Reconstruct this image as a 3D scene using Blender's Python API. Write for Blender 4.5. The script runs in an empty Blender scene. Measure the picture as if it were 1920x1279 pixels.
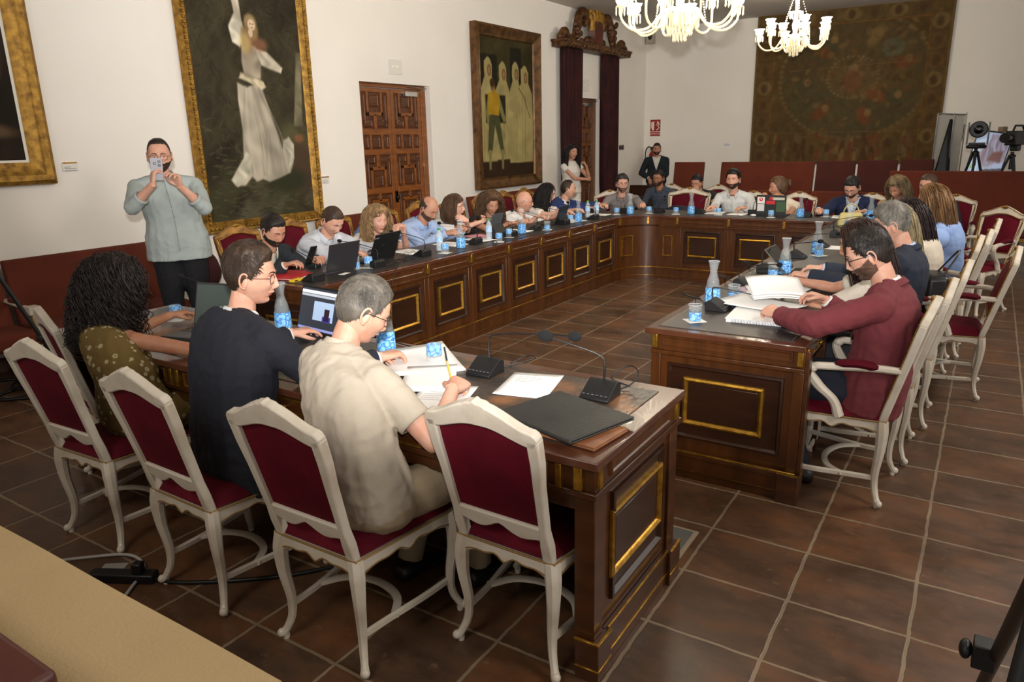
import bpy, bmesh, math, random
import numpy as np
from mathutils import Vector, Matrix, Euler
random.seed(7)
RNG = np.random.default_rng(11)
C = bpy.context.scene.collection
S = bpy.context.scene
PI = math.pi

# ------------------------------------------------------------------ camera
def cam_axes(yaw, pitch, roll):
    cy, sy, cp, sp = math.cos(yaw), math.sin(yaw), math.cos(pitch), math.sin(pitch)
    F = Vector((-sy*cp, cy*cp, -sp)); r = Vector((cy, sy, 0)); u = r.cross(F)
    cr, sr = math.cos(roll), math.sin(roll)
    return F, r*cr+u*sr, u*cr-r*sr
CF, CR, CU = cam_axes(0.57530326, 0.27011161, -0.02240374)
cam = bpy.data.cameras.new('camera'); cam.lens = 36*1361.84/1920; cam.sensor_width = 36; cam.clip_start = .02; cam.clip_end = 100
co = bpy.data.objects.new('camera', cam); C.objects.link(co); S.camera = co
M3 = Matrix((CR, CU, -CF)).transposed()
co.matrix_world = Matrix.Translation((0, 0, 1.72)) @ M3.to_4x4()

# ------------------------------------------------------------------ world, lights, exposure
W = bpy.data.worlds.new('world'); S.world = W; W.use_nodes = True
W.node_tree.nodes['Background'].inputs[0].default_value = (1.0, .975, .94, 1)
W.node_tree.nodes['Background'].inputs[1].default_value = .56
def light(name, kind, loc, energy, color=(1, .93, .83), size=1., target=None, **k):
    l = bpy.data.lights.new(name, kind); l.energy = energy; l.color = color
    if kind == 'AREA': l.size = size; l.shape = 'DISK'
    elif kind in ('POINT', 'SPOT'): l.shadow_soft_size = size
    for a, v in k.items(): setattr(l, a, v)
    o = bpy.data.objects.new(name, l); C.objects.link(o); o.location = loc
    if target is not None:
        o.rotation_euler = (Vector(target)-Vector(loc)).to_track_quat('-Z', 'Y').to_euler()
    return o
# on-camera flash just above the lens, plus added area fills that have no fixture in the room
light('flash_lamp', 'SPOT', (0.03, -.05, 1.98), 1750, (1, .98, .955), .05, (-4.2, 7.0, 3.3), spot_size=math.radians(84), spot_blend=1.)
light('fill_light_rear', 'AREA', (-1.6, -1.2, 3.7), 60, (1, .94, .86), 1.6, (-2.4, 3.0, 0))  # added soft overhead fill, stands in for light bounced off the ceiling
light('fill_light_right', 'AREA', (2.6, 2.2, 3.3), 75, (1, .93, .84), 1.4, (-1.2, 2.4, .3))  # added fill to brighten the desk faces turned right, no real fitting
light('fill_light_side', 'AREA', (1.6, 6.5, 3.7), 120, (1, .94, .86), 1.6, (-2.2, 5.5, 0))  # added overhead fill from the open right side, no real fitting
S.view_settings.view_transform = 'Standard'; S.view_settings.look = 'None'; S.view_settings.gamma = 1
S.view_settings.exposure = 0.06
S.view_settings.use_curve_mapping = False

# ------------------------------------------------------------------ materials
def lin(c):
    return tuple(((x/255.)/12.92 if x/255. <= .04045 else (((x/255.)+.055)/1.055)**2.4) for x in c)
MATS = {}
def mat(name, rgb, rough=.6, metal=0., noise=None, bump=None, spec=.5, sheen=0., coat=0., trans=0., ior=1.45, emit=None, es=1., alpha=1., coords='Object', stretch=(1, 1, 1), tint=None):
    """rgb in sRGB 0-255. noise=(scale, other rgb, low, high) mixes a second colour; bump=(scale, strength)"""
    if name in MATS: return MATS[name]
    m = bpy.data.materials.new(name); m.use_nodes = True; nt = m.node_tree; b = nt.nodes['Principled BSDF']
    I = b.inputs
    I['Base Color'].default_value = (*lin(rgb), 1); I['Roughness'].default_value = rough; I['Metallic'].default_value = metal
    I['Specular IOR Level'].default_value = spec; I['IOR'].default_value = ior; I['Alpha'].default_value = alpha
    I['Sheen Weight'].default_value = sheen; I['Coat Weight'].default_value = coat; I['Transmission Weight'].default_value = trans
    if sheen: I['Sheen Tint'].default_value = (*lin(rgb), 1)
    if emit: I['Emission Color'].default_value = (*lin(emit), 1); I['Emission Strength'].default_value = es
    if noise or bump:
        tc = nt.nodes.new('ShaderNodeTexCoord'); mp = nt.nodes.new('ShaderNodeMapping'); mp.inputs['Scale'].default_value = stretch
        nt.links.new(tc.outputs[coords], mp.inputs[0])
    if noise:
        n = nt.nodes.new('ShaderNodeTexNoise'); n.inputs['Scale'].default_value = noise[0]; n.inputs['Detail'].default_value = 5
        r = nt.nodes.new('ShaderNodeValToRGB'); lo = noise[2] if len(noise) > 2 else .35; hi = noise[3] if len(noise) > 3 else .65
        r.color_ramp.elements[0].position = lo; r.color_ramp.elements[1].position = hi
        r.color_ramp.elements[0].color = (*lin(rgb), 1); r.color_ramp.elements[1].color = (*lin(noise[1]), 1)
        nt.links.new(mp.outputs[0], n.inputs[0]); nt.links.new(n.outputs[0], r.inputs[0]); nt.links.new(r.outputs[0], I['Base Color'])
    if bump:
        n2 = nt.nodes.new('ShaderNodeTexNoise'); n2.inputs['Scale'].default_value = bump[0]; n2.inputs['Detail'].default_value = 4
        bp = nt.nodes.new('ShaderNodeBump'); bp.inputs['Strength'].default_value = bump[1]; bp.inputs['Distance'].default_value = .01
        nt.links.new(mp.outputs[0], n2.inputs[0]); nt.links.new(n2.outputs[0], bp.inputs['Height']); nt.links.new(bp.outputs[0], I['Normal'])
    MATS[name] = m; return m
def cattr(name, rough=.6, bump=None, spec=.4, coat=0.):
    """colour comes from the painted point colours of the canvas / cloth itself"""
    if name in MATS: return MATS[name]
    m = mat(name, (128, 128, 128), rough, bump=bump, spec=spec, coat=coat); nt = m.node_tree
    a = nt.nodes.new('ShaderNodeVertexColor'); a.layer_name = 'paint'
    nt.links.new(a.outputs[0], nt.nodes['Principled BSDF'].inputs['Base Color']); return m

m_wood = mat('mahogany', (78, 42, 16), .34, noise=(3, (48, 25, 9), .3, .75), bump=(60, .04), stretch=(1, 1, 6), coat=.12)
m_woodh = mat('mahogany_rail', (84, 46, 17), .32, noise=(3, (56, 29, 10), .3, .75), bump=(60, .04), stretch=(6, 6, 1), coat=.14)
m_woodd = mat('mahogany_dark_panel', (52, 27, 12), .32, noise=(3, (36, 18, 9), .3, .75), stretch=(1, 1, 6), coat=.25)
m_woodt = mat('mahogany_top', (92, 54, 36), .25, noise=(4, (64, 34, 22), .3, .75), bump=(40, .05), coat=.4)
m_gold = mat('gilt', (190, 145, 55), .33, .85, noise=(30, (140, 98, 34), .35, .7), bump=(80, .1))
m_goldm = mat('gilt_matte', (172, 130, 52), .5, .55, noise=(18, (112, 78, 30), .35, .7), bump=(60, .3))
m_leather = mat('dark_leather', (46, 42, 40), .42, noise=(7, (70, 58, 48), .45, .8), bump=(90, .12))
m_white = mat('painted_cream', (206, 196, 180), .42, noise=(9, (186, 172, 152), .45, .75), bump=(30, .08), coat=.1)
m_velvet = mat('crimson_velvet', (94, 7, 27), .8, noise=(5, (66, 4, 17), .3, .75), bump=(140, .15), sheen=.05, spec=.2)
m_glass = mat('clear_glass', (250, 252, 252), .02, trans=1., ior=1.3, spec=.5)
m_thin = mat('thin_glass', (235, 242, 245), .03, spec=.9, alpha=.07)
m_black = mat('black_plastic', (20, 20, 21), .45, bump=(200, .05))
m_blackg = mat('glossy_black', (10, 10, 12), .15)
m_foam = mat('black_foam', (14, 14, 16), .95, bump=(400, .4))
m_steel = mat('brushed_steel', (170, 170, 168), .3, .9)
m_paper = mat('white_paper', (236, 234, 230), .8)
m_ink = mat('print_grey', (120, 122, 128), .8)

# ------------------------------------------------------------------ mesh helpers
def tag(o, label=None, cat=None, group=None, kind=None):
    if label: o['label'] = label
    if cat: o['category'] = cat
    if group: o['group'] = group
    if kind: o['kind'] = kind
    return o
def empty(name, loc=(0, 0, 0), rz=0, label=None, cat=None, group=None):
    o = bpy.data.objects.new(name, None); C.objects.link(o); o.location = loc; o.rotation_euler = (0, 0, rz)
    o.empty_display_size = .05
    return tag(o, label, cat, group)
def copy_tree(o, parent=None, **k):
    c = o.copy(); C.objects.link(c)
    if parent is not None: c.parent = parent
    for ch in list(o.children): copy_tree(ch, c)
    return c
def rotz(a): return np.array([[math.cos(a), -math.sin(a), 0], [math.sin(a), math.cos(a), 0], [0, 0, 1.]])
def rotx(a): return np.array([[1, 0, 0], [0, math.cos(a), -math.sin(a)], [0, math.sin(a), math.cos(a)]])
def roty(a): return np.array([[math.cos(a), 0, math.sin(a)], [0, 1, 0], [-math.sin(a), 0, math.cos(a)]])
def nrm(v): v = np.asarray(v, float); return v/(np.linalg.norm(v)+1e-12)
def crom(pts, n):
    """Catmull-Rom resample of control points"""
    P = np.asarray(pts, float); P = np.vstack([2*P[0]-P[1], P, 2*P[-1]-P[-2]]); out = []
    m = len(P)-3
    for t in np.linspace(0, m, n):
        i = min(int(t), m-1); u = t-i; a, b, c, d = P[i:i+4]
        out.append(.5*((2*b)+(c-a)*u+(2*a-5*b+4*c-d)*u*u+(3*b-a-3*c+d)*u**3))
    return np.array(out)

class MB:
    def __init__(s): s.v = []; s.f = []; s.m = []; s.n = 0
    def add(s, V, F, m=0):
        V = np.asarray(V, float).reshape(-1, 3)
        s.v.append(V)
        for i, f in enumerate(F):
            s.f.append(tuple(int(x)+s.n for x in f)); s.m.append(m if np.isscalar(m) else int(m[i]))
        s.n += len(V); return s
    def merge(s, o, R=None, t=(0, 0, 0)):
        V = np.vstack(o.v); V = V if R is None else V@np.asarray(R).T
        s.v.append(V+np.asarray(t)); s.f += [tuple(x+s.n for x in f) for f in o.f]; s.m += o.m; s.n += len(V); return s
    def box(s, c, d, m=0, R=None, taper=None):
        x, y, z = [q/2 for q in d]
        V = np.array([(-x, -y, -z), (x, -y, -z), (x, y, -z), (-x, y, -z), (-x, -y, z), (x, -y, z), (x, y, z), (-x, y, z)])
        if taper: V[4:, :2] *= taper
        if R is not None: V = V@np.asarray(R).T
        return s.add(V+np.asarray(c), [(0, 3, 2, 1), (4, 5, 6, 7), (0, 1, 5, 4), (1, 2, 6, 5), (2, 3, 7, 6), (3, 0, 4, 7)], m)
    def bx(s, x0, x1, y0, y1, z0, z1, m=0): return s.box(((x0+x1)/2, (y0+y1)/2, (z0+z1)/2), (abs(x1-x0), abs(y1-y0), abs(z1-z0)), m)
    def loft(s, rings, m=0, caps=True, closed=True):
        n = len(rings[0]); V = np.vstack(rings); F = []
        for i in range(len(rings)-1):
            for j in range(n if closed else n-1):
                k = (j+1) % n; F.append((i*n+j, i*n+k, (i+1)*n+k, (i+1)*n+j))
        if caps and closed:
            F.append(tuple(range(n-1, -1, -1))); F.append(tuple(range((len(rings)-1)*n, len(rings)*n)))
        return s.add(V, F, m)
    def tube(s, path, r, n=8, m=0, caps=True, up=None, sq=0, closed=False):
        P = np.asarray(path, float); N = len(P); r = np.asarray(r, float)
        if r.ndim == 0: r = np.full((N, 2), float(r))
        elif r.ndim == 1 and len(r) == 2 and N != 2: r = np.tile(r, (N, 1))
        elif r.ndim == 1: r = np.stack([r, r], 1) if len(r) == N else np.stack([np.interp(np.linspace(0, 1, N), np.linspace(0, 1, len(r)), r)]*2, 1)
        T = np.gradient(P, axis=0) if N > 2 else np.tile(P[1]-P[0], (2, 1))
        if closed: T = np.roll(P, -1, 0)-np.roll(P, 1, 0)
        T /= np.linalg.norm(T, axis=1)[:, None]+1e-12
        u = np.array(up, float) if up is not None else (np.array([0, 0, 1.]) if abs(T[0][2]) < .9 else np.array([0, 1., 0]))
        a = np.linspace(0, 2*PI, n, endpoint=False)+(PI/n if sq else 0); ca, sa = np.cos(a), np.sin(a)
        if sq: q = 1/np.maximum(abs(ca), abs(sa)); q = 1+(q-1)*sq; ca, sa = ca*q, sa*q
        rings = []; x = None
        for i in range(N):
            if up is not None or x is None: x = np.cross(u, T[i])
            else: x = x-T[i]*(x@T[i])
            if np.linalg.norm(x) < 1e-6: x = np.cross([1., 0, 0], T[i])
            x = x/np.linalg.norm(x); y = np.cross(T[i], x)
            rings.append(P[i]+np.outer(ca*r[i, 0], x)+np.outer(sa*r[i, 1], y))
        if closed: rings.append(rings[0]); caps = False
        return s.loft(rings, m, caps)
    def lathe(s, prof, n=24, m=0, c=(0, 0, 0), R=None, caps=True):
        a = np.linspace(0, 2*PI, n, endpoint=False)
        rings = [np.stack([rr*np.cos(a), rr*np.sin(a), np.full(n, z)], 1) for rr, z in prof]
        if R is not None: rings = [q@np.asarray(R).T for q in rings]
        return s.loft([q+np.asarray(c) for q in rings], m, caps)
    def ell(s, c, r, m=0, n=16, k=10, R=None):
        r = (r, r, r) if np.isscalar(r) else r
        th = np.linspace(0.02, PI-.02, k); rings = []
        a = np.linspace(0, 2*PI, n, endpoint=False)
        for t in th[::-1]:
            V = np.stack([r[0]*math.sin(t)*np.cos(a), r[1]*math.sin(t)*np.sin(a), np.full(n, r[2]*math.cos(t))], 1)
            if R is not None: V = V@np.asarray(R).T
            rings.append(V+np.asarray(c))
        return s.loft(rings, m)
    def prism(s, poly, o, ax, ay, h, m=0):
        """polygon (2-D, ccw) in the plane o + x*ax + y*ay, extruded h along ax x ay"""
        ax, ay, o = np.asarray(ax, float), np.asarray(ay, float), np.asarray(o, float); az = np.cross(ax, ay)
        P = np.asarray(poly, float); n = len(P); A = o+np.outer(P[:, 0], ax)+np.outer(P[:, 1], ay)
        V = np.vstack([A, A+az*h]); F = [tuple(range(n-1, -1, -1)), tuple(range(n, 2*n))]+[(i, (i+1) % n, n+(i+1) % n, n+i) for i in range(n)]
        return s.add(V, F, m)
    def strip(s, A, B, o, ax, ay, h, m=0):
        """solid band between two 2-D polylines A and B (same length), extruded h along ax x ay"""
        ax, ay, o = np.asarray(ax, float), np.asarray(ay, float), np.asarray(o, float); az = np.cross(ax, ay)
        A = np.asarray(A, float); B = np.asarray(B, float)
        f = lambda P: o+np.outer(P[:, 0], ax)+np.outer(P[:, 1], ay)
        a, b = f(A), f(B)
        rings = [np.array([a[i], b[i], b[i]+az*h, a[i]+az*h]) for i in range(len(a))]
        return s.loft(rings, m)
    def frame(s, o, ax, ay, w, h, prof, m=0):
        """mitred moulding round a w x h rectangle; prof = list of (inward offset, height)"""
        ax, ay, o = np.asarray(ax, float), np.asarray(ay, float), np.asarray(o, float); az = np.cross(ax, ay)
        rings = []
        for d, z in prof:
            rings.append(np.array([o+ax*x+ay*y+az*z for x, y in ((d, d), (w-d, d), (w-d, h-d), (d, h-d))]))
        return s.loft(rings, m, caps=False)
    def grid(s, G, m=0, closed_u=False):
        """G[i][j] points"""
        G = np.asarray(G, float); a, b = G.shape[:2]; F = []
        for i in range(a-1):
            for j in range(b-1): F.append((i*b+j, i*b+j+1, (i+1)*b+j+1, (i+1)*b+j))
        return s.add(G.reshape(-1, 3), F, m)
    def arr(s): return np.vstack(s.v)
    def build(s, name, mats, parent=None, smooth=True, bevel=0, seg=2, sub=0, angle=40, loc=None, col=None, solid=0):
        me = bpy.data.meshes.new(name); V = np.vstack(s.v)
        me.from_pydata(V.tolist(), [], s.f)
        mats = mats if isinstance(mats, (list, tuple)) else [mats]
        for q in mats: me.materials.append(q)
        if len(mats) > 1: me.polygons.foreach_set('material_index', s.m)
        if col is not None:
            ca = me.color_attributes.new('paint', 'FLOAT_COLOR', 'POINT')
            ca.data.foreach_set('color', np.hstack([col, np.ones((len(col), 1))]).astype(np.float32).ravel())
        if smooth: me.polygons.foreach_set('use_smooth', [True]*len(me.polygons))
        me.update()
        if smooth and angle: 
            try: me.set_sharp_from_angle(angle=math.radians(angle))
            except Exception: pass
        o = bpy.data.objects.new(name, me); C.objects.link(o)
        if parent is not None: o.parent = parent
        if loc is not None: o.location = loc
        if solid: q = o.modifiers.new('s', 'SOLIDIFY'); q.thickness = solid; q.offset = 0
        if bevel:
            q = o.modifiers.new('b', 'BEVEL'); q.width = bevel; q.segments = seg; q.limit_method = 'ANGLE'; q.angle_limit = math.radians(35)
        if sub: q = o.modifiers.new('u', 'SUBSURF'); q.levels = sub; q.render_levels = sub
        return o

def remesh(mb, vox, smooth=6, fac=.5):
    """union of the overlapping solids in mb as one continuous skin; returns verts, faces"""
    me = bpy.data.meshes.new('t'); me.from_pydata(mb.arr().tolist(), [], mb.f); o = bpy.data.objects.new('t', me); C.objects.link(o)
    q = o.modifiers.new('r', 'REMESH'); q.mode = 'VOXEL'; q.voxel_size = vox
    if smooth: w = o.modifiers.new('w', 'SMOOTH'); w.iterations = smooth; w.factor = fac
    dg = bpy.context.evaluated_depsgraph_get(); e = o.evaluated_get(dg); m2 = e.to_mesh()
    V = np.empty(len(m2.vertices)*3); m2.vertices.foreach_get('co', V); F = [tuple(p.vertices) for p in m2.polygons]
    e.to_mesh_clear(); bpy.data.objects.remove(o); bpy.data.meshes.remove(me)
    return V.reshape(-1, 3), F
def normals(V, F):
    N = np.zeros_like(V); Fa = np.array([f[:4] if len(f) > 3 else (*f, f[2]) for f in F])
    n = np.cross(V[Fa[:, 2]]-V[Fa[:, 0]], V[Fa[:, 3]]-V[Fa[:, 1]]) 
    for k in range(4): np.add.at(N, Fa[:, k], n)
    return N/(np.linalg.norm(N, axis=1)[:, None]+1e-12)
_wr = np.random.default_rng(3); _WD = _wr.normal(size=(14, 3)); _WD /= np.linalg.norm(_WD, axis=1)[:, None]; _WP = _wr.uniform(0, 6.28, 14)
def wnoise(V, sc, seed=0):
    """smooth pseudo noise -1..1 from warped sines"""
    P = V*sc+seed*7.3; Q = P+.9*np.sin(P[:, [1, 2, 0]]*1.3+_WP[seed % 10]); r = 0
    for i in range(7): r = r+np.sin(Q@_WD[(i+seed) % 14]*(1+.35*i)+_WP[i])/(1+.3*i)
    return r/3.2
def smooth01(x, a, b): t = np.clip((x-a)/(b-a), 0, 1); return t*t*(3-2*t)
def text(body, size, loc, rot, material, name='lettering', parent=None, ext=.0006, align='CENTER', sx=1.):
    cu = bpy.data.curves.new(name, 'FONT'); cu.body = body; cu.size = size; cu.align_x = align; cu.align_y = 'CENTER'; cu.extrude = ext
    o = bpy.data.objects.new(name, cu); C.objects.link(o)
    dg = bpy.context.evaluated_depsgraph_get(); me = bpy.data.meshes.new_from_object(o.evaluated_get(dg)); bpy.data.objects.remove(o)
    me.materials.clear(); me.materials.append(material); o = bpy.data.objects.new(name, me); C.objects.link(o)
    o.location = loc; o.rotation_euler = rot; o.scale = (sx, 1, 1)
    if parent is not None: o.parent = parent
    return o
# ================================================================== ROOM
XW, YF, ZC = -6.5, 15.55, 3.92
m_wall = mat('white_plaster', (240, 234, 225), .9, noise=(1.2, (234, 227, 217), .3, .8), bump=(9, .10))
m_ceil = mat('ceiling_plaster', (198, 192, 182), .95)
# terracotta floor: tile grid 0.41 x 0.384 m with pale uneven grout
mf = mat('terracotta_floor', (96, 62, 40), .3, coat=.0); nt = mf.node_tree; b = nt.nodes['Principled BSDF']
def N(t, **k):
    n = nt.nodes.new(t)
    for a, v in k.items():
        if a in n.inputs: n.inputs[a].default_value = v
        else: setattr(n, a, v)
    return n
tc = N('ShaderNodeTexCoord'); mp = N('ShaderNodeMapping'); mp.inputs['Location'].default_value = (.845+.41*30, -2.588+.384*60, 0)
nz = N('ShaderNodeTexNoise', Scale=7., Detail=7., Roughness=.62); vm = N('ShaderNodeVectorMath', operation='MULTIPLY_ADD'); vm.inputs[1].default_value = (.020, .020, 0)
nt.links.new(tc.outputs['Object'], nz.inputs[0]); nt.links.new(nz.outputs['Color'], vm.inputs[0]); nt.links.new(tc.outputs['Object'], vm.inputs[2])
nt.links.new(vm.outputs[0], mp.inputs[0])
bk = N('ShaderNodeTexBrick', offset=0., squash=1.); bk.inputs['Scale'].default_value = 1; bk.inputs['Brick Width'].default_value = .41
bk.inputs['Row Height'].default_value = .384; bk.inputs['Mortar Size'].default_value = .0078; bk.inputs['Mortar Smooth'].default_value = .35
bk.inputs['Color1'].default_value = (*lin((112, 72, 42)), 1); bk.inputs['Color2'].default_value = (*lin((78, 60, 48)), 1); bk.inputs['Mortar'].default_value = (*lin((142, 126, 104)), 1)
nt.links.new(mp.outputs[0], bk.inputs[0])
n1 = N('ShaderNodeTexNoise', Scale=2.6, Detail=8., Roughness=.65); nt.links.new(tc.outputs['Object'], n1.inputs[0])
r1 = N('ShaderNodeValToRGB'); r1.color_ramp.elements[0].position = .3; r1.color_ramp.elements[1].position = .72
r1.color_ramp.elements[0].color = (.42, .42, .44, 1); r1.color_ramp.elements[1].color = (1.2, 1.1, 1.0, 1)
nt.links.new(n1.outputs[0], r1.inputs[0])
mx = N('ShaderNodeMix', data_type='RGBA', blend_type='MULTIPLY'); mx.inputs[0].default_value = .75
n5 = N('ShaderNodeTexNoise', Scale=4.2, Detail=9., Roughness=.7); mp5 = N('ShaderNodeMapping'); mp5.inputs['Scale'].default_value = (.7, 1.6, 1); nt.links.new(tc.outputs['Object'], mp5.inputs[0]); nt.links.new(mp5.outputs[0], n5.inputs[0])
r5 = N('ShaderNodeValToRGB'); e5 = r5.color_ramp.elements; e5[0].position = .36; e5[0].color = (*lin((62, 50, 42)), 1); e5[1].position = .66; e5[1].color = (*lin((124, 80, 50)), 1); q5 = e5.new(.5); q5.color = (*lin((94, 73, 56)), 1)
nt.links.new(n5.outputs[0], r5.inputs[0]); mx5 = N('ShaderNodeMix', data_type='RGBA'); mx5.inputs[0].default_value = .55
iv = N('ShaderNodeMath', operation='MULTIPLY_ADD'); iv.inputs[1].default_value = -.5; iv.inputs[2].default_value = .55; nt.links.new(bk.outputs['Fac'], iv.inputs[0]); nt.links.new(iv.outputs[0], mx5.inputs[0])
nt.links.new(bk.outputs[0], mx5.inputs[6]); nt.links.new(r5.outputs[0], mx5.inputs[7]); nt.links.new(mx5.outputs[2], mx.inputs[6]); nt.links.new(r1.outputs[0], mx.inputs[7])
n3 = N('ShaderNodeTexNoise', Scale=14., Detail=6., Roughness=.7); nt.links.new(tc.outputs['Object'], n3.inputs[0])
r3 = N('ShaderNodeValToRGB'); r3.color_ramp.elements[0].position = .60; r3.color_ramp.elements[1].position = .72
nt.links.new(n3.outputs[0], r3.inputs[0])
mx2 = N('ShaderNodeMix', data_type='RGBA'); mx2.inputs[7].default_value = (*lin((128, 106, 84)), 1)
mu = N('ShaderNodeMath', operation='MULTIPLY'); mu.inputs[1].default_value = .5
nt.links.new(r3.outputs[0], mu.inputs[0]); nt.links.new(mu.outputs[0], mx2.inputs[0]); nt.links.new(mx.outputs[2], mx2.inputs[6])
nt.links.new(mx2.outputs[2], b.inputs['Base Color'])
r2 = N('ShaderNodeMapRange'); r2.inputs[1].default_value = .3; r2.inputs[2].default_value = .7; r2.inputs[3].default_value = .22; r2.inputs[4].default_value = .5
nt.links.new(n1.outputs[0], r2.inputs[0]); nt.links.new(r2.outputs[0], b.inputs['Roughness'])
bp = N('ShaderNodeBump'); bp.inputs['Strength'].default_value = .35; bp.inputs['Distance'].default_value = .006
ad = N('ShaderNodeMath', operation='SUBTRACT'); nt.links.new(n1.outputs[0], ad.inputs[0]); nt.links.new(bk.outputs['Fac'], ad.inputs[1])
nt.links.new(ad.outputs[0], bp.inputs['Height']); nt.links.new(bp.outputs[0], b.inputs['Normal'])

def struct(o): o['kind'] = 'structure'; return o
m = MB(); m.bx(XW-.2, 5.5, -4, YF+.2, -.1, 0); struct(m.build('floor', mf, smooth=False))
m = MB(); m.bx(XW-.2, 5.5, -4, YF+.2, ZC, ZC+.1); struct(m.build('ceiling', m_ceil, smooth=False))
m = MB(); m.bx(XW, 5.5, YF, YF+.2, 0, ZC); struct(m.build('wall_far', m_wall, smooth=False))
# left wall with two door openings
D1, D2, DH, DH2 = (6.78, 8.12), (12.2, 13.32), 2.44, 2.44
m = MB()
for y0, y1, z0 in ((-4, D1[0], 0), (D1[1], D2[0], 0), (D2[1], YF+.2, 0), (D1[0], D1[1], DH), (D2[0], D2[1], DH2)): m.bx(XW-.45, XW, y0, y1, z0, ZC)
struct(m.build('wall_left', m_wall, smooth=False))
m = MB(); m.bx(XW, XW+.02, -4, D1[0], 0, .12); struct(m.build('baseboard_left', mat('brown_tile_skirting', (86, 62, 48), .6, noise=(8, (66, 46, 36))), smooth=False, bevel=.004))
m = MB(); m.bx(XW, 5.5, YF-.02, YF, 0, .12); struct(m.build('baseboard_far', MATS['brown_tile_skirting'], smooth=False, bevel=.004))
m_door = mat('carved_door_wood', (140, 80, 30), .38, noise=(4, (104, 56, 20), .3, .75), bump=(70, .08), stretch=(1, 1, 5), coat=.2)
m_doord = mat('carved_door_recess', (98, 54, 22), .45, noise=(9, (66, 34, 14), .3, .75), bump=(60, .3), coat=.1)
def door(name, y0, y1, zt, xf, wood, dark):
    """double leaf with Spanish coffered panels; front face at x = xf, seen from +X"""
    root = empty(name, (xf, (y0+y1)/2, 0)); root['kind'] = 'structure'
    w = y1-y0
    f = MB(); f.bx(-.06, .02, -w/2, -w/2+.05, 0, zt); f.bx(-.06, .02, w/2-.10, w/2, 0, zt); f.bx(-.06, .02, -w/2+.05, w/2-.10, zt-.05, zt)
    f.build('door_frame', wood, root, bevel=.006)
    lw = (w-.15)/2
    for k in (0, 1):
        a = -w/2+.05+k*lw; L = lw-.008
        lf = MB(); lf.bx(-.05, -.012, a, a+L, 0.01, zt-.055); 
        p = MB()
        def raise_(u0, u1, v0, v1, mb=p, mi=0, h=.018):
            o = (-.012, a+u0*L, v0*zt); W_, H_ = (u1-u0)*L, (v1-v0)*zt
            mb.frame(o, (0, 1, 0), (0, 0, 1), W_, H_, [(0, 0), (.006, h*.9), (.012, h), (.02, h*.5), (min(W_, H_)*.32, h*.65)], mi)
            oo = np.array(o)+[h*.65, min(W_, H_)*.32, min(W_, H_)*.32]
            mb.bx(oo[0]-.01, oo[0], oo[1], o[1]+W_-min(W_, H_)*.32, oo[2], o[2]+H_-min(W_, H_)*.32, mi)
        # rails around recesses (raised ribs)
        ribs = MB()
        def rib(u0, u1, v0, v1): ribs.bx(-.012, .012, a+u0*L, a+u1*L, v0*zt, v1*zt)
        rows = [(.775, .955, 'T'), (.672, .745, 'S'), (.475, .645, 'U'), (.165, .445, 'C'), (.03, .14, 'S')]
        rib(0, .10, .005, .975); rib(.90, 1, .005, .975); rib(.1, .9, .955, .975)
        for i in range(len(rows)-1): rib(.1, .9, rows[i+1][1], rows[i][0])
        rib(.1, .9, .005, .03)
        for v0, v1, t in rows:
            h = v1-v0
            if t in 'TU':
                fl = (lambda q: v0+q*h) if t == 'T' else (lambda q: v1-q*h)
                def R(u0, u1, q0, q1, fn):
                    A, B = sorted((fl(q0), fl(q1))); fn(u0, u1, A, B)
                R(.36, .64, .60, .95, raise_)
                R(.12, .22, .10, .96, raise_); R(.78, .88, .10, .96, raise_); R(.12, .42, .04, .26, raise_); R(.58, .88, .04, .26, raise_)
                R(.26, .31, .36, 1, rib); R(.69, .74, .36, 1, rib); R(.26, .74, .36, .46, rib); R(.46, .54, 0, .4, rib)
            elif t == 'S':
                for u0, u1 in ((.12, .26), (.38, .62), (.74, .88)): raise_(u0, u1, v0+.08*h, v1-.08*h)
                rib(.29, .35, v0, v1); rib(.65, .71, v0, v1)
            else:
                raise_(.32, .68, v0+.2*h, v1-.2*h, h=.03)
                for u in (.12, .82): raise_(u, u+.06, v0+.3*h, v1-.03*h); raise_(u, u+.06, v0+.03*h, v0+.24*h)
                for q in (.9, .02): raise_(.18, .45, v0+q*h, v0+(q+.08)*h); raise_(.55, .82, v0+q*h, v0+(q+.08)*h)
                for q in (.14, .84): rib(.24, .76, v0+q*h-.002, v0+q*h+.004*4)
                rib(.24, .28, v0+.14*h, v0+.86*h); rib(.72, .76, v0+.14*h, v0+.86*h); rib(.47, .53, v0+.86*h, v1); rib(.47, .53, v0, v0+.14*h)
                # carved central panel
                for q in range(26):
                    uu, vv = random.uniform(.36, .64), random.uniform(v0+.25*h, v1-.25*h)
                    p.ell((.012, a+uu*L, vv*zt), (.012, random.uniform(.01, .03), random.uniform(.015, .045)), 0, 8, 6, rotx(random.uniform(-1, 1)))
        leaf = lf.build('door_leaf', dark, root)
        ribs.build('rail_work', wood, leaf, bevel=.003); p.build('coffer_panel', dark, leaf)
    h = MB(); h.bx(.0, .05, w/2-.44, w/2-.2, zt-.14, zt-.08); h.tube([(.03, w/2-.2, zt-.1), (.06, w/2-.02, zt-.03)], .006); h.tube([(.06, w/2-.02, zt-.03), (.04, w/2-.40, zt-.02)], .006)
    h.build('door_closer', m_steel, root, bevel=.003)
    k = MB(); k.ell((.035, -.02, 1.02), (.03, .03, .03)); k.bx(-.01, .012, -.05, .01, .95, 1.1); k.build('door_handle', mat('dark_iron', (40, 34, 30), .5, .6), root)
door('door_1', D1[0], D1[1], DH, XW-.1, m_door, m_doord)
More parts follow.
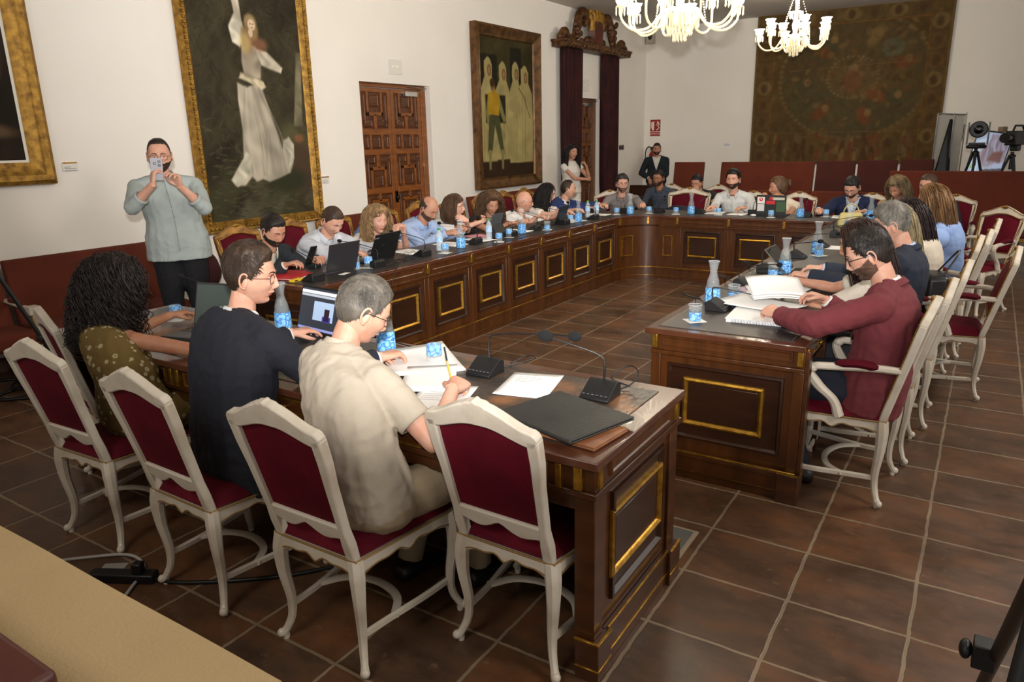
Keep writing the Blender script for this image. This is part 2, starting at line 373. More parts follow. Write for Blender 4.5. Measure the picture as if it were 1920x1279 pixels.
door('door_2', D2[0], D2[1], DH2, XW-.1, mat('carved_door_wood_dim', (122, 76, 34), .4, noise=(4, (92, 54, 22), .3, .75), coat=.2), m_doord)

# ------------------------------------------------------------------ painted canvases
def raster(nu, nv): 
    u, v = np.meshgrid(np.linspace(0, 1, nu), np.linspace(0, 1, nv)); return u, v
def poly_mask(u, v, P, soft=.006):
    P = np.asarray(P, float); ins = np.zeros(u.shape, bool); n = len(P); d2 = np.full(u.shape, 9.)
    for i in range(n):
        x0, y0 = P[i]; x1, y1 = P[(i+1) % n]
        c = ((y0 > v) != (y1 > v)) & (u < (x1-x0)*(v-y0)/(y1-y0+1e-12)+x0); ins ^= c
        t = np.clip(((u-x0)*(x1-x0)+(v-y0)*(y1-y0))/((x1-x0)**2+(y1-y0)**2+1e-12), 0, 1)
        d2 = np.minimum(d2, (u-x0-t*(x1-x0))**2+(v-y0-t*(y1-y0))**2)
    d = np.sqrt(d2); d = np.where(ins, d, -d); return smooth01(d, -soft, soft)
def ell_mask(u, v, cx, cy, rx, ry, soft=.15, ang=0):
    du, dv = u-cx, v-cy; a, b = du*math.cos(ang)+dv*math.sin(ang), -du*math.sin(ang)+dv*math.cos(ang)
    return 1-smooth01(np.sqrt((a/rx)**2+(b/ry)**2), 1-soft, 1+soft)
class Art:
    def __init__(s, nu, nv, asp, base):
        s.u, s.v = raster(nu, nv); s.gv = s.v; s.asp = asp; s.c = np.ones((nv, nu, 3))*np.array(base, float); s.P = np.stack([s.u.ravel()*asp, s.v.ravel(), s.u.ravel()*0], 1)
    def nz(s, sc, seed): return wnoise(s.P, sc, seed).reshape(s.u.shape)
    def mix(s, m, rgb): 
        m = m[..., None]; s.c = s.c*(1-m)+np.array(rgb, float)*m
    def shade(s, m, k): s.c = s.c*(1+(k*m)[..., None])
    def poly(s, P, rgb, soft=.006, tex=0., sc=30, seed=1):
        m = poly_mask(s.u, s.v, P, soft); s.mix(m, rgb)
        if tex: s.shade(m*s.nz(sc, seed), tex)
    def ell(s, cx, cy, rx, ry, rgb, soft=.2, ang=0, a=1.): s.mix(a*ell_mask(s.u, s.v, cx, cy, rx, ry, soft, ang), rgb)
    def stroke(s, P, w, rgb, a=1.):
        P = np.asarray(P, float); d2 = np.full(s.u.shape, 9.)
        for i in range(len(P)-1):
            x0, y0 = P[i]; x1, y1 = P[i+1]
            t = np.clip(((s.u-x0)*(x1-x0)+(s.v-y0)*(y1-y0))/((x1-x0)**2+(y1-y0)**2+1e-12), 0, 1)
            d2 = np.minimum(d2, (s.u-x0-t*(x1-x0))**2+((s.v-y0-t*(y1-y0)))**2)
        s.mix(a*(1-smooth01(np.sqrt(d2), w*.6, w*1.2)), rgb)
    def colors(s):
        c = np.clip(s.c, 0, 255)/255.; return np.where(c <= .04045, c/12.92, ((c+.055)/1.055)**2.4).reshape(-1, 3)
def canvas(name, art, o, ax, ay, w, h, parent, rough=.7, wave=None, material='painted_canvas'):
    """canvas panel with its painted colours; bottom-left corner o"""
    o, ax, ay = map(lambda q: np.asarray(q, float), (o, ax, ay)); az = np.cross(ax, ay)
    nv, nu = art.u.shape; G = o+art.u[..., None]*w*ax+art.gv[..., None]*h*ay
    if wave is not None: G = G+wave(art.u, art.gv)[..., None]*az
    m = MB(); m.grid(G); col = art.colors()
    ob = m.build(name, cattr(material, rough, bump=(70, .2), spec=.12), parent, angle=0, col=col)
    q = ob.modifiers.new('s', 'SOLIDIFY'); q.thickness = .012; q.offset = -1
    return ob

def picture(name, label, y0, y1, z0, z1, prof, m_fr, art, tilt=0., liner=None, carve=0):
    w, h = y1-y0, z1-z0; root = empty(name, (XW+.01, y0, z0), 0, label, 'painting'); root.rotation_euler = (0, tilt, 0)
    fw = max(p[0] for p in prof)
    m = MB(); m.frame((0, 0, 0), (0, 1, 0), (0, 0, 1), w, h, prof)
    if carve:
        for side in range(4):
            L = w if side % 2 == 0 else h; n = int(L/.045)
            for i in range(n):
                t = (i+.5)*L/n; d = fw*.45
                c = {0: (prof[2][1], t, d), 1: (prof[2][1], w-d, t), 2: (prof[2][1], t, h-d), 3: (prof[2][1], d, t)}[side]
                m.ell(c, (.012, .017, .017), 0, 8, 5)
    m.build('picture_frame', m_fr, root)
    d = fw-.01
    if liner:
        l = MB(); l.frame((0, d, d), (0, 1, 0), (0, 0, 1), w-2*d, h-2*d, [(0, .03), (liner, .022), (liner+.004, .01)]); l.build('frame_liner', mat('white_liner', (222, 214, 200), .6), root); d += liner
    canvas('canvas', art, (.022, d, d), (0, 1, 0), (0, 0, 1), w-2*d, h-2*d, root)
    bk_ = MB(); bk_.bx(.0, .008, .02, w-.02, .02, h-.02); bk_.build('backing_board', m_woodd, root)
    return root
# big painting: figure in a pale gown by a stream, dark woodland
A = Art(300, 480, .55, (58, 52, 38)); A.v = (A.gv-.02)/.895; n = A.nz(9, 1); A.shade(n, .35); A.shade(A.nz(40, 2), .18)
A.mix(smooth01(A.nz(7, 3), .2, .8)*.5, (84, 76, 56)); A.mix((A.v < .22)*smooth01(A.nz(12, 4), -.2, .8)*.5, (74, 74, 48))
A.mix(smooth01(.22-A.v, 0, .04)*smooth01(A.nz(16, 5)+(.3-abs(A.u-.4)), .1, .9)*.45, (128, 124, 100))
for k_ in range(1100):
    x_, y_ = random.random(), random.random(); d_ = random.uniform(.02, .07); w_ = random.uniform(.0015, .005); a_ = random.uniform(-1.2, 1.2) if y_ > .3 else random.uniform(-.2, .2)
    sel = (abs(A.u-x_) < .08) & (abs(A.v-y_) < .08); 
    if not sel.any(): continue
    r_, c_ = np.where(sel); sl = (slice(r_.min(), r_.max()+1), slice(c_.min(), c_.max()+1)); U0, V0, C0 = A.u, A.v, A.c; A.u, A.v, A.c = U0[sl], V0[sl], C0[sl].copy()
    A.stroke([(x_, y_), (x_+d_*math.cos(a_), y_+d_*math.sin(a_))], w_, random.choice([(84, 80, 56), (38, 36, 26), (98, 88, 66), (60, 66, 40), (72, 56, 42), (110, 104, 78)] if y_ < .45 else [(70, 64, 48), (36, 34, 26), (80, 72, 54), (52, 56, 38)]), .34); C0[sl] = A.c; A.u, A.v, A.c = U0, V0, C0
A.poly([(.86, .42), (.95, .42), (1.0, .78), (.95, .78)], (120, 112, 88), .01, .3, 40); A.ell(.82, .34, .12, .10, (86, 82, 56), .5); A.ell(.88, .22, .14, .13, (74, 58, 44), .4)
A.ell(.9, .36, .05, .02, (150, 92, 60), .5, a=.6); A.ell(.75, .15, .2, .06, (50, 50, 34), .5)
gown = [(.44, .60), (.36, .62), (.35, .54), (.36, .40), (.34, .27), (.27, .22), (.21, .17), (.24, .14), (.33, .14), (.40, .18), (.44, .155), (.50, .165), (.56, .15), (.66, .165), (.78, .19), (.82, .24), (.83, .30), (.80, .36), (.74, .355), (.72, .31), (.68, .40), (.62, .52), (.575, .62)]
A.poly(gown, (168, 158, 140), .008, .2, 26, 3)
for i in range(16):
    x = random.uniform(.38, .72); A.stroke([(.47+(x-.5)*.4, .60), (x+random.uniform(-.02, .02), .38), (x+random.uniform(-.03, .05), .19)], .004+.012*random.random(), random.choice([(200, 192, 172), (128, 118, 104), (186, 178, 158)]), .28)
A.poly([(.37, .30), (.34, .27), (.21, .17), (.26, .135), (.38, .19), (.42, .28)], (188, 182, 160), .008, .2, 50); A.poly([(.76, .20), (.83, .26), (.84, .33), (.79, .37), (.74, .33), (.80, .28)], (190, 184, 162), .008, .2, 50)
A.poly([(.38, .64), (.46, .625), (.58, .59), (.62, .605), (.60, .63), (.50, .655), (.40, .665)], (206, 192, 160), .008, .25, 60)
A.poly([(.43, .65), (.42, .72), (.44, .80), (.56, .79), (.60, .73), (.58, .64), (.5, .64)], (152, 140, 120), .01, .2, 40)
A.poly([(.36, .80), (.34, .87), (.40, .93), (.385, 1.0), (.45, 1.0), (.46, .90), (.48, .84), (.42, .78)], (196, 184, 164), .008, .2, 40)
A.poly([(.36, .80), (.34, .86), (.38, .90), (.46, .89), (.47, .81), (.42, .785)], (206, 198, 178), .01, .25, 50)
A.poly([(.56, .78), (.66, .77), (.76, .72), (.80, .70), (.78, .675), (.68, .69), (.60, .705)], (190, 180, 158), .008, .25, 50)
A.ell(.535, .895, .055, .038, (150, 128, 88), .3); A.ell(.49, .82, .05, .06, (132, 108, 70), .35); A.ell(.55, .86, .05, .045, (136, 112, 74), .35)
A.ell(.545, .885, .034, .026, (214, 186, 158), .25); A.ell(.53, .848, .02, .02, (206, 178, 150), .25); A.ell(.47, .80, .05, .045, (206, 178, 120), .5, a=.6); A.ell(.6, .80, .07, .03, (188, 120, 88), .6, a=.5)
for dx in (-.012, .012): A.ell(.548+dx, .889, .005, .003, (70, 48, 36), .3)
A.ell(.548, .872, .008, .003, (150, 80, 66), .3)
prof1 = [(0, 0), (.004, .05), (.02, .075), (.05, .06), (.075, .07), (.10, .035), (.12, .02)]
picture('oil_painting', 'tall gilt-framed oil painting of a figure in a pale satin gown beside a stream', 4.42, 5.99, .87, 3.45, prof1, m_goldm, A, carve=1)
# monks painting
A = Art(200, 360, .55, (58, 52, 28)); A.shade(A.nz(9, 2), .2); A.poly([(0, .45), (0, .88), (.32, .88), (.32, .45)], (34, 32, 20), .01); A.poly([(.56, .4), (.56, .95), (.78, .95), (.78, .4)], (34, 32, 22), .01)
A.mix(smooth01(.16-A.v, 0, .05), (52, 38, 24)); A.shade(A.nz(50, 3), .08)
cream = (158, 144, 94)
for cx, top, wd, b in ((.16, .86, .26, .12), (.42, .84, .26, .13), (.66, .85, .22, .10), (.84, .83, .30, .10)):
    A.poly([(cx-wd*.6, b), (cx-wd*.62, .45), (cx-wd*.5, .64), (cx-wd*.24, top-.13), (cx-wd*.26, top-.03), (cx, top), (cx+wd*.25, top-.05), (cx+wd*.24, top-.13), (cx+wd*.5, .62), (cx+wd*.55, .4), (cx+wd*.5, b)], cream, .008, .12, 25, 4)
    A.ell(cx, top-.085, .068, .085, cream, .12); A.ell(cx+.02, top-.09, .035, .04, (108, 76, 50), .3); A.ell(cx+.02, top-.09, .02, .026, (150, 112, 78), .4)
    for i in range(7):
        x = cx+random.uniform(-.5, .5)*wd; A.stroke([(x, .6), (x+random.uniform(-.03, .03), b+.02)], .004, random.choice([(112, 100, 60), (176, 162, 110)]), .5)
A.stroke([(.72, .66), (.82, .60), (.94, .44)], .006, (100, 84, 50)); A.ell(.62, .53, .10, .05, (150, 136, 90), .3)
A.poly([(.1, .40), (.1, .60), (.46, .60), (.46, .40)], (44, 38, 26), .01)
A.poly([(.15, .61), (.10, .47), (.13, .38), (.18, .40), (.2, .56)], (120, 116, 70), .008); A.poly([(.34, .61), (.44, .46), (.47, .42), (.42, .40), (.32, .52)], (120, 116, 70), .008)
A.poly([(.15, .61), (.14, .46), (.34, .45), (.35, .60), (.26, .63)], (164, 128, 34), .008, .1, 40)
A.poly([(.16, .45), (.34, .45), (.42, .19), (.36, .18), (.26, .38), (.2, .19), (.12, .19)], (72, 72, 44), .008, .1, 40)
for x in (.16, .39): A.ell(x, .185, .04, .02, (130, 118, 70), .3); A.poly([(x-.025, .18), (x+.025, .18), (x+.015, .06), (x-.02, .06)], (126, 116, 74), .01)
A.ell(.235, .66, .04, .035, (120, 88, 60), .3); A.ell(.23, .685, .045, .03, (60, 40, 22), .3)
prof2 = [(0, 0), (.0, .10), (.03, .115), (.06, .09), (.13, .05), (.155, .06), (.17, .03)]
picture('oil_painting', 'brown-framed oil painting of hooded monks and a boy in a yellow vest', 9.08, 10.92, 1.0, 3.36, prof2, mat('aged_bronze_frame', (118, 82, 44), .4, .35, noise=(10, (66, 44, 24), .35, .7), bump=(40, .2)), A)
# dark mythological scene, cropped by the left edge
A = Art(160, 200, 1., (34, 28, 22)); A.shade(A.nz(7, 5), .4); A.mix(smooth01(A.nz(5, 6), .3, 1)*.4, (58, 44, 32))
for cx, cy, rx, ry, an in ((.84, .52, .045, .12, .2), (.88, .66, .025, .035, 0), (.9, .38, .05, .10, -.4), (.8, .24, .07, .05, .5), (.86, .13, .12, .03, -.1), (.5, .4, .1, .2, .3), (.3, .5, .08, .15, -.3)):
    A.ell(cx, cy, rx, ry, (104, 80, 58), .5, an, .75)
A.shade(A.nz(30, 7), .12)
prof0 = [(0, 0), (.01, .06), (.04, .08), (.08, .06), (.10, .065), (.16, .03), (.18, .03)]
picture('oil_painting', 'dark old-master painting in a wide gilt frame with a white liner', 1.15, 3.13, 1.45, 3.6, prof0, m_goldm, A, liner=.03)

# ------------------------------------------------------------------ tapestry on the far wall
A = Art(330, 330, 1., (72, 58, 34)); A.shade(A.nz(12, 1), .22); U_, V_ = A.u, A.v
A.mix(smooth01(A.nz(9, 4), .1, .8)*.4, (58, 54, 38)); A.mix(smooth01(A.nz(6, 8), .2, .9)*.4, (84, 56, 32))
cx, cy = .54, .56; r = np.sqrt(((U_-cx)/1.)**2+((V_-cy)/1.)**2); inner = smooth01(.40-r, 0, .01)
A.mix(inner*.55, (66, 60, 40)); A.mix(inner*smooth01(A.nz(10, 9), 0, .8)*.5, (56, 60, 46))
A.mix(inner*(V_ < cy-.08)*.35, (44, 60, 52)); A.mix(inner*(V_ > cy+.1)*.3, (52, 52, 46)); ang = np.arctan2(V_-cy, U_-cx)
ring = np.exp(-((r-.39)/.010)**2)*(.6+.4*np.sin(ang*70)); A.mix(ring*.6, (126, 112, 78))
ring = np.exp(-((r-.13)/.010)**2)*(.6+.4*np.sin(ang*32)); A.mix(ring*.6, (128, 114, 80))
A.ell(cx, cy, .12, .12, (78, 66, 46), .1); A.ell(cx, cy+.05, .025, .035, (122, 98, 66), .3); A.ell(cx, cy-.03, .05, .07, (92, 60, 44), .3)
for a0 in (.3, 1.2, 2.1, 3.3, 4.1, 5.0, 5.7):
    px, py = cx+.26*math.cos(a0), cy+.26*math.sin(a0); A.ell(px, py, .06, .035, random.choice([(96, 52, 34), (108, 92, 60), (52, 58, 46)]), .4, a0); A.ell(px+.02, py+.02, .018, .024, (120, 100, 66), .4)
A.ell(.73, .73, .055, .055, (74, 84, 74), .15); A.ell(.36, .74, .07, .03, (90, 48, 30), .3, -.7); A.ell(.67, .44, .06, .035, (104, 56, 34), .3, -.6)
A.stroke([(.2, .62), (.84, .64)], .003, (120, 104, 70), .5)
for k in range(260):
    x, y = random.random(), random.random(); A.ell(x, y, random.uniform(.006, .02), random.uniform(.006, .03), random.choice([(98, 84, 54), (50, 40, 26), (92, 58, 36), (112, 96, 62), (48, 50, 38)]), .5, random.uniform(-1, 1), .6)
# border compartments
bd = np.maximum(np.maximum(.105-U_, U_-.895), V_-.9)
A.mix(smooth01(bd, -.002, .002)*.5, (82, 68, 40))
for x in (.105, .895): A.stroke([(x, 0), (x, .9)], .004, (104, 66, 34))
A.stroke([(.105, .9), (.895, .9)], .004, (104, 66, 34)); A.stroke([(.105, .21), (.895, .21)], .003, (98, 70, 40))
for i in range(8):
    for x in (.06, .94):
        y = .06+i*.115; (A.ell if i % 3 == 1 else A.ell)(x, y, .04, .045, (108, 94, 62) if i % 3 == 1 else (84, 62, 38), .1); A.ell(x, y-.005, .018, .03, (62, 46, 32), .5); A.stroke([(x-.045, y+.057), (x+.045, y+.057)], .002, (60, 44, 28))
for i in range(7):
    x = .16+i*.115; A.ell(x, .95, .045, .04, (104, 90, 60) if i % 2 else (70, 58, 40), .1); A.ell(x, .95, .018, .028, (54, 40, 30), .5)
A.mix(smooth01(.2-V_, 0, .02)*smooth01(A.nz(14, 3), -.4, .8)*.5*(U_ > .12)*(U_ < .88), (94, 48, 32))
for k in range(60):
    x, y = random.uniform(.13, .87), random.uniform(.02, .19); A.poly([(x-.012, y-.03), (x+.012, y-.03), (x+.009, y+.02), (x, y+.035), (x-.009, y+.02)], random.choice([(112, 94, 62), (56, 36, 28), (96, 50, 34), (82, 72, 50)]), .006)
for e in (U_, 1-U_, 1-V_): A.mix(smooth01(.014-e, 0, .006)*.8, (110, 90, 52))
A.shade(A.nz(70, 5), .14); A.shade(np.sin(V_*900), .03); A.c = (A.c*.58+np.array([86, 68, 42])*.42+5)*np.array([1.04, 1., .94])
tp = empty('tapestry', (-4.16, YF-.045, 1.14), 0, 'large faded woven tapestry with a figured roundel hanging on the far wall', 'tapestry')
canvas('woven_cloth', A, (0, -.02, 0), (1, 0, 0), (0, 0, 1), 3.32, 2.80, tp, .95, lambda u, v: .012*np.sin(u*19+v*2)+.02*np.sin(u*6), material='woven_tapestry_cloth')

# ------------------------------------------------------------------ small wall things
def wall_plate(name, label, cat, y, z, w, h, col=(226, 222, 212), t=.012, extra=None):
    r = empty(name, (XW, y, z), 0, label, cat); m = MB(); m.bx(0, t, -w/2, w/2, -h/2, h/2); m.build('plate', mat('plate_%d_%d' % (col[0], col[2]), col, .5), r, bevel=.003)
    if extra: extra(r, t)
    return r
def eyes(r, t):
    for s in (-1, 1): m = MB(); m.ell((t, s*.035, 0), (.012, .018, .018)); m.build('lamp_lens', mat('warm_lens', (240, 232, 210), .2), r)
wall_plate('emergency_light', 'white emergency light plate above the carved double door', 'light', 7.44, 2.64, .26, .18, extra=eyes)
wall_plate('emergency_light', 'small white emergency light plate between the dark red curtains', 'light', 12.7, 2.66, .28, .2, extra=eyes)
def capt(r, t): m = MB(); m.bx(t, t+.001, -.058, .058, .024, .036); m.build('brass_strip', m_gold, r); m = MB(); [m.bx(t, t+.001, -.05, .04+random.uniform(-.04, .01), -.005-.014*i, -.001-.014*i) for i in range(3)]; m.build('caption_lines', m_ink, r)
wall_plate('picture_caption', 'white caption card on the wall right of the dark old-master painting', 'label', 3.27, 1.585, .125, .075, extra=capt)
wall_plate('picture_caption', 'white caption card between the gown painting and the carved door', 'label', 6.1, 1.32, .12, .085, extra=capt)
rr = empty('caption_card', (-4.65, YF-.001, 1.52), 0, 'small white caption card on the far wall left of the tapestry', 'label'); m = MB(); m.bx(-.09, .09, -.01, 0, -.05, .05); m.build('plate', m_paper, rr); m = MB(); [m.bx(-.07, .05, -.012, -.009, .02-.02*i, .026-.02*i) for i in range(3)]; m.build('caption_lines', m_ink, rr)
# fire extinguisher sign: red with white pictograms and the word EXTINTOR
sg = empty('fire_extinguisher_sign', (-6.245, YF-.001, 1.905), 0, 'red and white EXTINTOR fire extinguisher sign high on the far wall', 'sign')
m_red = mat('sign_red', (150, 26, 22), .5); m_sw = mat('sign_white', (226, 220, 206), .5)
m = MB(); m.bx(-.115, .115, -.006, 0, -.075, .17); m.bx(-.115, .115, -.006, 0, -.17, -.085); m.build('panel', m_red, sg)
m = MB(); m.bx(-.075, -.025, -.009, -.006, -.05, .09); m.ell((-.05, -.0075, .095), (.025, .003, .02)); m.bx(-.075, -.01, -.009, -.006, .115, .128); m.bx(-.098, -.085, -.009, -.006, -.01, .12)
m.tube([(.03, -.008, -.05), (.06, -.008, -.03), (.09, -.008, 0), (.06, -.008, .03), (.085, -.008, .06), (.07, -.008, .12)], .012); m.tube([(.02, -.008, .05), (.05, -.008, .09), (.045, -.008, .14)], .008)
m.build('pictogram', m_sw, sg)
text('EXTINTOR', .05, (0, -.007, -.128), (PI/2, 0, 0), m_sw, 'lettering', sg)
# small grey sensor high in the corner
r = empty('wall_speaker', (XW+.12, YF-.07, 3.72), 0, 'small pale box speaker with a dark cone high in the room corner', 'speaker')
m = MB(); m.bx(-.085, .085, -.06, .06, -.11, .13); m.build('cabinet', mat('pale_grey', (176, 168, 152), .7), r, bevel=.01); m = MB(); m.ell((0.01, -.06, .03), (.05, .02, .065)); m.build('cone', m_black, r)
r = empty('wall_socket', (XW, 14.35, 1.52), 0, 'pair of small dark wall switches right of the red curtain', 'switch')
for s in (-.06, .06): m = MB(); m.lathe([(.05, 0), (.055, .012), (.03, .02), (.0, .02)], 16, 0, (0, s, 0), roty(PI/2)); m.build('rotary_knob', mat('dark_bakelite', (50, 44, 40), .4), r)

# ------------------------------------------------------------------ carved valance and curtains
m_curt = mat('maroon_velvet_curtain', (58, 16, 16), .9, noise=(4, (38, 9, 10)), sheen=.3, bump=(60, .2))
m_carv = mat('carved_gilt_wood', (110, 72, 34), .5, .3, noise=(14, (52, 30, 18), .35, .65), bump=(25, .5))
v = empty('carved_valance', (XW, 12.78, 3.28), 0, 'carved gilt-wood pelmet with crown and scrolls above the far door', 'pelmet')
m = MB(); m.bx(0, .28, -1.33, 1.33, -.06, .04); m.bx(0, .30, -1.36, 1.36, .02, .06)
for i in range(34): m.ell((.28, -1.28+i*.0775, -.01+.02*(i % 2)), (.03, .04, .045), 0, 8, 6)
m.build('rail', m_carv, v, bevel=.008)
m = MB()
for s in (-1, 1):
    m.tube(crom([(.15, s*1.25, .1), (.15, s*1.15, .19), (.15, s*1.0, .1), (.15, s*.8, .12), (.15, s*.68, .32), (.15, s*.62, .50), (.15, s*.48, .57), (.15, s*.36, .46), (.15, s*.42, .36)], 40), [.06, .08, .05, .06, .08, .07, .09, .07, .04], 10)
    m.ell((.15, s*1.28, .1), (.07, .08, .07)); m.ell((.15, s*1.02, .12), (.06, .1, .06)); m.ell((.15, s*.25, .12), (.08, .14, .08))
    for i in range(12): m.ell((.18+random.uniform(-.03, .05), s*(.7+random.uniform(-.12, .12)), random.uniform(.08, .5)), (.04, .045, .05), 0, 8, 6)
m.build('scroll_work', m_carv, v)
m = MB(); m.loft([np.array([(.12+dx, y*k, z) for dx, y in ((0, -.22), (.12, -.16), (.14, 0), (.12, .16), (0, .22))]) for k, z in ((.4, .0), (1., .15), (1.1, .35), (.9, .45))])
m.build('shield', mat('dull_red_wood', (92, 34, 20), .5, noise=(10, (70, 40, 20))), v)
m = MB()
for i, (y, h) in enumerate(((-.2, .62), (-.1, .70), (0, .80), (.1, .72), (.2, .66))):
    m.tube(crom([(.18, y*.9, .3), (.2, y, .45), (.17, y*1.1, h-.08), (.17, y*1.15, h)], 10), [.06, .05, .06, .02], 8); m.ell((.17, y*1.15, h), (.035, .035, .045), 0, 8, 6)
m.build('crown', m_goldm, v)
def curtain(y0, y1, z0, z1, seed, label):
    n = 60; u = np.linspace(0, 1, n); G = []
    for z in np.linspace(z0, z1, 24):
        k = (z-z0)/(z1-z0); pinch = 1-.25*math.exp(-((k-.12)/.1)**2)-.08*(1-k)
        y = (y0+y1)/2+(u-.5)*(y1-y0)*pinch; x = .10+.05*np.sin(u*2*PI*7+seed)+.02*np.sin(u*31+seed+k*2)
        G.append(np.stack([XW+x, y, np.full(n, z)], 1))
    m = MB(); m.grid(G); o = m.build('curtain', m_curt, angle=0, solid=.012); tag(o, label, 'curtain'); return o
curtain(11.62, 12.38, .02, 3.22, 0, 'dark maroon velvet curtain on the left of the far carved door')
curtain(13.22, 13.86, .02, 3.22, 2, 'dark maroon velvet curtain on the right of the far carved door')
# ================================================================== DESKS
TZ = .79
GP = [(0, 0), (.002, .012), (.012, .018), (.022, .010), (.026, 0)]
def front_panel(root, w, D=.04, gold=True, pil_first=True, end=False, pil_last=False, pw=None):
    """desk front: local x along the run, face towards -y (y=0), z up"""
    b = MB()
    b.bx(0, w, .012, .05, .0, TZ-.03)                       # carcass slab
    b.bx(0, w, -.012, .03, .655, .676)                      # ledge under the frieze
    b.bx(0, w, -.002, .02, .676, TZ-.03)                    # frieze
    b.bx(0, w, -.004, .02, .0, .045); b.bx(0, w, -.014, .02, .05, .125); b.bx(0, w, -.020, .02, .125, .146)
    b.bx(0, .05, -.004, .02, .146, .655); b.bx(w-.05, w, -.004, .02, .146, .655)
    b.build('cabinet_front', m_woodh, root, bevel=.003)
    f = MB(); f.frame((.05, 0, .70), (1, 0, 0), (0, 0, 1), w-.1, .058, [(0, .0), (.004, .010), (.012, .010), (.018, .004)], 0); f.bx(.066, w-.066, -.005, .01, .714, .744)
    f.build('frieze_panel', m_woodh, root)
    p = MB(); x0, x1 = .085, w-.085
    p.frame((x0, .012, .222), (1, 0, 0), (0, 0, 1), x1-x0, .392, [(0, 0), (.003, .016), (.012, .018), (.022, .004)]); p.bx(x0, x1, .008, .02, .222, .614)
    p.build('recessed_panel', m_woodd, root)
    if gold:
        gx0 = w/2-(w*.285); gx1 = w/2+(w*.285)
        if pw: gx0, gx1 = w/2-pw/2, w/2+pw/2
        g = MB(); g.frame((gx0, .008, .297), (1, 0, 0), (0, 0, 1), gx1-gx0, .253, GP); g.build('gilt_moulding', m_gold, root)
        q = MB(); q.bx(gx0+.03, gx1-.03, .004, .02, .327, .52); q.build('centre_panel', m_woodd, root, bevel=.002)
    l = MB(); l.bx(0, w, -.022, -.01, .147, .156); l.bx(0, w, -.012, .0, .046, .051); l.build('gilt_bead', m_gold, root, bevel=.001, seg=1)
    if pil_first: q = MB(); q.bx(-.014, .014, -.016, .005, .686, .768); q.build('gilt_pilaster_bar', m_gold, root, bevel=.003)
    if pil_last: q = MB(); q.bx(w-.034, w-.006, -.016, .005, .686, .768); q.build('gilt_pilaster_bar', m_gold, root, bevel=.003)
def unit(x, y, rz, w, label, group, **k):
    r = empty('desk_unit', (x, y, 0), rz, label, 'desk', group); front_panel(r, w, **k)
    s = MB(); s.bx(0, .02, .05, .55, .05, TZ-.03); s.bx(0, w, .03, .58, .70, TZ-.03); s.build('side_divider', m_woodd, r)
    return r
# left run: front face at x=-3.74 looking +X. local +x -> world +Y : rotate +90deg, local -y -> +X
PL = .605
names = ['nearest the camera end', 'second from the near end', 'third from the near end', 'fourth from the near end', 'middle one of the row', 'fourth from the far corner', 'third from the far corner', 'second from the far corner']
for i in range(8):
    unit(-3.74, 3.32+i*PL, PI/2, PL, 'mahogany desk section with gilt square moulding in the left row, '+names[i], 'desk sections of the left row')
# end face of the left run at y = 3.32 looking -Y
r = empty('desk_end', (-4.40, 3.318, 0), 0, 'mahogany end panel closing the left desk row behind the man in navy', 'desk'); front_panel(r, .66, pil_first=True, pil_last=True)
# far run: face at y=8.56 looking -Y
for i, nm in enumerate(('below the empty president chair', 'below the man in white', 'below the woman with a bun')):
    unit(-3.12+i*.625, 8.56, 0, .625, 'mahogany desk section with gilt moulding in the far row, '+nm, 'desk sections of the far row')
unit(-1.245, 8.56, 0, .30, 'narrow mahogany desk section at the right end of the far row', 'desk sections of the far row', pw=.12)
# curved corner piece
cc = empty('corner_desk', (-3.34, 8.16, 0), 0, 'curved mahogany corner section joining left and far desk rows', 'desk')
def arc(r_, z, a0=PI, a1=PI/2, n=24): a = np.linspace(a0, a1, n); return np.stack([r_*np.cos(a), r_*np.sin(a), np.full(n, z)], 1)
def cband(m, r0, r1, z0, z1, a0=PI, a1=PI/2, mi=0, n=24):
    A_, B_ = arc(r0, z0, a0, a1, n), arc(r1, z0, a0, a1, n); up = np.array([0, 0, z1-z0])
    m.loft([np.array([A_[i], B_[i], B_[i]+up, A_[i]+up]) for i in range(n)], mi)
m = MB()
for r0, r1, z0, z1 in ((.388, .45, 0, TZ-.03), (.412-.024, .43, .655, .676), (.398, .43, .676, .76), (.396, .43, 0, .045), (.386, .43, .05, .125), (.38, .43, .125, .146)): cband(m, r0, r1, z0, z1)
m.bx(0, .22, .4, .45, 0, TZ-.03); m.bx(0, .22, .388, .43, .655, .676); m.bx(0, .22, .386, .43, .05, .125); m.bx(0, .22, .38, .43, .125, .146)
m.build('cabinet_front', m_woodh, cc)
m = MB(); cband(m, .376, .39, .147, .156); cband(m, .386, .40, .046, .051); m.bx(0, .22, .376, .39, .147, .156); m.bx(0, .22, .386, .40, .046, .051); m.build('gilt_bead', m_gold, cc)
for a in (PI-.18, PI-1.2):
    m = MB(); cband(m, .374, .40, .686, .768, a-.03, a+.03, n=4); m.build('gilt_pilaster_bar', m_gold, cc)
m = MB(); 
for a0, a1 in ((PI-.27, PI-.30), (PI-.67, PI-.70)): cband(m, .37, .39, .297, .55, a0, a1, n=3)
for z in (.297, .538): cband(m, .37, .39, z, z+.012, PI-.27, PI-.70, n=8)
m.build('gilt_moulding', m_gold, cc)
m = MB(); m.frame((.05, .40, .297), (1, 0, 0), (0, 0, 1), .12, .253, [(0, 0), (0, .015), (.010, .015), (.012, 0)]); m.build('gilt_moulding', m_gold, cc)

